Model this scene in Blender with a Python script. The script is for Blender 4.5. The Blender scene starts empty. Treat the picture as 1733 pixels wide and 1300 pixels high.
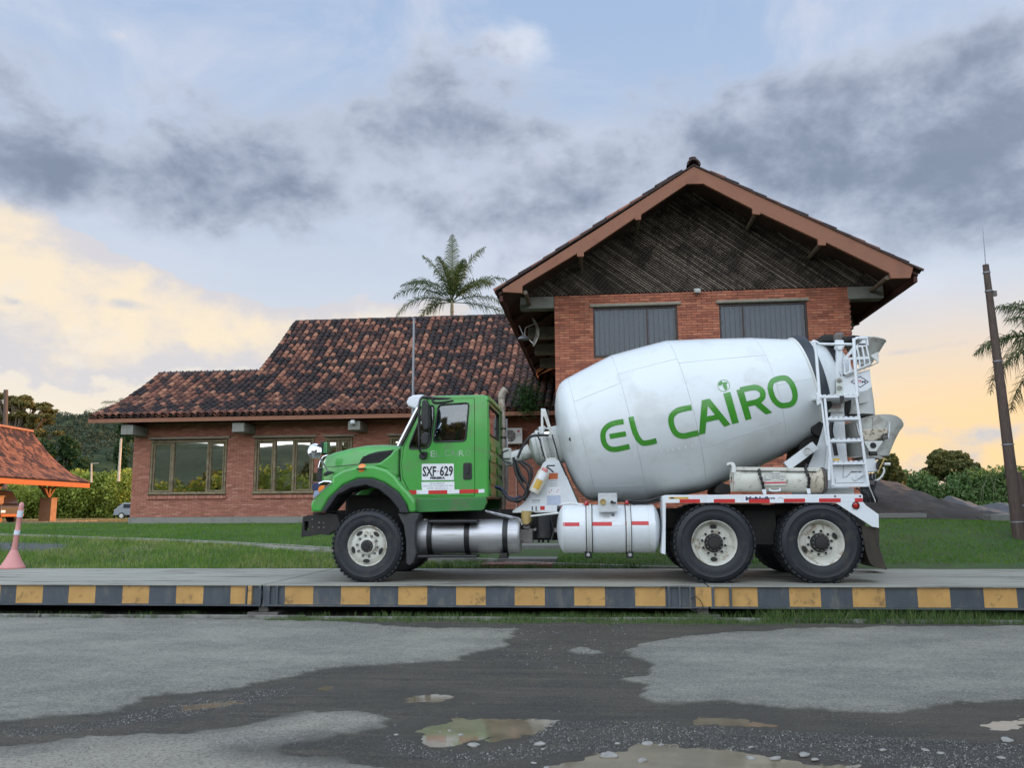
import bpy, bmesh, math, random
import numpy as np
from mathutils import Vector, Matrix
from mathutils.geometry import tessellate_polygon
random.seed(7)
RNG = np.random.default_rng(11)
scene = bpy.context.scene
COL = scene.collection
R = math.radians

# ------------------------------------------------------------------ camera
FPX = 1400.0
YAW, PITCH, ROLL, EYE = R(5.75), R(8.566), R(-0.378), 1.45
_f = np.array([-math.sin(YAW)*math.cos(PITCH), math.cos(YAW)*math.cos(PITCH), math.sin(PITCH)])
_u = np.array([math.sin(YAW)*math.sin(PITCH), -math.cos(YAW)*math.sin(PITCH), math.cos(PITCH)])
_r = np.array([math.cos(YAW), math.sin(YAW), 0.0])
_R = _r*math.cos(ROLL)+_u*math.sin(ROLL)
_U = -_r*math.sin(ROLL)+_u*math.cos(ROLL)
def ray(x, y):
    return _f+_R*(x-866.5)/FPX-_U*(y-650)/FPX
def at(x, y, Y):
    "world (X, Z) seen at photo pixel x, y on the vertical plane at depth Y"
    d = ray(x, y)
    return (d[0]*Y/d[1], EYE+d[2]*Y/d[1])
def at3(x, y, Y):
    a = at(x, y, Y); return (a[0], Y, a[1])
def atX(x, y, X):
    d = ray(x, y)
    return (d[1]*X/d[0], EYE+d[2]*X/d[0])
def on_z(x, y, z):
    d = ray(x, y); s = (z-EYE)/d[2]
    return (d[0]*s, d[1]*s)
cam_data = bpy.data.cameras.new('camera'); cam = bpy.data.objects.new('camera', cam_data); COL.objects.link(cam)
cam_data.sensor_width = 36; cam_data.lens = 36*FPX/1733
cam_data.clip_start = 0.1; cam_data.clip_end = 9000
_m = Matrix(((_R[0], _U[0], -_f[0], 0), (_R[1], _U[1], -_f[1], 0), (_R[2], _U[2], -_f[2], EYE), (0, 0, 0, 1)))
cam.matrix_world = _m
scene.camera = cam

# ------------------------------------------------------------------ light
SUN_AZ, SUN_EL = R(72), R(6.5)          # azimuth from +Y towards +X
scene.view_settings.view_transform = 'Standard'
scene.view_settings.look = 'None'
scene.view_settings.gamma = 1
scene.view_settings.exposure = 0.56
scene.view_settings.use_curve_mapping = False
sl = bpy.data.lights.new('sun', 'SUN'); sun = bpy.data.objects.new('sun', sl); COL.objects.link(sun)
sl.energy = 3.6; sl.angle = R(0.5); sl.color = (1.0, .52, .22)
_sd = Vector((math.sin(SUN_AZ)*math.cos(SUN_EL), math.cos(SUN_AZ)*math.cos(SUN_EL), math.sin(SUN_EL)))
sun.rotation_euler = _sd.to_track_quat('Z', 'Y').to_euler()
sun.location = (60, 25, 30)

def lin(r, g, b, k=1.0):
    f = lambda c: (c/255/12.92 if c/255 <= .04045 else ((c/255+.055)/1.055)**2.4)*k
    return (f(r), f(g), f(b), 1.0)

world = bpy.data.worlds.new('World'); scene.world = world; world.use_nodes = True
wn = world.node_tree; wn.nodes.clear()
class NT:
    "small helper that writes math node chains"
    def __init__(s, nt): s.nt = nt
    def n(s, t, **kw):
        o = s.nt.nodes.new(t)
        for k, v in kw.items(): setattr(o, k, v)
        return o
    def put(s, sock, v):
        if hasattr(v, 'is_output') or isinstance(v, bpy.types.NodeSocket): s.nt.links.new(v, sock)
        elif v is not None: sock.default_value = v[:3] if getattr(sock, 'type', '') == 'VECTOR' and hasattr(v, '__len__') else v
    def m(s, op, a, b=None, c=None, clamp=False):
        o = s.n('ShaderNodeMath', operation=op, use_clamp=clamp)
        s.put(o.inputs[0], a)
        if b is not None: s.put(o.inputs[1], b)
        if c is not None: s.put(o.inputs[2], c)
        return o.outputs[0]
    def smooth(s, v, a, b, lo=0.0, hi=1.0):
        o = s.n('ShaderNodeMapRange', interpolation_type='SMOOTHSTEP')
        s.put(o.inputs[0], v)
        for i, k in enumerate((a, b, lo, hi)): s.put(o.inputs[i+1], k)
        return o.outputs[0]
    def noise(s, vec, scale, detail=6, rough=.55, dist=0.0):
        o = s.n('ShaderNodeTexNoise'); s.put(o.inputs['Vector'], vec)
        o.inputs['Scale'].default_value = scale; o.inputs['Detail'].default_value = detail
        o.inputs['Roughness'].default_value = rough; o.inputs['Distortion'].default_value = dist
        return o.outputs['Fac']
    def mix(s, f, a, b, mode='MIX'):
        o = s.n('ShaderNodeMix', data_type='RGBA', blend_type=mode)
        s.put(o.inputs[0], f); s.put(o.inputs[6], a); s.put(o.inputs[7], b)
        return o.outputs[2]
W = NT(wn)
tc = W.n('ShaderNodeTexCoord')
sep = W.n('ShaderNodeSeparateXYZ'); wn.links.new(tc.outputs['Generated'], sep.inputs[0])
dx, dy, dz = sep.outputs
az = W.m('ARCTAN2', dx, dy); el = W.m('ARCSINE', dz)
cmb = W.n('ShaderNodeCombineXYZ'); W.put(cmb.inputs[0], az); W.put(cmb.inputs[1], W.m('MULTIPLY', el, 1.9)); W.put(cmb.inputs[2], 0.37)
sky_uv = cmb.outputs[0]
# wrap-free coordinate (true direction, flattened so clouds lie in layers)
cmb2 = W.n('ShaderNodeCombineXYZ'); W.put(cmb2.inputs[0], dx); W.put(cmb2.inputs[1], dy); W.put(cmb2.inputs[2], W.m('MULTIPLY', dz, 1.45))
dir_uv = cmb2.outputs[0]
def blob(px, py, rx, ry, amp, tilt=0.0):
    d = ray(px, py); d = d/np.linalg.norm(d)
    a0, e0 = math.atan2(d[0], d[1]), math.asin(d[2])
    A = W.m('SUBTRACT', az, a0); B = W.m('SUBTRACT', el, e0)
    if tilt:
        c, s_ = math.cos(tilt), math.sin(tilt)
        A, B = W.m('ADD', W.m('MULTIPLY', A, c), W.m('MULTIPLY', B, s_)), W.m('SUBTRACT', W.m('MULTIPLY', B, c), W.m('MULTIPLY', A, s_))
    A = W.m('POWER', W.m('ABSOLUTE', W.m('DIVIDE', A, rx/FPX)), 2.0); B = W.m('POWER', W.m('ABSOLUTE', W.m('DIVIDE', B, ry/FPX)), 2.0)
    return W.m('MULTIPLY', W.m('EXPONENT', W.m('MULTIPLY', W.m('ADD', A, B), -1.0)), amp)
def total(lst):
    t = lst[0]
    for b in lst[1:]: t = W.m('ADD', t, b)
    return t
skyt = W.n('ShaderNodeTexSky', sky_type='NISHITA'); skyt.sun_disc = False
skyt.sun_elevation = SUN_EL; skyt.sun_rotation = SUN_AZ; skyt.altitude = 900; skyt.air_density = 1.0; skyt.dust_density = 1.5
# thin bright high veil over the blue
n_veil = W.noise(dir_uv, 3.2, 8, .6, .6)
n_big = W.noise(dir_uv, 3.4, 9, .52, .25)
n_mid = W.noise(dir_uv, 8.5, 9, .60, .15)
n_fine = W.noise(dir_uv, 24.0, 6, .55, .15)
n_mix = W.m('ADD', W.m('ADD', W.m('MULTIPLY', n_big, .36), W.m('MULTIPLY', n_mid, .40)), W.m('MULTIPLY', n_fine, .24))
# pale sky seen behind the clouds: blue high up, cream and orange near the horizon
blue = W.mix(W.smooth(el, R(6), R(36)), lin(212, 219, 230), lin(164, 188, 222))
warm_az = W.smooth(az, R(-5), R(27))
warm = W.mix(warm_az, lin(248, 233, 212), lin(255, 216, 160))
low = W.smooth(el, R(4), W.m('ADD', R(15.5), W.m('MULTIPLY', W.m('SUBTRACT', n_big, .5), .12)), 1, 0)
pale = W.mix(low, blue, warm)
veil = W.smooth(n_veil, .40, .68)
pale = W.mix(W.m('MULTIPLY', veil, .75), pale, W.mix(low, lin(214, 218, 232), warm))
# sunlit cream cumulus low on the left: a bank whose upper edge runs down to the right
bl = total([blob(20, 425, 130, 66, .60, R(-14)), blob(160, 480, 150, 66, .54, R(-14)), blob(310, 525, 120, 48, .42, R(-12)), blob(390, 560, 60, 40, .2),
            blob(520, 550, 130, 44, .38), blob(640, 590, 240, 60, .32), blob(700, 530, 130, 44, .30), blob(80, 600, 360, 66, .32)])
cream_m = W.smooth(W.m('ADD', bl, W.m('MULTIPLY', W.m('SUBTRACT', n_mix, .5), 2.0)), .20, .30)
rim = W.smooth(W.m('ADD', bl, W.m('MULTIPLY', W.m('SUBTRACT', n_mid, .5), 2.4)), .25, .85)
cream = W.mix(rim, lin(216, 212, 216), lin(253, 234, 204))
pale = W.mix(W.m('MULTIPLY', cream_m, .92), pale, cream)
# white bright puffs against the blue
bw = total([blob(890, 75, 90, 40, .20), blob(640, 545, 120, 50, .16), blob(1450, 60, 200, 60, .05), blob(840, 230, 90, 60, .10),
            blob(1560, 480, 120, 50, .16), blob(950, 280, 120, 30, .1), blob(1500, 130, 160, 40, .10), blob(1640, 235, 90, 16, .18)])
puff = W.smooth(W.m('ADD', bw, n_mix), .54, .74)
pale = W.mix(W.m('MULTIPLY', puff, .75), pale, lin(228, 232, 242))
# grey-blue layer clouds
bd = total([blob(60, 285, 260, 62, .46, R(-6)), blob(220, 262, 120, 50, .25), blob(430, 250, 150, 80, .50), blob(620, 205, 150, 70, .50, R(10)), blob(770, 215, 110, 60, .34),
            blob(790, 125, 130, 50, .16), blob(330, 335, 320, 40, .32), blob(700, 330, 260, 50, .20), blob(1120, 200, 280, 110, .24),
            blob(1420, 170, 200, 80, .32), blob(1650, 170, 120, 110, .40, R(20)), blob(1560, 320, 260, 90, .48), blob(1330, 260, 170, 80, .40), blob(1680, 260, 100, 60, .2),
            blob(210, 512, 85, 15, .50, R(-3)), blob(40, 120, 90, 50, .30), blob(290, 410, 150, 45, .22, R(-12)), blob(40, 512, 90, 12, .25),
            blob(1640, 410, 160, 40, .30), blob(1000, 330, 260, 80, .20), blob(560, 410, 90, 18, .22), blob(830, 400, 200, 60, .14),
            blob(1610, 583, 50, 9, .34), blob(1540, 596, 40, 7, .30), blob(1590, 632, 60, 6, .25), blob(1700, 545, 70, 14, .24),
            blob(540, 440, 150, 60, -.16), blob(520, 120, 70, 26, -.18), blob(330, 50, 330, 70, -.34), blob(1250, 45, 330, 60, -.25), blob(1640, 600, 260, 80, -.26),
            blob(100, 455, 200, 66, -.42), blob(200, 620, 320, 80, -.36), blob(1010, 110, 60, 40, -.12), blob(190, 170, 130, 24, -.10), blob(780, 290, 60, 30, -.16)])
outside = W.smooth(W.m('ABSOLUTE', W.m('ADD', az, R(5))), R(34), R(60), 0, .10)
dm = W.m('ADD', W.m('ADD', W.m('MULTIPLY', bd, .95), outside), W.m('MULTIPLY', W.m('SUBTRACT', n_mix, .52), 2.3))
dens = W.smooth(dm, -.04, .34)
core = W.smooth(W.m('ADD', dm, W.m('MULTIPLY', W.m('SUBTRACT', n_mid, .5), 1.0)), .10, .90)
dark = W.mix(core, lin(188, 197, 215), lin(124, 136, 158))
dark = W.mix(W.smooth(el, R(3), R(12), .7, 0), dark, lin(204, 194, 194))
clouds = W.mix(W.m('MULTIPLY', dens, .94), pale, dark)
# sky brightened behind the camera and overhead, added as fill for the shaded foreground
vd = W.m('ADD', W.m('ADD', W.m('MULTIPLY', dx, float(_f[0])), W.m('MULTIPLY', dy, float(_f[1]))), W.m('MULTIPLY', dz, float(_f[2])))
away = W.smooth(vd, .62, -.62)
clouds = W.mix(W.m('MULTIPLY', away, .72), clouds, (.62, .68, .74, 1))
bgA = W.n('ShaderNodeBackground'); W.put(bgA.inputs[0], skyt.outputs[0]); bgA.inputs[1].default_value = 0.12
SKY_GAIN = .745; SKY_FILL = 2.6
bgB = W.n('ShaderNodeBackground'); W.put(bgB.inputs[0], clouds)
W.put(bgB.inputs[1], W.m('MULTIPLY', SKY_GAIN, W.m('ADD', 1.0, W.m('MULTIPLY', away, SKY_FILL))))
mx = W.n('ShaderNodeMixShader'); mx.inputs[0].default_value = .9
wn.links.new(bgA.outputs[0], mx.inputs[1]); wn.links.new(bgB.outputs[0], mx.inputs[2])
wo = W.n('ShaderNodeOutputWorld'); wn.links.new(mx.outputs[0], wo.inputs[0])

# ------------------------------------------------------------------ helpers
ORG = {}
def put(o, name, parent=None, label=None, cat=None, group=None, kind=None):
    COL.objects.link(o)
    if parent is not None: o.parent = parent
    if label: o['label'] = label
    if cat: o['category'] = cat
    if group: o['group'] = group
    if kind: o['kind'] = kind
    return o
def origin(p):
    return ORG.get(p.name, Vector((0, 0, 0)))
def empty(name, loc, label, cat, group=None):
    o = bpy.data.objects.new(name, None); put(o, name, None, label, cat, group)
    o.location = loc; ORG[o.name] = Vector(loc); o.empty_display_size = .2
    return o
def mesh_from(name, V, Fc, mats, fi=None, smooth=None):
    me = bpy.data.meshes.new(name); me.from_pydata([tuple(v) for v in V], [], Fc)
    for m in (mats if isinstance(mats, (list, tuple)) else [mats]): me.materials.append(m)
    if fi is not None: me.polygons.foreach_set('material_index', fi)
    me.update()
    if smooth: me.shade_smooth(); me.set_sharp_from_angle(angle=R(smooth))
    return me
def place(me, name, parent=None, center=True, **tags):
    "links a mesh written in world coordinates, its origin moved to its own base"
    n = len(me.vertices); co = np.empty(n*3, 'f'); me.vertices.foreach_get('co', co); co = co.reshape(-1, 3)
    c = Vector(((co[:, 0].min()+co[:, 0].max())/2, (co[:, 1].min()+co[:, 1].max())/2, co[:, 2].min())) if center else Vector((0, 0, 0))
    me.vertices.foreach_set('co', (co-np.array(c, 'f')).ravel()); me.update()
    o = bpy.data.objects.new(name, me); put(o, name, parent, **tags)
    o.location = c-(origin(parent) if parent is not None else Vector((0, 0, 0)))
    ORG[o.name] = c
    return o
def tri_mesh(name, co, mat, nper=3, tint=None, mats=None, mi=None):
    "fast mesh of separate triangles or quads; co is (n, nper, 3)"
    n = co.shape[0]; me = bpy.data.meshes.new(name)
    me.vertices.add(n*nper); me.vertices.foreach_set('co', co.astype('f').ravel())
    me.loops.add(n*nper); me.loops.foreach_set('vertex_index', np.arange(n*nper, dtype='i'))
    me.polygons.add(n); me.polygons.foreach_set('loop_start', np.arange(0, n*nper, nper, dtype='i'))
    if tint is not None:
        a = me.attributes.new('tint', 'FLOAT', 'FACE'); a.data.foreach_set('value', tint.astype('f'))
    for m in (mats or [mat]): me.materials.append(m)
    if mi is not None: me.polygons.foreach_set('material_index', mi)
    me.update(calc_edges=True)
    return me

class MB:
    def __init__(s): s.V = []; s.F = []; s.M = []; s.mi = 0
    def add(s, vs, fs):
        b = len(s.V); s.V += [tuple(v) for v in vs]
        for f in fs: s.F.append([i+b for i in f]); s.M.append(s.mi)
        return s
    def box(s, x0, x1, y0, y1, z0, z1):
        v = [(x, y, z) for z in (z0, z1) for y in (y0, y1) for x in (x0, x1)]
        return s.add(v, [(0, 2, 3, 1), (4, 5, 7, 6), (0, 1, 5, 4), (2, 6, 7, 3), (0, 4, 6, 2), (1, 3, 7, 5)])
    def obox(s, c, ax, ay, az_, hx, hy, hz):
        c, ax, ay, az_ = map(Vector, (c, ax, ay, az_))
        v = [c+ax*hx*i+ay*hy*j+az_*hz*k for k in (-1, 1) for j in (-1, 1) for i in (-1, 1)]
        return s.add(v, [(0, 2, 3, 1), (4, 5, 7, 6), (0, 1, 5, 4), (2, 6, 7, 3), (0, 4, 6, 2), (1, 3, 7, 5)])
    def bar(s, p, q, w, h, up=(0, 0, 1)):
        p, q = Vector(p), Vector(q); d = (q-p); L = d.length; d.normalize()
        side = d.cross(Vector(up)); side = side.normalized() if side.length > 1e-5 else Vector((1, 0, 0)); u = side.cross(d)
        return s.obox((p+q)/2, d, side, u, L/2, w/2, h/2)
    def prism(s, pts, y0, y1):
        "polygon of (x, z) pushed from y0 to y1"
        n = len(pts); a = sum(pts[i][0]*pts[(i+1) % n][1]-pts[(i+1) % n][0]*pts[i][1] for i in range(n))
        if a < 0: pts = pts[::-1]
        v = [(p[0], y0, p[1]) for p in pts]+[(p[0], y1, p[1]) for p in pts]
        return s.add(v, [list(range(n)), list(range(2*n-1, n-1, -1))]+[(i, i+n, (i+1) % n+n, (i+1) % n) for i in range(n)])
    def prism3(s, pts, vec):
        n = len(pts); vec = Vector(vec); v = [Vector(p) for p in pts]
        v += [p+vec for p in v]
        return s.add(v, [list(range(n)), list(range(2*n-1, n-1, -1))]+[(i, i+n, (i+1) % n+n, (i+1) % n) for i in range(n)])
    def revolve(s, prof, o, ax, n=32, a0=0, a1=2*math.pi, ref=None):
        "prof: (along axis, radius)"
        o, ax = Vector(o), Vector(ax).normalized()
        e1 = Vector(ref) if ref else (Vector((0, 0, 1)) if abs(ax.z) < .9 else Vector((1, 0, 0)))
        e1 = (e1-ax*e1.dot(ax)).normalized(); e2 = ax.cross(e1)
        full = abs(a1-a0-2*math.pi) < 1e-6; k = n if full else n+1
        v = []
        for t, r in prof:
            for i in range(k):
                a = a0+(a1-a0)*i/n; v.append(o+ax*t+(e1*math.cos(a)+e2*math.sin(a))*r)
        f = []
        for j in range(len(prof)-1):
            for i in range(n):
                i2 = (i+1) % k
                f.append((j*k+i, j*k+i2, (j+1)*k+i2, (j+1)*k+i))
        return s.add(v, f)
    def cyl(s, p, q, r, r2=None, n=14, caps=True):
        p, q = Vector(p), Vector(q); L = (q-p).length; r2 = r if r2 is None else r2
        pr = [(0, r), (L, r2)]
        if caps: pr = [(0, 0)]+pr+[(L, 0)]
        return s.revolve(pr, p, q-p, n)
    def tube(s, pts, r, n=8, caps=True):
        P = [Vector(p) for p in pts]; rr = r if isinstance(r, (list, tuple)) else [r]*len(P)
        d0 = (P[1]-P[0]).normalized(); e = d0.orthogonal().normalized(); v = []
        for i, p in enumerate(P):
            d = (P[min(i+1, len(P)-1)]-P[max(i-1, 0)]).normalized()
            e = (e-d*e.dot(d)).normalized(); g = d.cross(e)
            v += [p+(e*math.cos(2*math.pi*k/n)+g*math.sin(2*math.pi*k/n))*rr[i] for k in range(n)]
        f = [(j*n+k, j*n+(k+1) % n, (j+1)*n+(k+1) % n, (j+1)*n+k) for j in range(len(P)-1) for k in range(n)]
        if caps: f += [list(range(n))[::-1], list(range((len(P)-1)*n, len(P)*n))]
        return s.add(v, f)
    def plate(s, outer, holes, mapf, vec):
        "flat sheet with holes: mapf turns 2-D points into space, vec is its thickness"
        def area(p): return sum(p[i][0]*p[(i+1) % len(p)][1]-p[(i+1) % len(p)][0]*p[i][1] for i in range(len(p)))
        outer = outer if area(outer) > 0 else outer[::-1]
        hs = [h if area(h) < 0 else h[::-1] for h in holes]
        loops = [outer]+hs
        tris = tessellate_polygon([[Vector((p[0], p[1], 0)) for p in l] for l in loops])
        flat = [Vector(mapf(*p)) for l in loops for p in l]; n = len(flat); vec = Vector(vec)
        fs = [tuple(t) for t in tris]+[tuple(i+n for i in t)[::-1] for t in tris]
        b = 0
        for l in loops:
            k = len(l); fs += [(b+i, b+(i+1) % k, b+(i+1) % k+n, b+i+n) for i in range(k)]; b += k
        return s.add(flat+[p+vec for p in flat], fs)
    def mesh(s, name, mats, smooth=None):
        me = mesh_from(name, s.V, s.F, mats, s.M if isinstance(mats, (list, tuple)) else None)
        bm = bmesh.new(); bm.from_mesh(me); bmesh.ops.recalc_face_normals(bm, faces=bm.faces); bm.to_mesh(me); bm.free()
        if smooth: me.shade_smooth(); me.set_sharp_from_angle(angle=R(smooth))
        return me
    def islands(s):
        par = list(range(len(s.V)))
        def fd(a):
            while par[a] != a: par[a] = par[par[a]]; a = par[a]
            return a
        for f in s.F:
            for i in f[1:]: par[fd(i)] = fd(f[0])
        g = {}
        for f, m in zip(s.F, s.M): g.setdefault(fd(f[0]), []).append((f, m))
        out = []
        for fs in g.values():
            ids = sorted({i for f, _ in fs for i in f}); k = {i: j for j, i in enumerate(ids)}; n = MB(); n.V = [s.V[i] for i in ids]
            n.F = [[k[i] for i in f] for f, _ in fs]; n.M = [m for _, m in fs]; out.append(n)
        return out
    def each(s, *a, **k):
        "every separate piece becomes its own object"
        return [n.build(*a, **k) for n in s.islands()]
    def build(s, name, mats, parent=None, smooth=None, bevel=0, seg=2, **tags):
        o = place(s.mesh(name, mats, smooth), name, parent, **tags)
        if bevel:
            b = o.modifiers.new('bevel', 'BEVEL'); b.width = bevel; b.segments = seg; b.limit_method = 'ANGLE'; b.angle_limit = R(35)
            b.harden_normals = False
        return o
def arc(cx, cy, r, a0, a1, n=8, ry=None):
    ry = r if ry is None else ry
    return [(cx+r*math.cos(R(a0+(a1-a0)*i/n)), cy+ry*math.sin(R(a0+(a1-a0)*i/n))) for i in range(n+1)]
def rounded(x0, x1, z0, z1, r, n=4):
    return arc(x1-r, z1-r, r, 0, 90, n)+arc(x0+r, z1-r, r, 90, 180, n)+arc(x0+r, z0+r, r, 180, 270, n)+arc(x1-r, z0+r, r, 270, 360, n)
def spline(pts, k=6):
    P = [Vector(p) for p in pts]; out = []
    for i in range(len(P)-1):
        a, b, c, d = P[max(i-1, 0)], P[i], P[i+1], P[min(i+2, len(P)-1)]
        for j in range(k):
            t = j/k
            out.append(.5*((2*b)+(c-a)*t+(2*a-5*b+4*c-d)*t*t+(3*b-a-3*c+d)*t**3))
    out.append(P[-1]); return out
# value noise for terrain
_H = RNG.random((256, 256))
def vnoise(x, y):
    xi, yi = np.floor(x).astype(int), np.floor(y).astype(int); fx, fy = x-xi, y-yi
    fx = fx*fx*(3-2*fx); fy = fy*fy*(3-2*fy)
    g = lambda a, b: _H[a % 256, b % 256]
    return (g(xi, yi)*(1-fx)+g(xi+1, yi)*fx)*(1-fy)+(g(xi, yi+1)*(1-fx)+g(xi+1, yi+1)*fx)*fy
def fbm(x, y, o=5, g=.5):
    t = 0; a = 1; s_ = 0
    for i in range(o): t = t+a*vnoise(x*2**i+17.3*i, y*2**i+9.1*i); s_ += a; a *= g
    return t/s_
def ss(a, b, x):
    t = np.clip((x-a)/(b-a), 0, 1); return t*t*(3-2*t)
# ------------------------------------------------------------------ materials
def M(name, base, rough=.6, metal=0.0, var=.12, scale=3.0, bump=0.0, bscale=40.0, dirt=None, damt=.5, dscale=2.5, dthr=.5, coat=0.0, stretch=None, spec=.5, emis=None, rand=0.0, tint=None, tint2=None, objcol=False, rvar=.15):
    "procedural paint/stone/metal: colour varied by noise, optional dirt in patches, fine relief"
    m = bpy.data.materials.new(name); m.use_nodes = True; t = NT(m.node_tree); b = m.node_tree.nodes['Principled BSDF']
    geo = t.n('ShaderNodeNewGeometry'); pos = geo.outputs['Position']
    if stretch:
        mp = t.n('ShaderNodeMapping'); t.put(mp.inputs[0], pos); mp.inputs['Scale'].default_value = stretch; pos = mp.outputs[0]
    n1 = t.noise(pos, scale, 8, .6)
    base4 = tuple(base[:3])+(1,)
    col = base4
    if objcol:
        col = t.n('ShaderNodeObjectInfo').outputs['Color']
    if tint is not None:                                  # per-face random tint between two colours
        at_ = t.n('ShaderNodeAttribute', attribute_name='tint')
        fac = t.m('ADD', at_.outputs['Fac'], t.m('MULTIPLY', t.n('ShaderNodeObjectInfo').outputs['Random'], 1.0 if rand else 0.0))
        ramp = t.n('ShaderNodeValToRGB'); t.put(ramp.inputs[0], fac)
        e = ramp.color_ramp.elements; k = [tuple(c[:3])+(1,) for c in tint]
        e[0].color = k[0]; e[0].position = 0; e[1].color = k[-1]; e[1].position = 1
        for i in range(1, len(k)-1):
            q = e.new(i/(len(k)-1)); q.color = k[i]
        col = ramp.outputs[0]
    v = t.smooth(n1, .25, .75, 1-var, 1+var)
    mul = t.n('ShaderNodeVectorMath', operation='SCALE'); t.put(mul.inputs[0], col); t.put(mul.inputs['Scale'], v)
    col = mul.outputs[0]
    if dirt is not None:
        nd = t.noise(pos, dscale, 9, .68, .3)
        df = t.m('MULTIPLY', t.smooth(nd, dthr, dthr+.16), damt)
        col = t.mix(df, col, tuple(dirt[:3])+(1,))
        t.put(b.inputs['Roughness'], t.m('ADD', t.m('MULTIPLY', df, .35), t.m('ADD', rough-.5*rvar, t.m('MULTIPLY', n1, rvar)), clamp=True))
    else:
        t.put(b.inputs['Roughness'], t.m('ADD', rough-.5*rvar, t.m('MULTIPLY', n1, rvar), clamp=True))
    t.put(b.inputs['Base Color'], col)
    b.inputs['Metallic'].default_value = metal
    b.inputs['Specular IOR Level'].default_value = spec
    b.inputs['Coat Weight'].default_value = coat; b.inputs['Coat Roughness'].default_value = .06
    if bump:
        nb = t.noise(pos, bscale, 5, .65)
        bp = t.n('ShaderNodeBump'); bp.inputs['Strength'].default_value = bump; bp.inputs['Distance'].default_value = .01
        t.put(bp.inputs['Height'], nb); t.put(b.inputs['Normal'], bp.outputs[0])
    if emis: b.inputs['Emission Color'].default_value = tuple(emis[:3])+(1,); b.inputs['Emission Strength'].default_value = emis[3]
    return m
def flat(name, c, rough=.5): return M(name, c, rough, var=.05, scale=20)
def glass_mat(name, tint=(.25, .28, .3), refl=.0, rough=.02, fk=1.3):
    m = bpy.data.materials.new(name); m.use_nodes = True; nt = m.node_tree; t = NT(nt); nt.nodes.remove(nt.nodes['Principled BSDF'])
    tr = t.n('ShaderNodeBsdfTransparent'); tr.inputs[0].default_value = tuple(tint)+(1,)
    gl = t.n('ShaderNodeBsdfGlossy'); gl.inputs['Roughness'].default_value = rough; gl.inputs[0].default_value = (.9, .92, .95, 1)
    fr = t.n('ShaderNodeFresnel'); fr.inputs[0].default_value = 1.5
    fac = t.m('ADD', t.m('MULTIPLY', fr.outputs[0], fk), refl, clamp=True)
    mx_ = t.n('ShaderNodeMixShader'); t.put(mx_.inputs[0], fac); nt.links.new(tr.outputs[0], mx_.inputs[1]); nt.links.new(gl.outputs[0], mx_.inputs[2])
    nt.links.new(mx_.outputs[0], nt.nodes['Material Output'].inputs[0])
    return m
green = M('green_paint', (.052, .30, .046), .32, var=.10, scale=1.2, coat=.5, dirt=(.12, .15, .08), damt=.38, dscale=4.0, dthr=.5)
green_dk = M('green_paint_skirt', (.03, .17, .036), .38, var=.10, scale=1.5, coat=.3, dirt=(.12, .11, .07), damt=.6, dscale=5)
white = M('white_paint', (.66, .69, .71), .34, var=.04, scale=1.0, coat=.15, dirt=(.50, .50, .46), damt=.22, dscale=2.2, dthr=.5)
drum_white = M('drum_paint', (.63, .665, .67), .30, var=.03, scale=.9, coat=.2, dirt=(.47, .47, .44), damt=.42, dscale=1.5, dthr=.5, bump=.02, bscale=3)
dirty_white = M('dirty_white_paint', (.60, .61, .58), .5, var=.08, scale=2.5, dirt=(.30, .27, .22), damt=.55, dscale=5.0, dthr=.52)
chute_white = M('chute_paint', (.58, .57, .50), .6, var=.08, scale=4, dirt=(.13, .09, .06), damt=.9, dscale=11, dthr=.545, bump=.2, bscale=60)
chute_rust = M('chute_rusty', (.52, .46, .36), .7, var=.15, scale=6, dirt=(.08, .05, .03), damt=.95, dscale=22, dthr=.50, bump=.3, bscale=60)
grey_steel = M('grey_steel', (.30, .30, .28), .6, metal=.1, var=.15, scale=6, dirt=(.12, .09, .06), damt=.7, dscale=6, dthr=.5, bump=.15)
black = M('black_plastic', (.007, .007, .008), .45, var=.2, dirt=(.06, .055, .045), damt=.25, dscale=5)
under = M('undercarriage', (.018, .017, .016), .8, var=.3, dirt=(.06, .05, .035), damt=.5, dscale=6)
flare_m = M('flare_plastic', (.014, .016, .019), .6, var=.15, dirt=(.07, .065, .055), damt=.35, dscale=5)
mudgrey = M('mudguard_plastic', (.036, .037, .040), .7, var=.2, dirt=(.10, .09, .07), damt=.4, dscale=4)
rubber = M('tyre_rubber', (.008, .010, .0145), .6, var=.2, scale=6, dirt=(.060, .053, .042), damt=.55, dscale=7, dthr=.52, bump=.1, bscale=80)
rubber_brown = M('mudflap_rubber', (.035, .028, .02), .8, var=.25, dirt=(.09, .07, .045), damt=.5, dscale=5, stretch=(6, 6, 1))
rim_w = M('rim_paint', (.52, .515, .45), .5, var=.1, scale=5, dirt=(.20, .14, .08), damt=.8, dscale=7, dthr=.5)
chrome = M('chrome', (.75, .76, .78), .08, metal=1, var=.03, rvar=.05)
alu = M('brushed_aluminium', (.46, .46, .47), .46, metal=.85, var=.10, scale=5, stretch=(.6, 8, 8), dirt=(.33, .31, .28), damt=.4, dscale=3, rvar=.2)
stack_m = M('heat_stained_steel', (.30, .25, .21), .5, metal=.6, var=.25, scale=8, dirt=(.22, .15, .09), damt=.6, dscale=6)
red_t = M('red_reflective_tape', (.50, .02, .02), .35, var=.06)
white_t = M('white_reflective_tape', (.68, .70, .72), .35, var=.06, dirt=(.4, .4, .38), damt=.3, dscale=10)
amber = M('amber_lens', (.75, .22, .03), .2, var=.05, coat=.6)
red_l = M('red_lens', (.35, .01, .01), .2, var=.05, coat=.6)
sign_w = M('sign_white', (.72, .73, .74), .45, var=.04, dirt=(.5, .5, .48), damt=.25, dscale=12)
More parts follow.
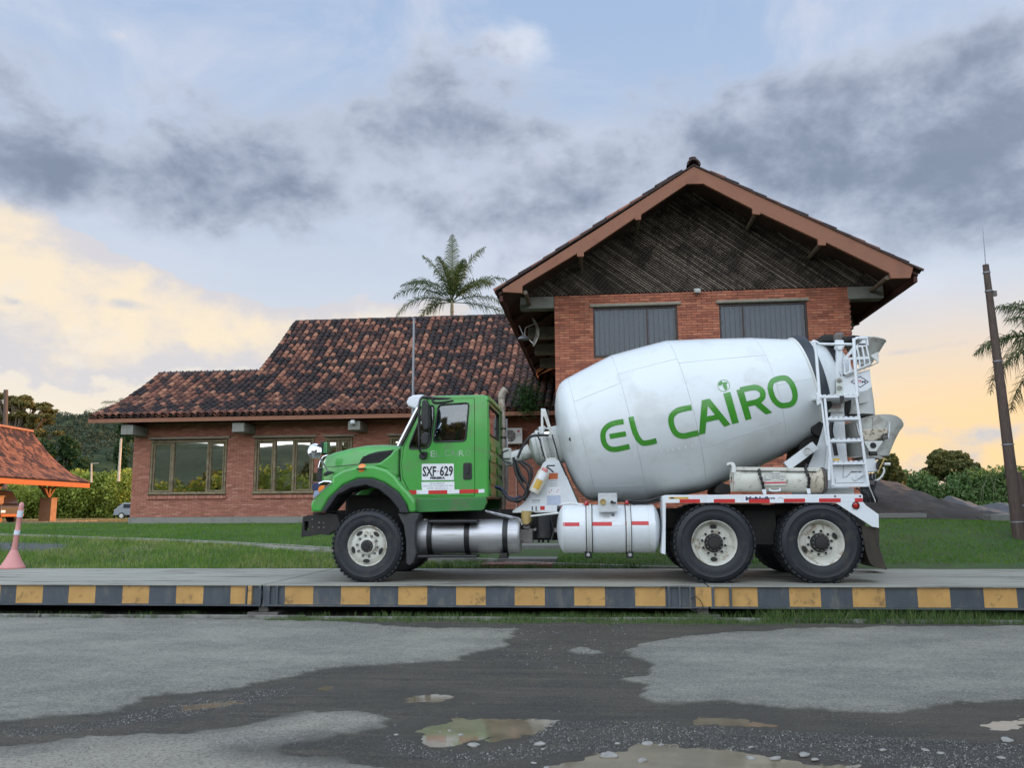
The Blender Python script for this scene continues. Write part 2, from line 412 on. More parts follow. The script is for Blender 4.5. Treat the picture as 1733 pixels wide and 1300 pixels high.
ink = flat('black_ink', (.012, .012, .014)); ink_grey = flat('faded_ink', (.22, .24, .27)); ink_navy = flat('navy_ink', (.012, .02, .07)); ink_red = flat('red_ink', (.5, .03, .05))
letter_green = M('green_lettering', (.05, .25, .025), .3, var=.10, scale=3, coat=.3)
ghost = M('faded_lettering', (.16, .26, .16), .5, var=.2, scale=30)
orange_sign = M('orange_label', (.52, .12, .03), .5, var=.15, scale=12); yellow_sign = M('yellow_label', (.55, .33, .04), .5, var=.1, scale=12)
hose = M('black_hose', (.018, .018, .02), .5, var=.2); hose_blue = M('blue_hose', (.02, .03, .07), .5)
glass_dk = glass_mat('cab_glass', (.60, .66, .70), .06)
seat_m = M('grey_seat_fabric', (.42, .42, .40), .9, var=.15)
interior = M('cab_interior', (.14, .14, .15), .8, var=.2)
brass = M('filter_bowl', (.38, .27, .10), .4, var=.1)
# building
BR = [(.24, .080, .048), (.32, .105, .062), (.42, .145, .082), (.36, .125, .070), (.48, .19, .11), (.28, .095, .062)]
brick_p = M('brick', (.4, .2, .1), .85, var=.14, scale=9, tint=BR, rand=1, bump=.25, bscale=90, dirt=(.11, .065, .045), damt=.4, dscale=1.2, dthr=.52)
brick_s = M('brick_wall_field', (.4, .2, .1), .85, var=.14, scale=9, tint=BR, rand=0, bump=.25, bscale=90, dirt=(.11, .065, .045), damt=.4, dscale=1.2, dthr=.52)
BRP = [(.25, .098, .066), (.31, .12, .08), (.36, .145, .097), (.32, .125, .084), (.42, .20, .14)]
brickl_p = M('weathered_brick', (.4, .2, .1), .85, var=.14, scale=9, tint=BRP, rand=1, bump=.25, bscale=90)
brickl_s = M('weathered_brick_field', (.4, .2, .1), .85, var=.14, scale=9, tint=BRP, rand=0, bump=.25, bscale=90)
mortar = M('mortar', (.13, .085, .06), .95, var=.2, scale=10, bump=.3)
mortar_lt = M('pale_mortar', (.22, .14, .10), .95, var=.2, scale=10, bump=.3)
tile_p = M('clay_tile', (.4, .2, .1), .9, var=.28, scale=6, objcol=True, bump=.3, bscale=60, dirt=(.02, .014, .015), damt=.55, dscale=4.5, dthr=.53)
TL = [(.009, .007, .008), (.017, .011, .011), (.034, .017, .015), (.10, .040, .026), (.20, .078, .046), (.31, .145, .085)]
def tile_col(v):
    v = min(max(v, 0), .999)*(len(TL)-1); i = int(v); f = v-i
    return tuple(TL[i][k]*(1-f)+TL[i+1][k]*f for k in range(3))+(1,)
tile_s = M('clay_tile_field', (.4, .2, .1), .9, var=.28, scale=6, tint=TL, rand=0, bump=.3, bscale=60, dirt=(.02, .014, .015), damt=.55, dscale=4.5, dthr=.53)
PV = [(.03, .016, .014), (.09, .036, .026), (.19, .072, .04), (.28, .11, .06)]
tile_pv = M('pavilion_tile_field', (.4, .2, .1), .9, var=.2, scale=6, tint=PV, rand=0)
fascia_m = M('brown_fascia_paint', (.23, .10, .058), .8, var=.06, scale=2.5, dirt=(.16, .075, .05), damt=.3, dscale=1.5, bump=.1)
fascia_or = M('orange_fascia_paint', (.42, .115, .03), .8, var=.08, scale=2.5)
soffit_m = M('dark_soffit_wood', (.06, .03, .022), .9, var=.3, scale=4)
purlin_m = M('pale_bamboo_end', (.13, .10, .07), .8, var=.2, scale=8)
concrete = M('washed_concrete', (.21, .21, .185), .9, var=.2, scale=40, bump=.5, bscale=120, dirt=(.10, .10, .085), damt=.4, dscale=3)
conc_lt = M('pale_concrete', (.30, .30, .28), .9, var=.15, scale=8, bump=.3, bscale=60, dirt=(.15, .14, .12), damt=.45, dscale=2.2)
cane_m = M('cane', (.085, .062, .045), .85, var=.4, scale=10, dirt=(.025, .02, .017), damt=.8, dscale=1.8, dthr=.46, tint=[(.06, .047, .036), (.13, .10, .078), (.24, .19, .15)], rand=1)
cane_bg = M('cane_backing', (.012, .010, .009), .95)
bamboo = M('weathered_bamboo', (.19, .15, .085), .65, var=.22, scale=7, dirt=(.05, .04, .03), damt=.5, dscale=5, bump=.15, bscale=30)
lintel_m = M('lintel_stone', (.26, .24, .19), .85, var=.15, scale=10)
frame_dk = M('dark_window_frame', (.035, .02, .016), .6, var=.2)
blind_m = M('vertical_blind', (.40, .41, .40), .8, var=.06, scale=5)
def mirror_glass(name, base, metal, rough=.015):
    m = M(name, base, rough, metal=metal, var=.02, spec=1.0, rvar=.0)
    return m
win_up = glass_mat('upper_window_glass', (.62, .66, .70), .0, .03, .8)
win_lo = mirror_glass('reflective_window_glass', (.66, .66, .63), 1.0)
ac_m = M('ac_casing', (.55, .56, .54), .5, var=.05, dirt=(.3, .28, .24), damt=.4, dscale=5)
grey_pole = M('galvanised_pole', (.24, .25, .27), .5, metal=.3, var=.15, scale=6)
timber = M('weathered_pole_timber', (.075, .052, .042), .85, var=.35, scale=12, stretch=(6, 6, .5), dirt=(.16, .12, .10), damt=.5, dscale=7, bump=.4, bscale=40)
deck_m = M('worn_steel_deck', (.30, .295, .245), .62, metal=.1, var=.16, scale=1.4, stretch=(.5, 3, 1), dirt=(.075, .07, .06), damt=.8, dscale=1.3, dthr=.50, bump=.2, bscale=30)
gird_y = M('yellow_girder_paint', (.48, .275, .085), .6, var=.12, scale=4, dirt=(.12, .085, .05), damt=.7, dscale=7, dthr=.53, bump=.08)
gird_k = M('black_girder_paint', (.060, .070, .082), .55, var=.2, scale=5, dirt=(.15, .14, .12), damt=.65, dscale=7, dthr=.5, stretch=(1, 1, .4), bump=.08)
rust_steel = M('rusty_steel', (.13, .12, .11), .75, metal=.2, var=.25, scale=7, dirt=(.12, .07, .04), damt=.6, dscale=6)
# ------------------------------------------------------------------ terrain
DECK = 0.42
def zt(x, y):
    "ground height behind the weighbridge"
    x = np.asarray(x, float); y = np.asarray(y, float)
    z = .40+.60*(1-np.exp(-np.clip(y-15, 0, None)/5.0))
    z = z+.36*np.exp(-((x-7.2)/4.6)**2-((y-19.5)/2.3)**2)
    z = z-.30*ss(33, 48, y)
    z = z+.03*(fbm(x*.5+50, y*.5+50, 4)-.5)*ss(15, 17, y)
    far = ss(120, 900, np.hypot(x, y))
    return z*(1-far)+far*0.5
def ground_hit(px, py, lo=14.6, hi=120):
    d = ray(px, py); ys = np.linspace(lo, hi, 4000); xs = d[0]*ys/d[1]; zs = EYE+d[2]*ys/d[1]
    k = np.argmax(zs <= zt(xs, ys)); return float(xs[k]), float(ys[k]), float(zt(xs[k], ys[k]))

def ground_material():
    m = bpy.data.materials.new('ground_earth'); m.use_nodes = True; t = NT(m.node_tree); b = m.node_tree.nodes['Principled BSDF']
    p = t.n('ShaderNodeNewGeometry').outputs['Position']
    n1 = t.noise(p, .35, 8, .6); n2 = t.noise(p, 3.0, 8, .65)
    c = t.mix(t.smooth(n1, .38, .62), (.035, .075, .018, 1), (.05, .095, .022, 1))
    c = t.mix(t.smooth(n2, .45, .7), c, (.055, .058, .030, 1))
    a = t.n('ShaderNodeAttribute', attribute_name='dry'); c = t.mix(a.outputs['Fac'], c, (.26, .20, .09, 1))
    a2 = t.n('ShaderNodeAttribute', attribute_name='asphalt'); c = t.mix(a2.outputs['Fac'], c, t.mix(t.smooth(n2, .3, .7), (.06, .063, .068, 1), (.095, .098, .10, 1)))
    t.put(b.inputs['Base Color'], c); b.inputs['Roughness'].default_value = .95
    bp = t.n('ShaderNodeBump'); bp.inputs['Strength'].default_value = .5; bp.inputs['Distance'].default_value = .03
    t.put(bp.inputs['Height'], t.noise(p, 14, 6, .7)); t.put(b.inputs['Normal'], bp.outputs[0]); return m
def grid_mesh(name, xs, ys, zf, mat, attrs=None):
    X, Y = np.meshgrid(xs, ys); Z = zf(X, Y); nx, ny = len(xs), len(ys)
    me = bpy.data.meshes.new(name); me.vertices.add(nx*ny); me.vertices.foreach_set('co', np.stack([X, Y, Z], -1).astype('f').ravel())
    i = np.arange((nx-1)*(ny-1)); r = i//(nx-1); c = i % (nx-1); a = r*nx+c
    q = np.stack([a, a+1, a+nx+1, a+nx], -1).astype('i').ravel()
    me.loops.add(len(q)); me.loops.foreach_set('vertex_index', q)
    me.polygons.add(len(i)); me.polygons.foreach_set('loop_start', np.arange(0, len(q), 4, dtype='i'))
    for k, f in (attrs or {}).items():
        at_ = me.attributes.new(k, 'FLOAT', 'POINT'); at_.data.foreach_set('value', f(X, Y, Z).astype('f').ravel())
    me.materials.append(mat); me.update(calc_edges=True); me.shade_smooth(); return me
drive = [ground_hit(*p) for p in ((-150, 918), (0, 919), (70, 920), (118, 922), (105, 931), (60, 934), (0, 935), (-150, 936))]
drive_far = [(-42, 41), (-24.5, 33), (-25.5, 30.5), (-44, 33)]
def inpoly(X, Y, poly):
    ins = np.zeros(X.shape, bool); n = len(poly)
    for i in range(n):
        x1, y1 = poly[i][:2]; x2, y2 = poly[(i+1) % n][:2]
        c = ((y1 > Y) != (y2 > Y)); ins ^= c & (X < (x2-x1)*(Y-y1)/((y2-y1) if y2 != y1 else 1e-9)+x1)
    return ins
def sdist(X, Y, poly):
    "distance to a polygon's edge, positive inside"
    d = np.full(X.shape, 1e9); n = len(poly)
    for i in range(n):
        x1, y1 = poly[i][:2]; x2, y2 = poly[(i+1) % n][:2]; ex, ey = x2-x1, y2-y1
        t = np.clip(((X-x1)*ex+(Y-y1)*ey)/(ex*ex+ey*ey+1e-12), 0, 1)
        d = np.minimum(d, np.hypot(X-x1-t*ex, Y-y1-t*ey))
    return np.where(inpoly(X, Y, poly), d, -d)
def nonuni(lo, hi, dense_lo, dense_hi, step, growth=1.25):
    a = list(np.arange(dense_lo, dense_hi+step/2, step)); s_ = step
    while a[-1] < hi: s_ *= growth; a.append(min(a[-1]+s_, hi))
    s_ = step
    while a[0] > lo: s_ *= growth; a.insert(0, max(a[0]-s_, lo))
    return np.array(a)
gx = nonuni(-6000, 6000, -45, 30, .35); gy = nonuni(14.62, 7000, 14.62, 60, .30)
gm = ground_material()
dry_f = lambda X, Y, Z: np.clip(ss(40, 44, Y)*ss(-12, -18, X)+.0, 0, 1)*(fbm(X*.4, Y*.4, 4) > .35)*.9
asp_f = lambda X, Y, Z: np.clip(ss(-.1, .3, sdist(X, Y, drive)+.5*(fbm(X*1.5, Y*1.5, 3)-.5)), 0, 1)
place(grid_mesh('lawn_ground', gx, gy, zt, gm, {'dry': dry_f, 'asphalt': asp_f}), 'lawn_ground', kind='structure', center=False)
# ground in front of and below the weighbridge, out to the horizon behind the camera
mud = M('mud', (.055, .050, .042), .9, var=.3, scale=3, bump=.4, bscale=50, dirt=(.03, .04, .015), damt=.6, dscale=4)
b = MB(); gxx = nonuni(-6000, 6000, -60, 60, 10, 1.6); gyy = nonuni(-6000, 14.60, -60, 14.6, 5, 1.6)
place(grid_mesh('yard_ground', gxx, gyy, lambda X, Y: 0*X-.05, mud), 'yard_ground', kind='structure', center=False)
mb = MB(); mb.box(-60, 60, 14.604, 14.70, -.05, .395); mb.build('deck_retaining_wall', conc_lt, label='low concrete edge wall behind the weighbridge deck', cat='wall')

# ------------------------------------------------------------------ road
def gz(pts): return [on_z(x, y, 0.0) for x, y in pts]
P1 = gz([(-900, 1046), (0, 1046), (300, 1048), (560, 1052), (700, 1064), (880, 1066), (858, 1086), (850, 1096), (775, 1112), (770, 1118), (700, 1124), (618, 1128), (560, 1133), (520, 1140), (480, 1148), (465, 1158), (430, 1160), (395, 1168), (330, 1176), (250, 1184), (222, 1192), (210, 1201), (200, 1206), (90, 1213), (0, 1224), (-300, 1240), (-900, 1250)])
P2 = gz([(2800, 1050), (1733, 1060), (1500, 1062), (1330, 1066), (1180, 1076), (1070, 1092), (1062, 1102), (1072, 1115), (1098, 1128), (1100, 1146), (1058, 1152), (1092, 1160), (1084, 1176), (1100, 1188), (1140, 1196), (1230, 1190), (1290, 1196), (1350, 1203), (1430, 1205), (1500, 1206), (1570, 1200), (1620, 1191), (1733, 1188), (2800, 1180)])
P3 = gz([(-900, 1290), (0, 1264), (80, 1262), (150, 1250), (300, 1240), (400, 1236), (470, 1218), (520, 1206), (600, 1204), (660, 1211), (674, 1220), (650, 1232), (590, 1246), (500, 1256), (420, 1272), (520, 1284), (640, 1294), (700, 1306), (500, 1500), (-900, 1500)])
P4 = gz([(962, 1103), (980, 1096), (1010, 1102), (1030, 1107), (1000, 1110), (975, 1108)])
PUD = {'a': [(706, 1244), (700, 1236), (760, 1226), (790, 1216), (810, 1211), (870, 1211), (940, 1219), (946, 1226), (915, 1240), (880, 1250), (800, 1252), (745, 1268), (718, 1262)],
       'b': [(930, 1296), (985, 1276), (1080, 1264), (1200, 1262), (1300, 1274), (1370, 1288), (1440, 1294), (1500, 1320), (1400, 1380), (1000, 1380)],
       'c': [(1158, 1218), (1180, 1211), (1250, 1212), (1310, 1222), (1335, 1229), (1240, 1233), (1180, 1228)],
       'd': [(322, 1200), (345, 1192), (410, 1182), (414, 1187), (370, 1198)], 
       'f': [(525, 1166), (545, 1158), (572, 1158), (574, 1162), (550, 1168)], 'g': [(672, 1180), (690, 1174), (740, 1174), (772, 1180), (740, 1188), (690, 1189)],
       'h': [(1640, 1228), (1670, 1218), (1740, 1213), (1770, 1222), (1700, 1236)], 'i': [(1510, 1300), (1540, 1294), (1640, 1296), (1660, 1306), (1580, 1330)],
       }
PUDG = {k: gz(v) for k, v in PUD.items()}
def road_parts(X, Y):
    wob = .26*(fbm(X*2.6, Y*3.4, 5)-.5)+.12*(fbm(X*9, Y*14, 4)-.5)
    pave = np.maximum.reduce([sdist(X, Y, P1), sdist(X, Y, P2), sdist(X, Y, P3)])+wob
    p4 = sdist(X, Y, P4)+.5*wob
    return pave, p4
def road_all(X, Y):
    pave, p4 = road_parts(X, Y)
    pv = ss(-.015, .03, pave); pv3 = ss(-.25, .25, sdist(X, Y, P3)+.3*(fbm(X*3, Y*3, 5)-.5))
    pv = np.where(sdist(X, Y, P3) > -.6, np.minimum(pv, pv3), pv); pv = np.maximum(pv, ss(0, .02, p4))
    z = .012*(fbm(X*1.3, Y*1.3, 4)-.5)+pv*.014
    grit = (1-pv); z = z+grit*.010*(fbm(X*26, Y*26, 3)-.5)+.012*grit*(fbm(X*5, Y*5, 4)-.5)
    wet = np.zeros(X.shape)
    for k, p in PUDG.items():
        d = sdist(X, Y, p)+.22*(fbm(X*3.1+5, Y*3.1, 5)-.5)*(.3+.7*(k in 'ab'))
        z = z-.030*ss(-.12, .28, d)*(1 if k in 'abcgh' else .6)+.009*(fbm(X*9, Y*15, 4)-.5)*ss(-.3, 0, d); wet = np.maximum(wet, ss(-.40, .02, d))
        pv = pv*(1-ss(-.06, .03, d))
    z = z*ss(11.16, 11.02, Y)-.02*ss(11.0, 11.15, Y)
    return pv, z, wet, 1-ss(.0, .55, pave+.3*(fbm(X*2, Y*3, 4)-.5))
rx = np.arange(-13, 11.01, .03); ry = np.concatenate([np.arange(3.0, 8, .022), np.arange(8, 11.25, .03)])
GX, GY = np.meshgrid(rx, ry); _pv, _z, _wet, _dp = road_all(GX, GY)
def road_material():
    m = bpy.data.materials.new('road_surface'); m.use_nodes = True; t = NT(m.node_tree); b = m.node_tree.nodes['Principled BSDF']
    p = t.n('ShaderNodeNewGeometry').outputs['Position']
    mp = t.n('ShaderNodeMapping'); t.put(mp.inputs[0], p); mp.inputs['Scale'].default_value = (.75, 1.25, 1); ps = mp.outputs[0]
    at_ = lambda n: t.n('ShaderNodeAttribute', attribute_name=n).outputs['Fac']
    pv = at_('pave'); wet = at_('wet')
    n1 = t.noise(ps, 1.1, 9, .62); n2 = t.noise(ps, 6, 8, .7); n3 = t.noise(p, 130, 3, .7); n4 = t.noise(ps, 22, 8, .8); n5 = t.noise(ps, 9, 8, .75)
    asp = t.mix(t.smooth(n1, .34, .66), (.19, .187, .158, 1), (.305, .292, .236, 1))
    asp = t.mix(t.m('MULTIPLY', t.smooth(n2, .5, .75), .45), asp, (.105, .108, .112, 1))
    asp = t.mix(t.m('MULTIPLY', t.smooth(n3, .55, .72), .55), asp, (.28, .27, .23, 1))
    asp = t.mix(t.m('MULTIPLY', t.smooth(n3, .46, .32), .7), asp, (.055, .055, .056, 1))
    asp = t.mix(t.m('MULTIPLY', t.smooth(n4, .56, .70), .6), asp, (.08, .078, .074, 1)); asp = t.mix(t.m('MULTIPLY', t.smooth(n4, .44, .32), .5), asp, (.28, .275, .235, 1))
    asp = t.mix(t.m('MULTIPLY', t.smooth(n5, .53, .66), .5), asp, (.115, .112, .105, 1)); asp = t.mix(t.m('MULTIPLY', t.smooth(n5, .46, .34), .45), asp, (.30, .29, .24, 1))
    drt = t.mix(t.smooth(n1, .35, .68), (.036, .031, .023, 1), (.070, .058, .040, 1))
    drt = t.mix(t.m('MULTIPLY', t.smooth(n2, .48, .74), .6), drt, (.10, .080, .055, 1))
    drt = t.mix(t.m('MULTIPLY', t.smooth(n4, .55, .70), .5), drt, (.095, .088, .072, 1))
    drt = t.mix(t.m('MULTIPLY', t.smooth(n3, .50, .66), .5), drt, (.13, .125, .11, 1))
    drt = t.mix(t.m('MULTIPLY', t.smooth(n3, .47, .33), .7), drt, (.018, .017, .016, 1))
    mp2 = t.n('ShaderNodeMapping'); t.put(mp2.inputs[0], p); mp2.inputs['Scale'].default_value = (.22, 3.2, 1); n6 = t.noise(mp2.outputs[0], 3.2, 8, .7)
    drt = t.mix(t.m('MULTIPLY', t.smooth(n6, .50, .66), .55), drt, (.105, .088, .062, 1)); drt = t.mix(t.m('MULTIPLY', t.smooth(n6, .47, .36), .6), drt, (.024, .022, .019, 1))
    asp = t.mix(t.m('MULTIPLY', t.smooth(n6, .52, .66), .16), asp, (.12, .118, .10, 1)); asp = t.mix(t.m('MULTIPLY', t.smooth(n6, .46, .34), .12), asp, (.29, .275, .23, 1))
    asp = t.mix(t.m('MULTIPLY', at_('pale'), t.smooth(n2, .25, .6, .35, .85)), asp, (.34, .31, .25, 1)); damp = at_('damp'); asp = t.mix(t.m('MULTIPLY', t.m('MULTIPLY', damp, t.smooth(n2, .3, .6)), .38), asp, (.085, .082, .068, 1)); n7 = t.noise(p, 48, 5, .8)
    asp = t.mix(t.m('MULTIPLY', t.smooth(n7, .52, .60), .65), asp, (.06, .06, .053, 1)); asp = t.mix(t.m('MULTIPLY', t.smooth(n7, .46, .39), .6), asp, (.38, .37, .31, 1)); drt = t.mix(t.m('MULTIPLY', t.smooth(n7, .55, .62), .7), drt, (.17, .16, .135, 1)); drt = t.mix(t.m('MULTIPLY', t.smooth(n7, .45, .38), .6), drt, (.014, .013, .011, 1))
    drt = t.mix(t.m('MULTIPLY', wet, .6), drt, (.040, .033, .022, 1))
    t.put(b.inputs['Base Color'], t.mix(pv, drt, asp))
    t.put(b.inputs['Roughness'], t.m('SUBTRACT', t.m('ADD', .66, t.m('MULTIPLY', n2, .3)), t.m('MULTIPLY', wet, .32), clamp=True))
    bp = t.n('ShaderNodeBump'); bp.inputs['Strength'].default_value = .8; bp.inputs['Distance'].default_value = .016
    h = t.m('ADD', t.m('ADD', t.m('MULTIPLY', n3, .5), t.m('MULTIPLY', n4, .8)), t.m('MULTIPLY', n7, .9)); t.put(bp.inputs['Height'], h); t.put(b.inputs['Normal'], bp.outputs[0]); return m
me = grid_mesh('road', rx, ry, lambda X, Y: _z, road_material(), {'pave': lambda X, Y, Z: _pv, 'wet': lambda X, Y, Z: _wet, 'damp': lambda X, Y, Z: _dp, 'pale': lambda X, Y, Z: ss(-.1, .5, sdist(X, Y, P3)+.4*(fbm(X*2, Y*3, 4)-.5))})
place(me, 'road', kind='structure', center=False)
def road_z(x, y):
    i = min(max(int(np.searchsorted(ry, y)), 0), len(ry)-1); j = min(max(int(np.searchsorted(rx, x)), 0), len(rx)-1); return float(_z[i, j])
# puddle water
wm = bpy.data.materials.new('puddle_water'); wm.use_nodes = True; t = NT(wm.node_tree); b = wm.node_tree.nodes['Principled BSDF']
p = t.n('ShaderNodeNewGeometry').outputs['Position']
t.put(b.inputs['Base Color'], t.mix(t.smooth(t.noise(p, 3, 6, .6), .35, .65), (.15, .12, .078, 1), (.21, .17, .112, 1)))
b.inputs['Roughness'].default_value = .05; b.inputs['IOR'].default_value = 1.45; b.inputs['Specular IOR Level'].default_value = .45
bp = t.n('ShaderNodeBump'); bp.inputs['Strength'].default_value = .04; bp.inputs['Distance'].default_value = .01
t.put(bp.inputs['Height'], t.noise(p, 5, 2, .5)); t.put(b.inputs['Normal'], bp.outputs[0])
for k, p in PUDG.items():
    cx, cy = np.mean([q[0] for q in p]), np.mean([q[1] for q in p])
    q = [(x+(x-cx)/max(math.hypot(x-cx, y-cy), .01)*.22, y+(y-cy)/max(math.hypot(x-cx, y-cy), .01)*.15) for x, y in p]
    zz = -.010 if k in 'abcgh' else -.006
    me = mesh_from('puddle_water', [(x, y, zz) for x, y in q], [list(range(len(q)))], wm)
    place(me, 'puddle_water', kind='structure')
# stones: pale flat ones are things, the grit is one mass
def stone_mesh(name, mat, n=5):
    bm = bmesh.new(); bmesh.ops.create_icosphere(bm, subdivisions=2, radius=1)
    for v in bm.verts:
        k = 1+.34*(random.random()-.5)+.22*math.sin(v.co.x*2+n)*math.cos(v.co.y*2.3+n); v.co *= k
    me = bpy.data.meshes.new(name); bm.to_mesh(me); bm.free(); me.materials.append(mat); me.shade_smooth(); return me
stone_m = M('pale_stone', (.27, .26, .235), .85, var=.2, scale=20, bump=.4, bscale=90)
SM = [stone_mesh('stone', stone_m, i) for i in range(4)]
STN = [(317/2.888+560, 881/2.888+940, 30), (635/2.888+560, 872/2.888+940, 36), (700/2.888+560, 935/2.888+940, 74), (1018/2.888+560, 930/2.888+940, 62), (1034/2.888+560, 948/2.888+940, 30),
       (992/2.888+560, 1018/2.888+940, 32), (1055/2.888+560, 1032/2.888+940, 34), (1355/2.888+560, 976/2.888+940, 92), (1518/2.888+560, 1000/2.888+940, 62), (1400/2.888+560, 922/2.888+940, 34), (1548/2.888+560, 916/2.888+940, 60),
       (1612/2.888+560, 922/2.888+940, 36), (396/2.888+1133, 941/2.888+940, 34), (396/2.888+1133, 986/2.888+940, 50), (518/2.888+1133, 990/2.888+940, 68), (655/2.888+1133, 984/2.888+940, 66), (708/2.888+1133, 1002/2.888+940, 42),
       (1252/2.888+1133, 957/2.888+940, 38), (1326/2.888+1133, 970/2.888+940, 40), (1645/2.888+1133, 913/2.888+940, 64), (1040/2.888+1133, 957/2.888+940, 40), (1620/2.888+1133, 997/2.888+940, 46), (533/2.888+560, 857/2.888+940, 18), (578/2.888+560, 851/2.888+940, 26)]
ORD = 'first second third fourth fifth sixth seventh eighth ninth tenth eleventh twelfth'.split()
for i, (x, y, wpx) in enumerate(STN):
    X, Y = on_z(x, y, 0); s_ = wpx/2.888*Y/FPX/2*.85
    o = bpy.data.objects.new('stone', SM[i % 4]); side = 'left' if x < 860 else ('middle' if x < 1240 else 'right'); same = sorted(q[:2] for q in STN if (q[0] < 860, 860 <= q[0] < 1240, q[0] >= 1240)[('left', 'middle', 'right').index(side)])
    put(o, 'stone', None, f"{ORD[same.index((x, y))]} pale stone from the left among those {dict(left='around the left muddy puddle', middle='at the left end of the nearest puddle', right='along the gravel at the right')[side]}", 'stone', 'pale stones around the puddles')
    o.location = (X, Y, max(road_z(X, Y), -.012)+s_*.14); o.scale = (s_*random.uniform(.9, 1.1), s_*random.uniform(.7, 1.0), s_*random.uniform(.3, .42)); o.rotation_euler = (random.uniform(-.1, .1), random.uniform(-.1, .1), random.uniform(-.5, .5))
def pebbles(n, region, smin, smax, name):
    "small angular stones: each a 4-sided chip"
    out = []; tint = []
    for _ in range(n):
        x, y = region()
        s_ = random.uniform(smin, smax); z = road_z(x, y)
        c = np.array([x, y, z+s_*.3]); a = random.uniform(0, 6.28)
        ring = [c+np.array([math.cos(a+k*2.09)*s_*random.uniform(.7, 1.2), math.sin(a+k*2.09)*s_*random.uniform(.7, 1.2), -s_*.5]) for k in range(3)]
        top = c+np.array([random.uniform(-.3, .3)*s_, random.uniform(-.3, .3)*s_, s_*random.uniform(.3, .7)])
        tv = random.random()
        for k in range(3): out.append([ring[k], ring[(k+1) % 3], top]); tint.append(tv)
    return np.array(out), np.array(tint)
def reg_px(x0, x1, y0, y1):
    def f():
        return on_z(random.uniform(x0, x1), random.uniform(y0, y1), 0)
    return f
def reg_poly(pts):
    xs = [p[0] for p in pts]; ys = [p[1] for p in pts]
    def f():
        while True:
            x, y = random.uniform(min(xs), max(xs)), random.uniform(min(ys), max(ys))
            ins = False; n = len(pts)
            for i in range(n):
                x1, y1 = pts[i]; x2, y2 = pts[(i+1) % n]
                if (y1 > y) != (y2 > y) and x < (x2-x1)*(y-y1)/(y2-y1)+x1: ins = not ins
            if ins: return on_z(x, y, 0)
    return f
co = []; ti = []
for n, reg, a, b_ in ((9000, reg_poly([(930, 1222), (1140, 1222), (1360, 1240), (1733, 1262), (1733, 1310), (1500, 1300), (1350, 1275), (1130, 1262), (930, 1280), (780, 1300), (660, 1275), (650, 1245), (700, 1255), (760, 1280), (880, 1262)]), .003, .009),
                      (2500, reg_poly([(140, 1226), (330, 1185), (420, 1172), (500, 1165), (480, 1180), (300, 1215), (150, 1238), (20, 1250), (0, 1238)]), .003, .009),
                      (1500, reg_px(0, 1733, 1100, 1300), .003, .007), (500, reg_poly([(880, 1080), (1060, 1085), (1080, 1150), (820, 1120)]), .004, .012), (900, reg_px(560, 1100, 1052, 1075), .004, .012)):
    c, t_ = pebbles(n, reg, a, b_, ''); co.append(c); ti.append(t_)
peb_m = M('gravel', (.2, .2, .2), .8, tint=[(.03, .03, .03), (.07, .07, .068), (.11, .108, .10), (.27, .265, .25)], var=.1)
place(tri_mesh('loose_gravel', np.concatenate(co), peb_m, 3, np.concatenate(ti)), 'loose_gravel', kind='stuff', label='loose grey gravel scattered over the wet muddy yard', cat='gravel')

# kerb line in front of the weighbridge
kerb_m = M('old_kerb', (.20, .195, .175), .9, var=.25, scale=6, bump=.5, bscale=50, dirt=(.05, .055, .03), damt=.8, dscale=2.2, dthr=.46)
mb = MB()
x = -14.0
while x < 12:
    L = random.uniform(1.6, 2.6); mb.obox((x+L/2, 11.26+random.uniform(-.012, .012), -.004+random.uniform(-.006, .006)), (1, random.uniform(-.006, .006), random.uniform(-.003, .003)), (0, 1, 0), (0, 0, 1), L/2-.012, .035, .028); x += L
mb.build('kerb', kerb_m, bevel=.008, label='broken low concrete kerb between the road and the weighbridge', cat='kerb')
mb = MB(); mb.box(-14, 12, 11.30, 14.60, -.04, -.015); mb.build('weighbridge_pit_floor', mud, kind='structure')

# ------------------------------------------------------------------ weighbridge
FRONT = 11.40
segs = []
JX = [at(440, 1000, FRONT)[0], at(1212, 1000, FRONT)[0]]
wb = empty('weighbridge', (0, 13, 0), 'long steel truck weighbridge deck with yellow and black striped front girder', 'weighbridge')
ends = [-14.2, JX[0]+.04, JX[1]-.10, 12.0]
# stripe boundaries read off the front face (photo x)
B1 = [0, 27, 72, 116, 161, 207, 252, 298, 344, 390, 418]
B2 = [482, 530, 577, 626, 674, 723, 772, 822, 871, 922, 972, 1024, 1075, 1126]
B3 = [1282, 1336, 1389, 1443, 1498, 1553, 1608, 1665, 1721]
def stripes(mb, bounds, xa, xb, first):
    xs = [at(x, 1010, FRONT)[0] for x in bounds]; step = xs[2]-xs[1]
    while xs[0] > xa and xa < -10: xs.insert(0, xs[0]-step); first = 1-first
    while xs[-1] < xb and xb > 10: xs.append(xs[-1]+step)
    xs = [min(max(v, xa), xb) for v in xs]
    if xs[0] > xa: xs.insert(0, xa); first = 1-first
    if xs[-1] < xb: xs.append(xb)
    for i in range(len(xs)-1):
        mb.mi = 0 if (i+first) % 2 == 0 else 1
        if xs[i+1]-xs[i] > 1e-3: mb.box(xs[i], xs[i+1]-.0004, FRONT, FRONT+.012, DECK-.262, DECK-.0115)
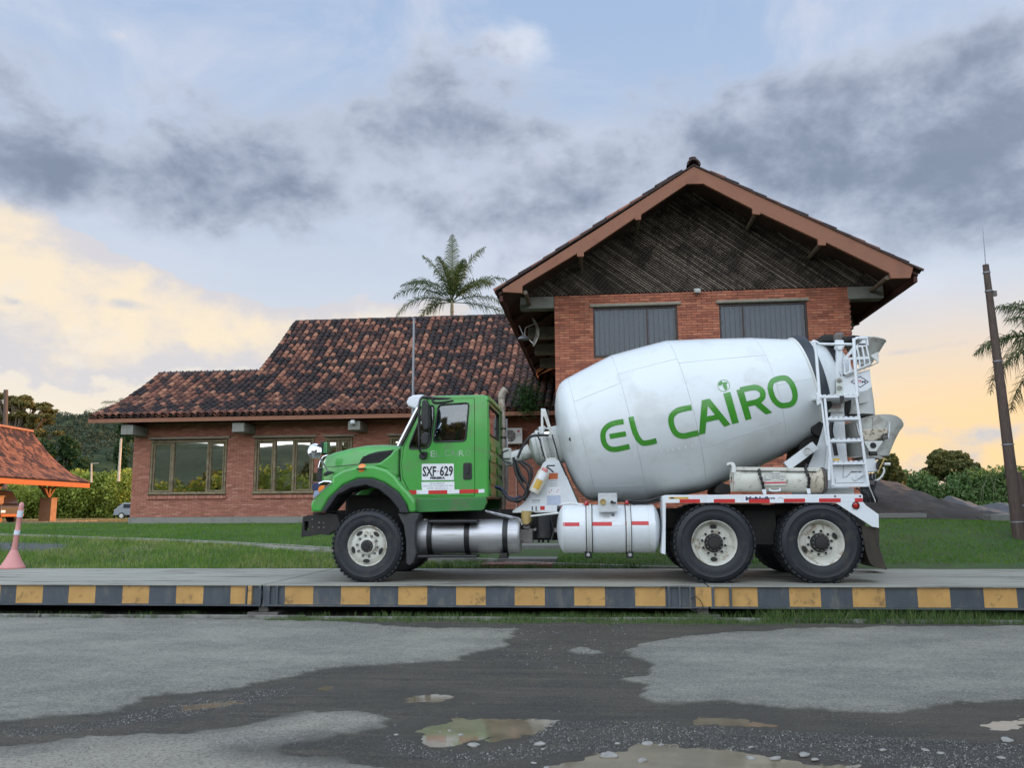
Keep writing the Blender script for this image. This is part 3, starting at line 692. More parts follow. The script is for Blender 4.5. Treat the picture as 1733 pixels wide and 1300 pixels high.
for i in range(3):
    xa, xb = ends[i]+.012, ends[i+1]-.012
    mb = MB(); mb.box(xa, xb, FRONT-.035, 14.55, DECK-.010, DECK); mb.build('deck_plate', deck_m, wb)
    mb = MB(); stripes(mb, (B1, B2, B3)[i], xa+.03, xb-.03, (1, 0, 1)[i] if i else 1)
    mb.build('girder_web', [gird_y, gird_k], wb)
    mb = MB(); mb.box(xa, xb, FRONT-.05, FRONT+.09, DECK-.285, DECK-.263); mb.build('bottom_flange', gird_k, wb)
    mb = MB(); mb.box(xa, xb, 14.40, 14.42, DECK-.27, DECK-.011); mb.box(xa+.2, xb-.2, 12.6, 12.7, DECK-.27, DECK-.011); mb.box(xa+.2, xb-.2, 13.3, 13.4, DECK-.27, DECK-.011); mb.each('inner_beam', under, wb)
# joint hardware at the two module gaps
for jx, xs in ((JX[0], ((418, 3), (424, 8), (441, 5), (452, 14), (470, 4))), (JX[1], ((1132, 5), (1150, 4), (1168, 4), (1206, 5), (1236, 4)))):
    for px, w in xs:
        X = at(px, 1010, FRONT)[0]; mb = MB(); mb.box(X-w*.0035, X+w*.0035, FRONT-.034, FRONT-.0005, DECK-.262, DECK-.0115); mb.build('stiffener', gird_y if px in (424,) else gird_k, wb)
xa, xb = at(1177, 1010, FRONT)[0], at(1204, 1010, FRONT)[0]
mb = MB(); mb.box(xa, xb, FRONT-.03, FRONT-.001, DECK-.262, DECK-.013); mb.build('junction_cover', gird_y, wb)
for px in (445, 1190):
    X = at(px, 1030, FRONT)[0]; mb = MB(); mb.box(X-.22, X+.22, FRONT-.02, FRONT+.35, -.02, .05); mb.box(X-.07, X+.07, FRONT+.02, FRONT+.25, .05, .135); mb.build('load_cell_foot', rust_steel, wb, bevel=.01)
X = at(441, 1000, FRONT)[0]
mb = MB(); mb.tube(spline([(X+.02, FRONT-.045, DECK-.06), (X+.05, FRONT-.06, DECK-.12), (X+.03, FRONT-.05, DECK-.2)]), .006); mb.build('cable', hose, wb, smooth=60)
X = at(1185, 1030, FRONT)[0]
mb = MB(); mb.tube(spline([(X-.12, FRONT-.04, DECK-.16), (X-.04, FRONT-.07, DECK-.14), (X+.03, FRONT-.06, DECK-.26), (X-.06, FRONT-.06, DECK-.31), (X-.14, FRONT-.05, DECK-.29)]), .005); mb.build('cable', hose, wb, smooth=60)
# ------------------------------------------------------------------ kerbs and path on the lawn
kerb_lt = M('lawn_kerb', (.27, .26, .23), .9, var=.2, scale=5, dirt=(.10, .10, .07), damt=.6, dscale=2)
def kerb_strip(name, px, lab, w=.10, h=.10, up=.04):
    pts = [ground_hit(*p) for p in px]; pts = spline([(a, b_, c) for a, b_, c in pts], 5); mb = MB()
    for i in range(len(pts)-1):
        p, q = pts[i], pts[i+1]; p = Vector((p.x, p.y, float(zt(p.x, p.y))+up-h/2)); q = Vector((q.x, q.y, float(zt(q.x, q.y))+up-h/2)); mb.bar(p, q+(q-p).normalized()*.01, w, h)
    mb.build(name, kerb_lt, label=lab, cat='kerb')
kerb_strip('lawn_kerb', [(-200, 902), (0, 907), (123, 911), (291, 917), (420, 923), (500, 927), (575, 932)], 'thin pale kerb curving across the left lawn', .14, .10, .05)
kerb_strip('path_kerb', [(430, 926), (500, 931), (575, 936), (640, 944), (719, 949), (800, 950), (838, 951)], 'wider grey kerb below the truck front wheel', .20, .14, .05)
kerb_strip('path_kerb', [(838, 951), (934, 956), (1030, 959), (1121, 962), (1160, 963)], 'pale kerb along the lawn between the tanks and rear wheels', .12, .14, .03)
paver = M('red_paving', (.22, .105, .085), .9, var=.2, scale=6, bump=.3); step_m = M('washed_stone_step', (.17, .165, .15), .95, var=.25, scale=50, bump=.6, bscale=120)
# entrance path and steps
def zf(y): return float(zt(0, y))
path = empty('entrance_path', (-.6, 16, .45), 'short stepped stone path with red strip leading to the building', 'path')
def slab(name, x0, x1, y0, y1, z0, z1, m): mb = MB(); mb.box(x0, x1, y0, y1, z0, z1); return mb.build(name, m, path, bevel=.01)
xa = on_z(845, 952, .5)[0]; xb = on_z(930, 952, .5)[0]
slab('red_strip', xa-.35, xb+.05, 14.95, 15.5, .30, .47, paver)
slab('slab', xa-.1, xb+.1, 15.51, 17.2, .30, .53, step_m)
slab('step', xa+.1, xb+.1, 17.21, 18.6, .4, .70, step_m); slab('step', xa+.1, xb+.1, 18.61, 20.2, .4, .86, step_m)
slab('landing', xa+.1, xb+.1, 20.21, 29.8, .4, 1.03, step_m)

# ------------------------------------------------------------------ grass
def blades(xy, hmin, hmax, wd, lean=.5):
    n = len(xy); x, y = xy[:, 0], xy[:, 1]; z = xy[:, 2]
    a = RNG.uniform(0, 2*np.pi, n); h = RNG.uniform(hmin, hmax, n)*(.6+.8*fbm(x*.8, y*.8, 3)); l = RNG.uniform(0, lean, n)*h; w_ = wd*RNG.uniform(.7, 1.4, n)
    b_ = RNG.uniform(0, 2*np.pi, n)
    p0 = np.stack([x-np.cos(b_)*w_/2, y-np.sin(b_)*w_/2, z-.01], -1); p1 = np.stack([x+np.cos(b_)*w_/2, y+np.sin(b_)*w_/2, z-.01], -1)
    p2 = np.stack([x+np.cos(a)*l, y+np.sin(a)*l, z+h], -1)
    return np.stack([p0, p1, p2], 1)
def leafmat(name, cols, rough=.6, transl=.25):
    m = bpy.data.materials.new(name); m.use_nodes = True; t = NT(m.node_tree); b = m.node_tree.nodes['Principled BSDF']
    at_ = t.n('ShaderNodeAttribute', attribute_name='tint'); r = t.n('ShaderNodeValToRGB'); t.put(r.inputs[0], at_.outputs['Fac'])
    e = r.color_ramp.elements; e[0].color = cols[0]+(1,); e[1].color = cols[-1]+(1,)
    for i in range(1, len(cols)-1): q = e.new(i/(len(cols)-1)); q.color = cols[i]+(1,)
    t.put(b.inputs['Base Color'], r.outputs[0]); b.inputs['Roughness'].default_value = rough; b.inputs['Specular IOR Level'].default_value = .3
    tl = t.n('ShaderNodeBsdfTranslucent'); t.put(tl.inputs[0], r.outputs[0]); mx_ = t.n('ShaderNodeMixShader'); mx_.inputs[0].default_value = transl
    m.node_tree.links.new(b.outputs[0], mx_.inputs[1]); m.node_tree.links.new(tl.outputs[0], mx_.inputs[2]); m.node_tree.links.new(mx_.outputs[0], m.node_tree.nodes['Material Output'].inputs[0]); return m
grass_m = leafmat('grass_blades', [(.030, .085, .007), (.068, .170, .012), (.105, .215, .020), (.20, .26, .05), (.34, .32, .15)])
def lawn_points(n, x0, x1, y0, y1, keep=None):
    u = RNG.random(n); y = y0*(y1/y0)**u; x = RNG.uniform(x0, x1, n)
    xs = x*(y/15.0) if x0 < -15 else x
    ok = np.ones(n, bool)
    ok &= ~inpoly(xs, y, drive); ok &= ~((xs > xa-.36) & (xs < xb+.1) & (y < 29))
    ok &= ~((y > 20.4) & (xs > -.95) & (xs < 6.2)) & ~((y > 29.7) & (xs > -17.6) & (xs < 9))
    if keep is not None: ok &= keep(xs, y)
    xs, y = xs[ok], y[ok]; return np.stack([xs, y, zt(xs, y)], -1)
kr = [ground_hit(*p) for p in [(0, 907), (123, 911), (291, 917), (420, 923), (500, 927), (575, 932)]]
kx = np.array([-40]+[k[0] for k in kr]+[-2.5, 30]); ky = np.array([28]+[k[1] for k in kr]+[15.2, 15.2])
kyf = lambda x: np.interp(x, kx, ky)
g1 = lawn_points(230000, -16, 9.5, 14.8, 30, lambda x, y: y > kyf(x)+.12)
c1_ = blades(g1, .025, .075, .012); t1 = np.clip(-.02+.42*fbm(g1[:, 0]*.5, g1[:, 1]*.5, 4)+.42*fbm(g1[:, 0]*3.2, g1[:, 1]*2.2, 3)+RNG.normal(0, .10, len(g1)), 0, .85)
g2 = lawn_points(150000, -16, 0, 14.72, 28, lambda x, y: (y < kyf(x)-.12) & (RNG.random(len(x)) < .25+1.2*fbm(x*1.1+9, y*1.1, 4)))
c2_ = blades(g2, .04, .12, .012, .9); t2 = np.clip(.20+.45*fbm(g2[:, 0]*.7+31, g2[:, 1]*.9, 4)+.45*fbm(g2[:, 0]*3, g2[:, 1]*3, 3)+RNG.normal(0, .15, len(g2)), 0, 1)
place(tri_mesh('lawn_grass', np.concatenate([c1_, c2_]), grass_m, 3, np.concatenate([t1, t2])), 'lawn_grass', kind='stuff', label='mown green grass with rougher patches behind the weighbridge', cat='grass')
# tall weeds: left lawn, deck back edge, and the strip by the road
def clumps(cent, per, spread, hmin, hmax, wd, zf_):
    out = []
    for (x, y) in cent:
        k = np.stack([x+RNG.normal(0, spread, per), y+RNG.normal(0, spread*.5, per)], -1); z = zf_(k[:, 0], k[:, 1]); out.append(np.concatenate([k, z[:, None]], 1))
    p = np.concatenate(out); return blades(p, hmin, hmax, wd, 1.1)
wc = [(RNG.uniform(-15, -3), RNG.uniform(14.8, 19)) for _ in range(90)]
w1 = clumps(wc, 26, .10, .08, .22, .010, zt)
w2 = clumps([(RNG.uniform(-4.5, .8), RNG.uniform(14.75, 14.9)) for _ in range(60)], 22, .07, .06, .16, .010, zt)
w5 = clumps([(RNG.uniform(-12.8, -11.2), RNG.uniform(17, 18)) for _ in range(7)], 6, .12, .5, .85, .008, zt)
z0f = lambda x, y: 0*x-.02
den = [(-13, 12, 130, .05, .11), (-3.0, 1.8, 130, .05, .13), (1.9, 9.5, 250, .07, .19), (-4.4, 2.4, 330, .02, .07)]
out = [w1, w2, w5]
for k, (a, b_, n, h0, h1) in enumerate(den):
    yy = (11.2, 11.06) if k != 3 else (11.1, 10.98)
    out.append(clumps([(RNG.uniform(a, b_), RNG.uniform(yy[1]+.08, yy[0]+.22) if k != 3 else RNG.uniform(10.80, 11.18)) for _ in range(n)], 24, .07, h0, h1, .008, z0f))
w_ = np.concatenate(out); weed_m = leafmat('weed_blades', [(.03, .075, .015), (.06, .13, .03), (.12, .19, .05), (.25, .25, .12)])
place(tri_mesh('weeds', w_, weed_m, 3, np.clip(RNG.normal(.5, .22, len(w_)), 0, 1)), 'weeds', kind='stuff', label='long weeds along the road kerb and weighbridge edges', cat='weeds')
# dark moss and mud strip by the kerb
mb = MB(); pts = gz([(555, 1050), (640, 1052), (760, 1052), (900, 1052), (1200, 1056), (1330, 1060), (1180, 1074), (1000, 1072), (820, 1068), (640, 1062)])
n = len(pts)
# dry grass far left
g3 = np.stack([RNG.uniform(-52, -14, 26000), RNG.uniform(43, 72, 26000)], -1); g3 = np.concatenate([g3, zt(g3[:, 0], g3[:, 1])[:, None]], 1)
dry_m = leafmat('dry_grass_blades', [(.10, .10, .03), (.22, .17, .07), (.34, .26, .12)])
place(tri_mesh('dry_grass', blades(g3, .06, .2, .04, .8), dry_m, 3, RNG.random(len(g3))), 'dry_grass', kind='stuff', label='tall dry straw coloured grass below the hedge', cat='grass')
# ------------------------------------------------------------------ brick office: tower and long wing
WT, RK, WW = 20.70, 19.40, 30.0
bld = empty('brick_building', (2.6, 24, 1.0), 'red brick office with gabled two storey block and long low wing under clay tiles', 'building')
def brick_field(x0, x1, z0, z1, Y, holes, mats, parts_of, nparts, rank, lb=.245, hb=.056, px=.256, pz=.0665, wy=.10, side=None):
    "bricks as real blocks, joints recessed; the best ranked ones are objects, the rest one mesh"
    L = []; k = 0; z = z0
    while z+hb <= z1+.001:
        x = x0-(px/2 if k % 2 else 0)
        while x < x1:
            segs = [(max(x, x0), min(x+lb, x1))]
            for (a, b_, c, d) in holes:
                if z+hb > c+.004 and z < d-.004:
                    ns = []
                    for s0, s1 in segs:
                        if s1 <= a or s0 >= b_: ns.append((s0, s1))
                        else:
                            if s0 < a: ns.append((s0, a))
                            if s1 > b_: ns.append((b_, s1))
                    segs = ns
            for s0, s1 in segs:
                if s1-s0 > .03: L.append((s0, s1, z))
            x += px
        z += pz; k += 1
    full = [l for l in L if l[1]-l[0] > lb-.002]; full.sort(key=lambda l: rank((l[0]+l[1])/2, l[2]))
    chosen = set(full[:nparts])
    bm = bmesh.new(); bmesh.ops.create_cube(bm, size=1)
    for v in bm.verts: v.co = Vector((v.co.x*lb, v.co.y*wy, v.co.z*hb+hb/2))
    bmesh.ops.bevel(bm, geom=[e for e in bm.edges if all(v.co.y < 0 for v in e.verts)], offset=.004, segments=1, affect='EDGES')
    me = bpy.data.meshes.new('brick'); bm.to_mesh(me); bm.free(); me.materials.append(mats[0])
    a = me.attributes.new('tint', 'FLOAT', 'FACE')
    po = origin(parts_of)
    for s0, s1, z in chosen:
        o = bpy.data.objects.new('brick', me); put(o, 'brick', parts_of); o.location = Vector(((s0+s1)/2, Y+wy/2-random.uniform(0, .006), z))-po
    rest = [l for l in L if l not in chosen]; n = len(rest)
    A = np.array(rest); dy_ = RNG.uniform(0, .007, n)
    X0, X1, Z0, Z1, Y0, Y1 = A[:, 0], A[:, 1], A[:, 2], A[:, 2]+hb, Y-dy_, np.full(n, Y+wy)
    P = lambda x, y, z: np.stack([x, y, z], -1)
    q = [np.stack([P(X0, Y0, Z0), P(X1, Y0, Z0), P(X1, Y0, Z1), P(X0, Y0, Z1)], 1), np.stack([P(X0, Y0, Z1), P(X1, Y0, Z1), P(X1, Y1, Z1), P(X0, Y1, Z1)], 1),
         np.stack([P(X0, Y1, Z0), P(X1, Y1, Z0), P(X1, Y0, Z0), P(X0, Y0, Z0)], 1), np.stack([P(X0, Y1, Z0), P(X0, Y0, Z0), P(X0, Y0, Z1), P(X0, Y1, Z1)], 1), np.stack([P(X1, Y0, Z0), P(X1, Y1, Z0), P(X1, Y1, Z1), P(X1, Y0, Z1)], 1)]
    tv = RNG.random(n); me = tri_mesh('brickwork', np.concatenate(q), mats[1], 4, np.concatenate([tv]*5))
    place(me, 'brickwork', parts_of, kind='stuff')
def boxpart(name, x0, x1, y0, y1, z0, z1, m, par=bld, bevel=0, **k):
    mb = MB(); mb.box(x0, x1, y0, y1, z0, z1); return mb.build(name, m, par, bevel=bevel, **k)
XL, XR = at(938, 501, WT)[0], at(1437, 487, WT)[0]; ZT = at(938, 501, WT)[1]
w1x = (at(1004, 560, WT)[0], at(1147.5, 560, WT)[0]); w2x = (at(1217.5, 545, WT)[0], at(1367, 545, WT)[0])
wz = (at(1004, 605, WT)[1], at(1004, 521, WT)[1])
holes = [(w1x[0], w1x[1], wz[0], wz[1]), (w2x[0], w2x[1], wz[0], wz[1])]
brick_field(XL, XR, 1.0, ZT, WT, holes, (brick_p, brick_s), bld, 300, lambda x, z: -z)
# core wall behind the brick skin, with the window openings
mb = MB(); mb.plate([(XL+.01, 1.0), (XR-.01, 1.0), (XR-.01, ZT-.01), (XL+.01, ZT-.01)], [[(a, c), (b_, c), (b_, d), (a, d)] for a, b_, c, d in holes], lambda u, v: (u, WT+.012, v), (0, .2, 0)); mb.build('wall', mortar, bld)
# side walls
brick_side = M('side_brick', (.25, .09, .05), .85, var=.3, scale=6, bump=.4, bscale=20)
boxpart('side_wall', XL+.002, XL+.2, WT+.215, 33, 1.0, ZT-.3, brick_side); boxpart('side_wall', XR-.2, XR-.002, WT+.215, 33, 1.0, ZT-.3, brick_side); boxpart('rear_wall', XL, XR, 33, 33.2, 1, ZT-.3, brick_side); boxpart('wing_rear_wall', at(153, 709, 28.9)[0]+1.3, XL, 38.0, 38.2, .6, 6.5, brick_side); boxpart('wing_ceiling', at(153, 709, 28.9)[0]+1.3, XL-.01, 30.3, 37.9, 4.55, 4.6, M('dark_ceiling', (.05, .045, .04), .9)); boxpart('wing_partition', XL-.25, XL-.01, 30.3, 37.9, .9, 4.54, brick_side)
blind_back = M('dim_room_behind', (.05, .055, .06), .9)
for (a, b_, c, d), lx, split, light in ((holes[0], (998.5, 1152), 1096, True), (holes[1], (1212, 1368), 1259, False)):
    mb = MB(); ph = d-c; t_ = .05
    mb.plate([(a+.002, c+.002), (b_-.002, c+.002), (b_-.002, d-.002), (a+.002, d-.002)], [[(a+t_, c+t_), (b_-t_, c+t_), (b_-t_, d-t_), (a+t_, d-t_)]], lambda u, v: (u, WT+.02, v), (0, .09, 0))
    win = mb.build('upper_window', frame_dk, bld)
    sx = at(split, 560, WT)[0]
    mb = MB(); mb.box(sx-.018, sx+.018, WT+.03, WT+.075, c+t_, d-t_); mb.build('mullion', frame_dk, win)
    for u0, u1 in ((a+t_, sx-.019), (sx+.019, b_-t_)):
        mb = MB(); mb.box(u0, u1, WT+.05, WT+.056, c+t_, d-t_); mb.build('pane', win_up, win)
    mb = MB(); x = a+.06; k = 0
    while x < b_-.09:
        an = .45; mb.obox((x+.045, WT+.17, (c+d)/2), (math.cos(an), math.sin(an), 0), (-math.sin(an), math.cos(an), 0), (0, 0, 1), .060, .0015, ph/2-.06); x += .125
    o = mb.build('vertical_blinds', blind_m, win)
    mb = MB(); mb.box(a, b_, WT+.19, WT+.2, c, d); mb.build('blind_backing', blind_back, win)
    mb = MB(); z = at(lx[0], 519 if light else 515, WT)[1]; mb.cyl((at(lx[0], 518, WT)[0], WT-.02, d+.045), (at(lx[1], 510, WT)[0], WT-.02, d+.045), .045, n=10); mb.build('lintel', lintel_m, bld, smooth=50)
    boxpart('soldier_gap', a-.02, b_+.02, WT-.004, WT+.05, d+.001, d+.012, frame_dk)
# concrete beams carrying the side eaves
for px0, px1, y0_, y1_ in ((880, 937.5, 506, 527), (1433.5, 1496, 485.5, 507)):
    a = at(px0, y0_, WT); b_ = at(px1, y1_, WT)
    for Y in (WT, 23.2, 25.7, 28.2):
        z1_ = ZT-.01 if Y == WT else ZT-.25
        boxpart('eave_beam', a[0]+(0 if px0 < 900 else .003), b_[0]-(.003 if px0 < 900 else 0), Y-.02, Y+.32, z1_-.31, z1_, concrete, bevel=.01)
# rake boards with the notched purlin drops
top_l = [at(850, 488, RK), at(1174, 281, RK), at(1546, 454, RK)]
board = [at(*p, RK) for p in [(850, 489), (1010, 388), (1174, 281), (1300, 336), (1420, 392), (1546, 452), (1541, 470.5), (1508, 471), (1505.5, 462), (1398, 410), (1398, 415), (1385, 415), (1384, 405), (1287, 360), (1287, 363), (1274, 362), (1273, 353), (1190, 310.5), (1162.5, 311), (1085, 363), (1085, 371.5), (1076, 372), (1074, 369), (988, 427), (988, 434), (977, 434), (976, 429), (884, 484), (884, 496), (851, 494)]]
mb = MB(); mb.prism(board, RK, RK+.09); mb.build('rake_board', fascia_m, bld, bevel=.008)
rdg = Vector((top_l[1][0], 0, top_l[1][1])); eL = Vector((at(843, 492, RK)[0], 0, at(843, 492, RK)[1])); eR = Vector((at(1556, 458, RK)[0], 0, at(1556, 458, RK)[1]))
YB = 33.6
mb = MB()
for e in (eL, eR):
    n_ = Vector((0, 0, 1)); mb.prism3([(e.x, RK+.095, e.z-.02), (rdg.x, RK+.095, rdg.z-.02), (rdg.x, RK+.095, rdg.z-.10), (e.x, RK+.095, e.z-.10)], (0, YB-RK-.1, 0))
mb.build('roof_deck', soffit_m, bld)
mb = MB()
for e, s_ in ((eL, 1), (eR, -1)):
    mb.box(min(e.x+.02*s_, e.x+.10*s_), max(e.x+.02*s_, e.x+.10*s_), RK+.10, YB, e.z-.24, e.z-.10)
mb.each('eave_board', M('dark_red_eave_board', (.075, .022, .018), .8, var=.2), bld)
for px, py in ((982, 432), (1080.5, 369), (1280, 361), (1391.5, 412), (889, 497), (1502, 472)):
    a = at(px, py, RK+.1); mb = MB(); mb.cyl((a[0], RK+.092, a[1]+.03), (a[0], WT+.3, a[1]+.03), .055, n=8); mb.build('purlin', purlin_m, bld, smooth=60)
for k in range(6):       # rafters under the side eaves
    Y = 21.9+k*1.9
    for e, xw in ((eL, XL), (eR, XR)):
        zw = e.z+(rdg.z-e.z)*abs(xw-e.x)/abs(rdg.x-e.x); mb = MB(); mb.bar((e.x+.1*(1 if e is eL else -1), Y, e.z-.15), (xw, Y, zw-.15), .07, .10); mb.build('rafter', soffit_m, bld)
# cane screen in the gable
gl = Vector((at(884, 505, WT)[0], 0, ZT+.015)); gr = Vector((at(1497, 485, WT)[0], 0, ZT+.015))
slL = (rdg.z-eL.z)/(rdg.x-eL.x); slR = (rdg.z-eR.z)/(rdg.x-eR.x)
def gable_top(x): return (eL.z+(x-eL.x)*slL if x < rdg.x else eR.z+(x-eR.x)*slR)-.105
poly = [(gl.x, gl.z), (gr.x, gr.z), (gr.x, max(gable_top(gr.x), gr.z+.01)), (rdg.x, rdg.z-.105), (gl.x, max(gable_top(gl.x), gl.z+.01))]
mb = MB(); mb.prism(poly, WT+.06, WT+.12); mb.build('gable_backing', cane_bg, bld)
def clip_line(o, d, poly):
    t0, t1 = -1e9, 1e9; n = len(poly)
    for i in range(n):
        p, q = poly[i], poly[(i+1) % n]; e = (q[0]-p[0], q[1]-p[1]); nx, nz = -e[1], e[0]
        num = (o[0]-p[0])*nx+(o[1]-p[1])*nz; den_ = d[0]*nx+d[1]*nz
        if abs(den_) < 1e-9:
            if num < 0: return None
            continue
        t = -num/den_
        if den_ > 0: t0 = max(t0, t)
        else: t1 = min(t1, t)
    return (t0, t1) if t1-t0 > .15 else None
an = R(-37); d = (math.cos(an), math.sin(an)); nrm = (-d[1], d[0]); cmesh = {}
k = -90; cnt = 0
while k < 150:
    o_ = (rdg.x+nrm[0]*k*.054, ZT+nrm[1]*k*.054); r_ = clip_line(o_, d, poly)
    if r_ and cnt < 300:
        a = Vector((o_[0]+d[0]*r_[0], WT+random.uniform(.0, .012), o_[1]+d[1]*r_[0])); b_ = Vector((o_[0]+d[0]*r_[1], WT+random.uniform(.0, .012), o_[1]+d[1]*r_[1]))
        mb = MB(); mb.tube([a, a.lerp(b_, .5)+Vector((0, 0, random.uniform(-.006, .006))), b_], random.uniform(.013, .019), n=5); o = mb.build('cane', cane_m, bld, smooth=60); cnt += 1
    k += 1
mb = MB(); d2 = (math.cos(R(48)), math.sin(R(48))); n2_ = (-d2[1], d2[0])
for k in range(-120, 120):
    o_ = (rdg.x+n2_[0]*k*.085, ZT+n2_[1]*k*.085); r_ = clip_line(o_, d2, poly)
    if r_: mb.tube([(o_[0]+d2[0]*r_[0], WT+.035, o_[1]+d2[1]*r_[0]), (o_[0]+d2[0]*r_[1], WT+.035, o_[1]+d2[1]*r_[1])], .012, n=4)
mb.build('cross_canes', M('pale_cane', (.10, .085, .065), .85, var=.4, scale=12), bld, kind='stuff')

# ---- clay tiles
def tile_mesh(name, mat, L=.40, r0=.126, r1=.088, seg=7, th=.024):
    mb = MB(); vo = []
    for (t, r) in ((0, r0), (L, r1)):
        for rr in (r, r-th):
            for i in range(seg+1):
                a = math.pi*i/seg; vo.append((rr*math.cos(a), t, rr*math.sin(a)*.82))
    k = seg+1; f = []
    for i in range(seg):
        f += [(i+1, i, 2*k+i, 2*k+i+1), (k+i, k+i+1, 3*k+i+1, 3*k+i), (i, i+1, k+i+1, k+i), (2*k+i+1, 2*k+i, 3*k+i, 3*k+i+1)]
    mb.add(vo, f); me = mb.mesh(name, mat, 50); return me
TILE = tile_mesh('tile', tile_p)
def tile_arrays(frames, v, seg=6, L=.40, r0=.126, r1=.088, th=.034):
    "joined cover tiles; frames: (n,4,3) origin, across, along, normal"
    n = len(frames); o, ax, al, nn = [frames[:, i][:, None, :] for i in range(4)]
    qs = []; a = [math.pi*i/seg for i in range(seg+1)]
    pt = lambda ang, r, t: o+ax*(r*math.cos(ang))+al*t+nn*(r*math.sin(ang)*.82)
    for i in range(seg):
        qs.append(np.stack([pt(a[i], r0, 0), pt(a[i+1], r0, 0), pt(a[i+1], r1, L), pt(a[i], r1, L)], 2)[:, 0])
        qs.append(np.stack([pt(a[i], r0-th, 0), pt(a[i+1], r0-th, 0), pt(a[i+1], r0, 0), pt(a[i], r0, 0)], 2)[:, 0])
    return np.concatenate(qs), np.concatenate([v]*len(qs))
def prof_path(prof, step, start=0.0):
    P = spline([(p[0], p[1], 0) for p in prof], 10); out = []; s_ = 0; nxt = start
    for i in range(len(P)-1):
        L = (P[i+1]-P[i]).length
        while nxt <= s_+L:
            t = (nxt-s_)/L; p = P[i].lerp(P[i+1], t); d_ = (P[i+1]-P[i]).normalized(); out.append((p.x, p.y, d_.x, d_.y)); nxt += step
        s_ += L
    return out
def sooty(x, s_, dark=.5):
    n = fbm(np.array([x*.75+40]), np.array([s_*.8+13]), 3)[0]; r = random.random()
    p = min(max(dark+(n-.5)*1.7, .15), .82)
    return random.uniform(0, .46) if r < p else random.uniform(.48, .98)
PROF = [(28.80, 4.88), (31.0, 5.79), (33.5, 7.24), (35.4, 8.62), (37.55, 10.33)]
rows = prof_path(PROF, .345)
XV, XM = at(153, 709, 28.9)[0], at(440, 629, 33.5)[0]
PITCH_X = .277
fr = []; vv = []; part_tiles = []
ncol = int((XL-.02-XV)/PITCH_X)
for c in range(ncol+1):
    x = XV+.11+c*PITCH_X
    for k, (y, z, dy_, dz_) in enumerate(rows):
        if y > 33.25 and x < XM: continue
        if y > 37.3: continue
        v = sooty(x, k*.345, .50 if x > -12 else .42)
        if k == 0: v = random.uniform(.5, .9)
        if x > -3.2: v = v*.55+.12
        al = Vector((random.uniform(-.012, .012), dy_, dz_-.0)+0*dy_) if 0 else Vector((random.uniform(-.012, .012), dy_, dz_+.015)).normalized(); ax = Vector((1, 0, 0)); nn = ax.cross(al).normalized()
        oo = Vector((x+random.uniform(-.012, .012), y+random.uniform(-.02, .02), z+.045+random.uniform(-.005, .008)))
        (part_tiles if k < 5 and len(part_tiles) < 300 and -18.8 < x else fr).append((oo, ax, al, nn, v))
def add_tile_part(t, mesh, par):
    oo, ax, al, nn, v = t; o = bpy.data.objects.new('roof_tile', mesh); put(o, 'roof_tile', par); m = Matrix((ax, al, nn)).transposed().to_4x4(); m.translation = oo-origin(par); o.matrix_local = m; o.color = tile_col(v)
wroof = MB()
P_ = [(q.x, q.y) for q in spline([(p[0], p[1], 0) for p in PROF], 6)]
def under_sheet(x0, x1, pts, mb, th=.05):
    for i in range(len(pts)-1):
        (y0, z0), (y1, z1) = pts[i], pts[i+1]; mb.add([(x0, y0, z0), (x1, y0, z0), (x1, y1, z1), (x0, y1, z1), (x0, y0, z0-th), (x1, y0, z0-th), (x1, y1, z1-th), (x0, y1, z1-th)], [(0, 1, 2, 3), (7, 6, 5, 4), (0, 3, 7, 4), (1, 5, 6, 2), (0, 4, 5, 1), (3, 2, 6, 7)])
low_p = [p for p in P_ if p[0] <= 33.5]; up_p = [low_p[-1]]+[p for p in P_ if p[0] > 33.5]
under_sheet(XV, XL-.004, low_p, wroof); under_sheet(XM, XL-.004, up_p, wroof)
yr, zr = low_p[-1]; under_sheet(XV, XM-.004, [(yr, zr), (yr+4.5, zr-2.3)], wroof); yr, zr = up_p[-1]; under_sheet(XM, XL-.004, [(yr, zr), (yr+4, zr-3.0)], wroof)
channel = M('dark_channel_tile', (.045, .028, .024), .95, var=.5, scale=5, bump=.6, bscale=10)
roof = wroof.build('roof', channel, bld)
for t_ in part_tiles: add_tile_part(t_, TILE, roof)
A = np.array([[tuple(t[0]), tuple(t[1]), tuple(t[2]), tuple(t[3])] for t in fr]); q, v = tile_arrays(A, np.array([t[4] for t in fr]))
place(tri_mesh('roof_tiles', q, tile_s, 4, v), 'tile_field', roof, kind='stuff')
# channel tiles between the covers
pans = []; pv_ = []
for c in range(ncol+1):
    x = XV+.11+(c+.5)*PITCH_X
    for k, (y, z, dy_, dz_) in enumerate(rows):
        if (y > 33.45 and x < XM) or y > 37.4 or x > XL-.05: continue
        al = Vector((0, dy_, dz_)).normalized(); ax = Vector((1, 0, 0)); nn = -ax.cross(al).normalized()
        pans.append([(x, y-.06, z+.055), tuple(ax), tuple(al), tuple(nn)]); pv_.append(random.uniform(0, .5) if random.random() < .7 else random.uniform(.4, .8))
q, v = tile_arrays(np.array(pans), np.array(pv_), 4); place(tri_mesh('channel_tiles', q, tile_s, 4, v), 'channel_tiles', roof, kind='stuff')
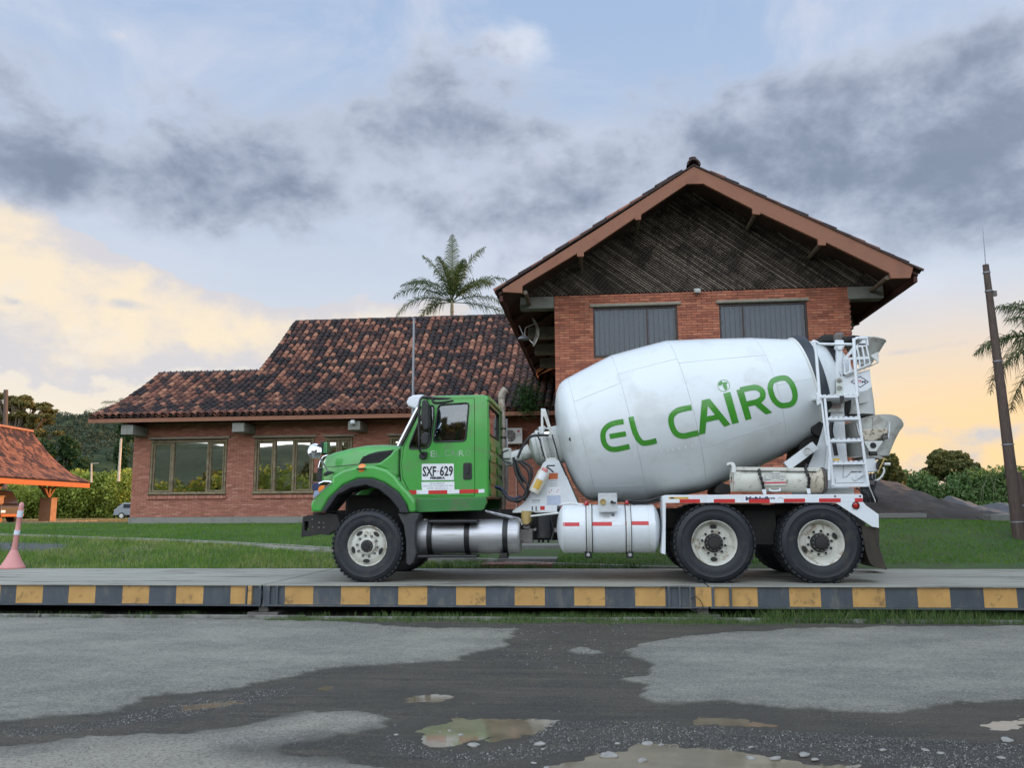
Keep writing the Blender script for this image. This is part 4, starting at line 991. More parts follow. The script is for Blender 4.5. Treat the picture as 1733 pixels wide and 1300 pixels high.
# ridge caps along both ridges and the tower
ridge_m = M('sooty_ridge_tile', (.045, .03, .028), .9, var=.5, scale=3, bump=.3)
def ridge_caps(p, q, par, n, r=.13):
    p, q = Vector(p), Vector(q); d_ = (q-p)/n
    for i in range(n):
        a = p+d_*i; mb = MB(); mb.revolve([(0, r), (d_.length*1.12, r*.88), (d_.length*1.12, r*.75), (0, r*.85), (0, r)], a+Vector((0, 0, random.uniform(-.008, .008))), d_, 8, -math.pi/2, math.pi/2, ref=(0, 0, 1)); mb.build('ridge_tile', ridge_m, par, smooth=50)
ridge_caps((XV, 33.55, low_p[-1][1]+.02), (XM, 33.55, low_p[-1][1]+.02), roof, 11)
ridge_caps((XM, 37.6, up_p[-1][1]+.02), (XL, 37.6, up_p[-1][1]+.02), roof, 30)
# verge tiles of the raised roof are the first column; a board closes its open side
mb = MB(); mb.prism3([(XM+.02, y, z-.03) for y, z in up_p]+[(XM+.02, 37.5, 7.0), (XM+.02, 33.5, 7.0)], (.1, 0, 0)); mb.build('gable_side', brick_side, bld)
mb = MB(); mb.prism3([(XV+1.13, y, z-.06) for y, z in low_p]+[(XV+1.13, 38, low_p[-1][1]-2.5), (XV+1.13, 38, 1.0), (XV+1.13, 30.2, 1.0), (XV+1.13, 30.2, 4.5)], (.12, 0, 0)); mb.build('end_wall', brick_side, bld)
# tower tiles
troof = MB()
tr_parts = []; tr_fr = []
for e, s_ in ((eL, 1), (eR, -1)):
    dv = (rdg-e); Ls = dv.length; dv.normalize()
    for c in range(int((YB-RK-.1)/PITCH_X)):
        Y = RK+.12+c*PITCH_X
        for k in range(int(Ls/.36)):
            p = e+dv*(k*.36-.10); al = (dv+Vector((0, 0, .04))).normalized(); ax = Vector((0, -1, 0)) if s_ > 0 else Vector((0, 1, 0)); nn = ax.cross(al).normalized()
            t_ = (Vector((p.x, Y+random.uniform(-.01, .01), p.z+.04+random.uniform(-.01, .015))), ax, al, nn, sooty(p.x, Y, .45)*(.8)+.1)
            (tr_parts if c < 2 else tr_fr).append(t_)
mb = MB()
for e, s_ in ((eL, 1), (eR, -1)):
    mb.prism3([(e.x-.05*s_, RK-.03, e.z-.005), (rdg.x, RK-.03, rdg.z+.01), (rdg.x, RK-.03, rdg.z+.05), (e.x-.05*s_, RK-.03, e.z+.03)], (0, YB-RK, 0))
tro = mb.build('roof', channel, bld)
for t_ in tr_parts: add_tile_part(t_, TILE, tro)
A = np.array([[tuple(t[0]), tuple(t[1]), tuple(t[2]), tuple(t[3])] for t in tr_fr]); q, v = tile_arrays(A, np.array([t[4] for t in tr_fr])); place(tri_mesh('roof_tiles', q, tile_s, 4, v), 'tile_field', tro, kind='stuff')
ridge_caps((rdg.x, RK+.35, rdg.z+.06), (rdg.x, YB, rdg.z+.06), tro, 34)
mb = MB(); c_ = Vector((rdg.x, RK-.02, rdg.z+.03)); mb.revolve([(0, .17), (.4, .15), (.4, .12), (0, .13), (0, .17)], c_, (0, 1, 0), 10, -math.pi/2, math.pi/2, ref=(0, 0, 1)); mb.cyl(c_+Vector((0, .15, .12)), c_+Vector((0, .15, .24)), .07, .10, n=8); mb.build('finial_tile', ridge_m, tro, smooth=40, bevel=.01)

# ---- wing front wall
ZW0 = .98
def wx(px, py=790): return at(px, py, WW)[0]
z_top, z_bot = at(320, 745, WW)[1], at(320, 836.5, WW)[1]
WIN = [(wx(254), wx(383.5), (wx(292), wx(351.5))), (wx(430), wx(531), (wx(464), wx(496.5))), (wx(549), wx(596), (wx(572.5),)), (wx(659), wx(704), (wx(682),))]
whole = [(a-.01, b_+.01, z_bot-.19, z_top+.02) for a, b_, m_ in WIN]
XW0 = wx(223.5, 810)
def cam_rank(x, z):
    d_ = np.array([x, WW, z-EYE]); zz = d_@_f; u = 866.5+FPX*(d_@_R)/zz; v_ = 650-FPX*(d_@_U)/zz
    return -u if (u < 545 and 740 < v_ < 878) else 1e4-x
brick_field(XW0, XL-.01, ZW0+.24, 4.75, WW, whole, (brickl_p, brickl_s), bld, 300, cam_rank, pz=.0665)
mb = MB(); mb.plate([(XW0+.01, ZW0), (XL-.01, ZW0), (XL-.01, 4.9), (XW0+.01, 4.9)], [[(a, c), (b_, c), (b_, d_), (a, d_)] for a, b_, c, d_ in whole], lambda u, v: (u, WW+.012, v), (0, .2, 0)); mb.build('wall', mortar_lt, bld)
boxpart('plinth', XW0-.03, XL-.02, WW-.05, WW+.01, .80, ZW0+.225, concrete)
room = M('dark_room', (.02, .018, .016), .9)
def bamboo_bar(mb, p, q, r=.05, nodes=None):
    p, q = Vector(p), Vector(q); L = (q-p).length; n = max(1, int(L/.38)); pr = []
    pr.append((0, 0)); pr.append((0, r))
    for i in range(1, n):
        t = L*i/n+random.uniform(-.05, .05); pr += [(t-.02, r*.97), (t-.006, r*1.08), (t, r*.93), (t+.006, r*1.08), (t+.02, r*.97)]
    pr += [(L, r), (L, 0)]; mb.revolve(pr, p, q-p, 9)
for wi, (a, b_, mul) in enumerate(WIN):
    mb = MB(); yb = WW+.02
    bamboo_bar(mb, (a+.05, yb, z_bot), (a+.05, yb, z_top)); bamboo_bar(mb, (b_-.05, yb, z_bot), (b_-.05, yb, z_top))
    bamboo_bar(mb, (a, yb-.01, z_top-.055), (b_, yb-.01, z_top-.055), .05); bamboo_bar(mb, (a-.02, yb-.02, z_bot+.02), (b_+.02, yb-.02, z_bot+.02), .06)
    w = mb.build('window', bamboo, bld, smooth=50)
    for x in mul:
        mb = MB(); bamboo_bar(mb, (x, yb, z_bot+.06), (x, yb, z_top-.1), .055); mb.build('mullion', bamboo, w, smooth=50)
    cells = [a+.1]+list(mul)+[b_-.1]
    for i in range(len(cells)-1):
        x0, x1 = cells[i]+.055, cells[i+1]-.055
        if i == 0: x0 = a+.11
        if i == len(cells)-2: x1 = b_-.11
        if len(mul) == 1 or i in (0, 2):
            mb = MB(); r = .032
            for p, q in (((x0+r, z_bot+.10), (x0+r, z_top-.13)), ((x1-r, z_bot+.10), (x1-r, z_top-.13)), ((x0, z_bot+.11), (x1, z_bot+.11)), ((x0, z_top-.14), (x1, z_top-.14))):
                bamboo_bar(mb, (p[0], yb+.01, p[1]), (q[0], yb+.01, q[1]), r)
            mb.build('casement_frame', bamboo, w, smooth=50)
        mb = MB(); mb.box(x0-.03, x1+.03, yb+.035, yb+.041, z_bot+.05, z_top-.08); mb.build('pane', win_lo, w)
    mb = MB(); mb.box(a-.10, b_+.10, WW-.06, WW+.09, z_top+.045, z_top+.115); mb.build('lintel', lintel_m, bld, bevel=.008)
    boxpart('lintel_gap', a-.01, b_+.01, WW+.02, WW+.1, z_top+.0205, z_top+.044, frame_dk)
    # brick on edge sill
    x = a-.03; smesh = None
    mbm = MB(); mbm.box(-.03, .03, -.07, .06, 0, .12); sm_ = mbm.mesh('sill_brick', brickl_p)
    while x < b_+.02:
        o = bpy.data.objects.new('sill_brick', sm_); put(o, 'sill_brick', bld); o.location = Vector((x+.03, WW-.0, z_bot-.18+random.uniform(0, .003)))-origin(bld); x += .066
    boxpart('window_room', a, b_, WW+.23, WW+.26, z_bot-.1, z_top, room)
# eave fascia, soffit and beam ends
fz0, fz1 = at(153, 716.5, 28.85)[1], at(153, 708.5, 28.85)[1]
boxpart('eave_fascia', XV-.02, XL-.01, 28.80, 28.86, fz0, fz1+.02, fascia_m)
mb = MB(); mb.add([(XV, 28.87, fz1-.08), (XL-.02, 28.87, fz1-.08), (XL-.02, 31, 5.60), (XV, 31, 5.60)], [(0, 1, 2, 3)]); mb.build('soffit', soffit_m, bld)
for x0, x1, y0_, y1_ in ((205, 224.5, 719.5, 735.5), (393, 412.5, 716, 731), (589, 609, 713, 727.5), (800, 820, 711, 726)):
    a = at(x0, y0_, 28.95); b_ = at(x1, y1_, 28.95); boxpart('beam_end', a[0], b_[0], 28.95, WW-.002, b_[1], a[1], concrete, bevel=.012)
boxpart('wall_head', XW0, XL-.02, WW-.02, WW+.2, 4.76, 5.2, soffit_m)
# ---- fittings on the building
def thing(name, loc, label, cat, group=None): return empty(name, loc, label, cat, group)
p = at3(1179, 497, WT)
t_ = thing('floodlight', (p[0], WT-.1, p[2]), 'small white security lamp above the brick wall between the upper windows', 'lamp')
mb = MB(); mb.obox((p[0], WT-.13, p[2]+.05), (1, 0, 0), (0, .9, .3), (0, -.3, .9), .075, .12, .05); mb.build('housing', ac_m, t_, bevel=.015)
mb = MB(); mb.cyl((p[0], WT-.22, p[2]-.02), (p[0], WT-.14, p[2]-.0), .05, n=12); mb.build('lens', frame_dk, t_, smooth=40)
mb = MB(); mb.box(p[0]-.02, p[0]+.02, WT-.05, WT-.001, p[2]-.03, p[2]+.03); mb.build('bracket', ac_m, t_)
# grid antenna under the left eave
p = Vector(at3(905, 562, 22.4)); t_ = thing('grid_antenna', p, 'small white grid dish antenna under the left eave', 'antenna')
white_wire = M('white_wire', (.72, .73, .74), .5, var=.05)
def dpt(u, v): return p+Vector((.10*(u*u+v*v)/(.3**2)*-.9+.12, u*.7, v))
mb = MB()
for u in np.linspace(-.24, .24, 7):
    mb.tube([dpt(u, v) for v in np.linspace(-.36, .36, 9)], .008, n=4)
for v in np.linspace(-.36, .36, 5): mb.tube([dpt(u, v) for u in np.linspace(-.24, .24, 5)], .007, n=4)
mb.build('reflector', white_wire, t_, kind='stuff')
mb = MB(); mb.tube([dpt(0, .26), p+Vector((-.26, 0, .13)), p+Vector((-.28, 0, -.08)), dpt(0, -.36)], .017, n=6); mb.build('feed_arm', white_wire, t_, smooth=50)
mb = MB(); mb.tube([p+Vector((.13, 0, 0)), p+Vector((.35, .1, 0))], .02); mb.build('mount', rust_steel, t_)
p = Vector(at3(886, 571, 21.5)); t_ = thing('eave_lamp', p, 'grey domed lamp on a short arm at the left eave', 'lamp')
mb = MB(); mb.revolve([(0, .16), (.05, .14), (.10, .06), (.11, 0)], p-Vector((0, 0, .06)), (0, 0, 1), 14); mb.build('shade', grey_pole, t_, smooth=60)
mb = MB(); mb.tube([p+Vector((0, 0, .04)), p+Vector((-.08, .05, .25)), p+Vector((-.12, .1, .34))], .015); mb.build('arm', grey_pole, t_)
p = Vector(at3(1443, 548, 24)); t_ = thing('eave_lamp', p, 'dark domed lamp under the right eave beside the brick wall', 'lamp')
mb = MB(); mb.revolve([(0, .19), (.05, .16), (.09, .06), (.10, 0)], p-Vector((0, 0, .03)), (0, 0, 1), 14); mb.build('shade', frame_dk, t_, smooth=60)
mb = MB(); mb.tube([p+Vector((0, 0, .05)), p+Vector((.02, 0, .5))], .015); mb.build('arm', grey_pole, t_)
p = Vector(at3(597, 716, 28.9)); t_ = thing('wall_lamp', p, 'small glass bulkhead lamp on a concrete beam end above the cab hood', 'lamp')
mb = MB(); mb.revolve([(0, .07), (.04, .10), (.12, .11), (.16, .08), (.18, 0)], p+Vector((0, -.0, .10)), (0, 0, -1), 12); mb.build('globe', M('lamp_glass', (.45, .47, .47), .15, coat=.5), t_, smooth=60)
mb = MB(); mb.cyl(p+Vector((0, .02, .10)), p+Vector((0, .02, .15)), .07, n=10); mb.build('cap', frame_dk, t_, smooth=40)
# outdoor air conditioner
AY = 29.55; a = at(857, 751.5, AY); b_ = at(884, 724, AY); t_ = thing('air_conditioner', ((a[0]+b_[0])/2, AY, a[1]), 'white outdoor air conditioning unit hung on the brick wall behind the cab', 'air conditioner')
mb = MB(); mb.box(a[0]-.16, b_[0], AY, AY+.30, a[1], b_[1]); mb.build('casing', ac_m, t_, bevel=.02)
cx_, cz_ = a[0]+.13, (a[1]+b_[1])/2
mb = MB(); mb.cyl((cx_, AY-.012, cz_), (cx_, AY-.001, cz_), .215, n=24); fan = mb.build('fan_recess', frame_dk, t_, smooth=40)
mb = MB()
for r in (.07, .11, .15, .19, .215): mb.tube([(cx_+r*math.cos(k/20*2*math.pi), AY-.02, cz_+r*math.sin(k/20*2*math.pi)) for k in range(21)], .004, n=4)
for k in range(8): mb.tube([(cx_, AY-.02, cz_), (cx_+.21*math.cos(k*math.pi/4), AY-.02, cz_+.21*math.sin(k*math.pi/4))], .004, n=4)
mb.build('fan_guard', ac_m, fan, kind='stuff')
mb = MB(); mb.cyl((b_[0]-.14, AY-.006, cz_+.16), (b_[0]-.14, AY-.001, cz_+.16), .045, n=16); mb.build('round_emblem', M('crimson_emblem', (.35, .02, .06), .5), t_)
def text_obj(s, parent, p, size, mat, depth=.001, xs=1.0, align='CENTER', shear=0, name='lettering', rotz=0, roty=0, bold=0.0, spacing=1.0, depthdir=1):
    cu = bpy.data.curves.new(name, 'FONT'); cu.body = s; cu.size = size; cu.align_x = align; cu.align_y = 'CENTER'; cu.extrude = depth; cu.offset = bold; cu.shear = shear; cu.space_character = spacing; cu.resolution_u = 2
    tmp = bpy.data.objects.new('tmp', cu); COL.objects.link(tmp); dg = bpy.context.evaluated_depsgraph_get(); me = bpy.data.meshes.new_from_object(tmp.evaluated_get(dg)); bpy.data.objects.remove(tmp); bpy.data.curves.remove(cu)
    me.materials.clear(); me.materials.append(mat); me.name = name
    o = bpy.data.objects.new(name, me); put(o, name, parent)
    o.location = Vector(p)-origin(parent); o.rotation_euler = (R(90), roty, rotz); o.scale = (xs, 1, 1)
    return o
text_obj('LG', t_, (b_[0]-.12, AY-.006, cz_+.03), .14, ink_grey)
mb = MB(); mb.box(a[0]-.12, a[0]-.08, AY-.02, AY+.45, a[1]-.05, a[1]-.001); mb.box(b_[0]-.12, b_[0]-.08, AY-.02, AY+.45, a[1]-.05, a[1]-.001); mb.each('wall_bracket', rust_steel, t_)
mb = MB(); x = at(874, 800, WW)[0]; mb.tube([(x, WW-.03, a[1]-.05), (x, WW-.03, 1.25)], .02); mb.build('drain_pipe', M('pvc_pipe', (.35, .28, .24), .6), t_, smooth=60)
# grey mast in front of the low roof
x, z1_ = at(700.5, 541, 27.5); t_ = thing('mast', (x, 27.5, float(zt(x, 27.5))), 'thin grey steel mast standing in front of the tiled wing roof', 'mast')
mb = MB(); mb.cyl((x, 27.5, float(zt(x, 27.5))-.05), (x, 27.5, z1_), .055, .04, n=10); mb.build('shaft', grey_pole, t_, smooth=60)
mb = MB(); mb.cyl((x, 27.5, z1_), (x, 27.5, z1_+.05), .06, n=10); mb.build('cap', grey_pole, t_, smooth=40)
# low wall with stone slab right of the truck
a = at(1476, 869, 20.6); b_ = at(1569, 877, 20.6); zb_ = at(1500, 892, 20.6)[1]
t_ = thing('stone_bench', ((a[0]+b_[0])/2, 20.8, zb_-.2), 'low masonry bench wall topped with a speckled stone slab behind the truck', 'bench')
mb = MB(); mb.box(6.6, b_[0], 20.6, 21.1, b_[1]+.0, a[1]-.005); mb.build('slab', step_m, t_, bevel=.008)
x = 6.65
while x < b_[0]-.05: mb = MB(); w_ = random.uniform(.25, .42); mb.box(x, min(x+w_, b_[0]-.04), 20.64+random.uniform(0, .01), 21.02, zb_-.3, b_[1]-.002); mb.build('block', conc_lt, t_, bevel=.01); x += w_+.012
# fern growing from the gutter
fern_m = leafmat('fern_leaves', [(.015, .045, .01), (.03, .085, .018), (.06, .12, .03)])
ct = np.array(at3(893, 676, 28.75)); n = 1500; q = RNG.normal(0, 1, (n, 3))*np.array([.24, .12, .28])+ct+np.array([0, 0, -.02]); dd = RNG.normal(0, 1, (n, 3)); dd /= np.linalg.norm(dd, axis=1)[:, None]; e2 = np.cross(dd, RNG.normal(0, 1, (n, 3))); e2 /= np.linalg.norm(e2, axis=1)[:, None]
q3 = np.stack([q, q+dd*.10+e2*.02, q+dd*.05+e2*.05], 1); fo = empty('fern', tuple(ct-np.array([0, 0, .3])), 'leafy green fern growing out of the eave beside the exhaust stack', 'plant')
place(tri_mesh('foliage', q3, fern_m, 3, RNG.random(n)), 'foliage', fo)
mb = MB()
for k in range(7): a_ = RNG.uniform(0, 6.28); mb.tube([ct+np.array([0, .1, -.2]), ct+np.array([math.cos(a_)*.12, .05, .05]), ct+np.array([math.cos(a_)*.28, 0, .12*math.sin(a_)])], .008, n=4)
mb.build('stems', frame_dk, fo, kind='stuff')
# ------------------------------------------------------------------ concrete mixer truck
NEAR, MID, FAR = 11.78, 12.98, 14.18
trk = empty('mixer_truck', (0.0, MID, DECK), 'green cab concrete mixer truck with green lettered white drum parked on the weighbridge', 'truck')
z1 = lambda x, y, Y: at(x/3.61+500, y/3.61+640, Y)
z2 = lambda x, y, Y: at(x/3.6125+840, y/3.611+640, Y)
z3 = lambda x, y, Y: at(x/3.9386+1100, y/3.94+760, Y)
z4 = lambda x, y, Y: at(x/4.332+1330, y/4.333+550, Y)
z5 = lambda x, y, Y: at(x/3.687+930, y/3.687+560, Y)
z6 = lambda x, y, Y: at(x/8.129+1400, y/8.125+690, Y)     # lower rear
z7 = lambda x, y, Y: at(x/8.129+1400, y/8.125+540, Y)     # upper rear
z8 = lambda x, y, Y: at(x/14.44+1430, y/14.44+570, Y)
z9 = lambda x, y, Y: at(x/9.121+1210, y/9.122+770, Y)     # chute
z10 = lambda x, y, Y: at(x/7.222+900, y/7.222+700, Y)     # pedestal
z11 = lambda x, y, Y: at(x/9.628+680, y/9.625+740, Y)     # door
z12 = lambda x, y, Y: at(x/7.225+500, y/7.222+740, Y)     # nose
def P3(z, x, y, Y): a = z(x, y, Y); return Vector((a[0], Y, a[1]))
def poly(z, pts, Y): return [z(x, y, Y) for x, y in pts]
def tape(parent, z, Y, xs, y0f, y1f, first, name='reflective_tape'):
    for i in range(len(xs)-1):
        a, b_ = z(xs[i], y0f(xs[i]), Y), z(xs[i+1], y1f(xs[i+1]), Y); c = z(xs[i], y1f(xs[i]), Y); d_ = z(xs[i+1], y0f(xs[i+1]), Y)
        mb = MB(); mb.prism([a, d_, b_, c], Y, Y+.003); mb.build(name, red_t if (i+first) % 2 == 0 else white_t, parent)

# ---- wheels
def wheel(cx, cy, cz, r, w, rr, front, name='wheel', s=-1, detail=True, spin=0.0):
    "s=-1: outer face looks to -Y; cy is the outer face"
    root_name = name; ax = Vector((0, -s, 0)); o = Vector((cx, cy, cz))       # profile runs inwards
    mb = MB(); rs = r*.985
    pr = [(.055, rr*.99), (.02, rr*1.04), (.004, rr*1.14), (0, (rr+r)/2-.02), (.004, (rr+r)/2+.02), (-.003, (rr+r)/2+.035), (.006, (rr+r)/2+.06), (.018, r*.945), (.035, r*.975), (.05, rs), (w*.3, r*.995), (w*.33, r*.97), (w*.36, r*.995), (w*.62, r*.995), (w*.65, r*.97), (w*.68, r*.995), (w-.05, rs), (w-.02, r*.95), (w, (rr+r)/2), (w-.03, rr)]
    mb.revolve(pr, o, ax, 56)
    # tread lugs
    nl = 46 if front else 40
    for k in range(nl):
        a = 2*math.pi*k/nl+spin; rad = Vector((math.cos(a), 0, math.sin(a))); tan = Vector((-math.sin(a), 0, math.cos(a)))
        for t, hw, off in ((.045, .035, 0), (w-.045, .035, .5), (w*.5, w*.12, .25)):
            a2 = a+off*2*math.pi/nl; rad = Vector((math.cos(a2), 0, math.sin(a2))); tan = Vector((-math.sin(a2), 0, math.cos(a2)))
            mb.obox(o+ax*t+rad*(r*.992), rad, tan, ax, r*.014+(0 if t > .1 else .003), math.pi*r/nl*.62, hw)
    root = mb.build(name, rubber, trk, smooth=35)
    # flatten the contact patch slightly
    for v in root.data.vertices:
        z = v.co.z+ORG[root.name].z
        if z < DECK+.002: v.co.z = DECK+.002-ORG[root.name].z
    mb = MB()
    if front:
        pr = [(.02, rr*1.02), (.012, rr*1.0), (.03, rr*.955), (.065, rr*.92), (.055, rr*.86), (.03, rr*.76), (.02, rr*.62), (.03, rr*.50), (.028, rr*.44), (.0, rr*.40), (-.005, rr*.30)]
    else:
        pr = [(.02, rr*1.02), (.012, rr*1.0), (.03, rr*.95), (.06, rr*.90), (.11, rr*.86), (.125, rr*.80), (.12, rr*.64), (.10, rr*.60), (.10, rr*.40), (.07, rr*.36)]
    mb.revolve(pr, o, ax, 48); rim = mb.build('rim', rim_w, root, smooth=40)
    dface = .028 if front else .11
    mb = MB(); fc = o+ax*(dface-.004)
    for k in range(10):
        a = 2*math.pi*(k+.5)/10+spin; rad = Vector((math.cos(a), 0, math.sin(a))); c = o+rad*rr*.52
        mb.cyl(c+ax*(dface-.03), c+ax*(dface+.01), .018, n=6)
    mb.build('lug_nuts', rust_steel if front else black, root, kind='stuff')
    mb = MB()
    nh = 5 if front else 2
    for k in range(nh):
        a = 2*math.pi*k/nh+spin*2+(.5 if front else 1.35); rad = Vector((math.cos(a), 0, math.sin(a))); tan = Vector((-math.sin(a), 0, math.cos(a)))
        hr = rr*(.74 if front else .73); c = o+rad*hr+ax*((.022 if front else .104))
        pts = [c+rad*(.028*math.cos(q*math.pi/7))+tan*(.05*math.sin(q*math.pi/7)) for q in range(14)]; mb.prism3(pts, ax*-.006)
    mb.each('hand_hole', under, root)
    mb = MB()
    if front: mb.revolve([(-.045, 0), (-.045, .045), (-.03, .06), (-.025, .085), (.0, .09), (.03, .10)], o, ax, 20)
    else: mb.revolve([(-.0, 0), (-.0, .06), (.005, .075), (.03, .08), (.035, .11), (.06, .125), (.10, .13)], o, ax, 20)
    hub = mb.build('hub', under, root, smooth=35)
    mb = MB()
    for k in range(12):
        a = 2*math.pi*k/12; c = o+Vector((math.cos(a), 0, math.sin(a)))*(.07 if front else .105); mb.cyl(c+ax*(-.035 if front else .02), c+ax*.05, .009, n=6)
    mb.build('hub_bolts', rust_steel, hub, kind='stuff')
    return root
def wc(px, py, Y): return at(px, py, Y)
fx, fz = at(621, 925, NEAR); rx1, rz1 = at(1209.6, 922, NEAR); rx2, rz2 = at(1390.6, 921.5, NEAR)
RF, RR = .520, .548; WF = .30; WRr = .27
wheel(fx, NEAR, DECK+RF-.008, RF, WF, .285, True, spin=.2)
wheel(fx, FAR, DECK+RF-.008, RF, WF, .285, True, s=1, spin=.5)
for k, x in enumerate((rx1, rx2)):
    wheel(x, NEAR, DECK+RR-.008, RR, WRr, .305, False, spin=.1+k)
    wheel(x, FAR, DECK+RR-.008, RR, WRr, .305, False, s=1, spin=.3)
    for yy, s in ((NEAR+.30, -1), (FAR-.30, 1)):
        mb = MB(); o = Vector((x, yy, DECK+RR-.008)); ax = Vector((0, -s, 0)); r = RR
        mb.revolve([(.03, .30), (0, .40), (.03, r*.96), (.05, r*.985), (WRr-.05, r*.985), (WRr, .42), (WRr, .3)], o, ax, 48)
        for q in range(40):
            a = 2*math.pi*(q+.3)/40; rad = Vector((math.cos(a), 0, math.sin(a))); tan = Vector((-math.sin(a), 0, math.cos(a)))
            for t in (.045, WRr-.045): mb.obox(o+ax*t+rad*(r*.992), rad, tan, ax, r*.014, math.pi*r/40*.62, .035)
        t_ = mb.build('inner_tyre', rubber, trk, smooth=35)
        for v in t_.data.vertices:
            if v.co.z+ORG[t_.name].z < DECK+.002: v.co.z = DECK+.002-ORG[t_.name].z
mb = MB()
for x in (rx1, rx2): mb.cyl((x, NEAR+.3, DECK+RR), (x, FAR-.3, DECK+RR), .09); mb.revolve([(-.2, .05), (-.12, .2), (0, .24), (.12, .2), (.2, .05)], (x, MID, DECK+RR), (0, 1, 0), 16)
mb.cyl((fx, NEAR+.2, DECK+RF-.1), (fx, FAR-.2, DECK+RF-.1), .07); mb.each('axle', under, trk, smooth=40)
# ---- chassis
xf, xr = z1(170, 900, 12.4)[0], z3(1430, 430, 12.5)[0]
mb = MB(); zc = z2(300, 850, 12.5)[1]
for y in (12.50, 13.38): mb.box(xf, xr, y, y+.08, zc-.16, zc+.12)
for x in np.linspace(xf+.2, xr-.1, 9): mb.box(x, x+.12, 12.58, 13.38, zc-.10, zc+.06)
mb.each('frame_rail', under, trk)
mb = MB()
mb.box(fx-.55, fx+.9, 12.45, 13.55, DECK+.62, DECK+1.25)   # engine block
mb.box(fx+.9, fx+2.2, 12.6, 13.4, DECK+.55, DECK+.95); mb.build('engine', under, trk, bevel=.05)
mb = MB(); mb.cyl((fx+.6, MID, DECK+.62), (rx1, MID, DECK+.58), .06)
for y in (12.35, 13.6): mb.box(rx1-.25, rx2+.25, y, y+.1, DECK+.56, DECK+.70)
for x in (rx1-.1, rx2+.1): mb.box(x-.08, x+.08, 12.2, 13.76, DECK+.45, DECK+.66)
mb.box((rx1+rx2)/2-.22, (rx1+rx2)/2+.22, 12.25, 12.45, DECK+.5, DECK+.98); mb.build('suspension', under, trk, smooth=40)

# ---- cab
CY, CF = 11.96, 14.0
door_o = poly(z1, [(662, 430), (745, 240), (800, 138), (830, 130), (1092, 125), (1094, 720), (724, 722), (690, 678), (656, 610), (650, 520)], CY)
def off(p, d_):
    cx_ = sum(q[0] for q in p)/len(p); cz_ = sum(q[1] for q in p)/len(p)
    return [(x+d_*(1 if x > cx_ else -1), z+d_*(1 if z > cz_ else -1)) for x, z in p]
def cround(pts, r, n=4):
    out = []; k = len(pts)
    for i in range(k):
        a, b_, c = Vector(pts[i-1]), Vector(pts[i]), Vector(pts[(i+1) % k]); u, v = (a-b_), (c-b_); rr = min(r, u.length*.45, v.length*.45); u.normalize(); v.normalize()
        p, q = b_+u*rr, b_+v*rr
        for j in range(n+1): t = j/n; out.append(tuple(p.lerp(b_, t).lerp(b_.lerp(q, t), t)))
    return out
side_o = poly(z1, [(640, 428), (768, 128), (800, 113), (1140, 108), (1166, 128), (1168, 728), (733, 735), (690, 692), (648, 640), (636, 520)], CY)
win_o = cround(poly(z1, [(874, 165), (1060, 152), (1040, 384), (842, 392)], CY), .05)
qw_o = cround(poly(z1, [(845, 168), (846, 250), (826, 400), (800, 432), (696, 432), (700, 405), (748, 285), (800, 172)], CY), .04)
for y, sg, nm in ((CY, 1, 'near'), (CF, -1, 'far')):
    vec = (0, .035*sg, 0)
    mb = MB(); mb.plate(side_o, [off(door_o, .007)], lambda u, v: (u, y, v), vec); mb.build('cab_side', green, trk)
    mb = MB(); mb.plate(door_o, [win_o, qw_o], lambda u, v: (u, y-.004*sg, v), vec); dr = mb.build('door', green, trk)
    mb = MB(); mb.prism(win_o, y+.012*sg, y+.016*sg); mb.build('door_window', glass_dk, dr)
    mb = MB(); mb.prism(qw_o, y+.012*sg, y+.016*sg); mb.build('quarter_window', glass_dk, dr)
    for o_ in (win_o, qw_o):
        mb = MB(); pts = [(x, y-.006*sg, z) for x, z in o_]; mb.tube(pts+[pts[0]], .013, n=6, caps=False); mb.build('window_gasket', black, dr, smooth=60)
    if sg == 1: near_door = dr
# roof, floor, front posts, rear wall
rf = poly(z1, [(768, 128), (800, 113), (1140, 108), (1166, 128)], CY)
mb = MB(); zr_ = rf[1][1]
st = [(CY, -.03), (CY+.03, .0), (CY+.10, .035), (CY+.3, .06), ((CY+CF)/2, .075), (CF-.3, .06), (CF-.10, .035), (CF-.03, 0), (CF, -.03)]
vs = []; xa_, xb_ = rf[0][0]-.02, rf[3][0]+.045
for x, dz_ in ((xa_, -.07), (xa_+.06, -.02), (xa_+.2, 0), (xb_-.12, 0), (xb_-.04, -.015), (xb_, -.06)):
    for y, h in st: vs.append((x, y, zr_-.005+h*(.2 if dz_ < -.05 else .8)+dz_))
k = len(st); mb.add(vs, [(i*k+j, i*k+j+1, (i+1)*k+j+1, (i+1)*k+j) for i in range(5) for j in range(k-1)]); o = mb.build('cab_roof', green, trk, smooth=60)
so = o.modifiers.new('t', 'SOLIDIFY'); so.thickness = .03
XB = z1(1172, 400, CY)[0]
zb0 = z1(1168, 728, CY)[1]; zt0 = z1(1168, 135, CY)[1]
def atx(x, y): q = atX(x/3.61+500, y/3.61+640, XB); return (q[0], q[1])
rw = [atx(1178, 165), atx(1240, 228), atx(1247, 385), atx(1178, 340)]
rw = [(max(min(a, CF-.12), CY+.06), b_) for a, b_ in rw]; yw0, yw1 = rw[0][0], rw[1][0]; zw0, zw1 = rw[3][1], rw[0][1]
winr = cround([(yw0, zw0), (yw1, zw0), (yw1, zw1), (yw0, zw1)], .06)
mb = MB(); mb.plate([(CY+.02, zb0), (CF-.02, zb0), (CF-.02, zt0), (CY+.02, zt0)], [winr], lambda u, v: (XB, u, v), (-.03, 0, 0)); rwall = mb.build('rear_wall', green, trk)
mb = MB(); mb.prism3([(XB-.015, u, v) for u, v in winr], (.004, 0, 0)); mb.build('rear_window', glass_dk, rwall)
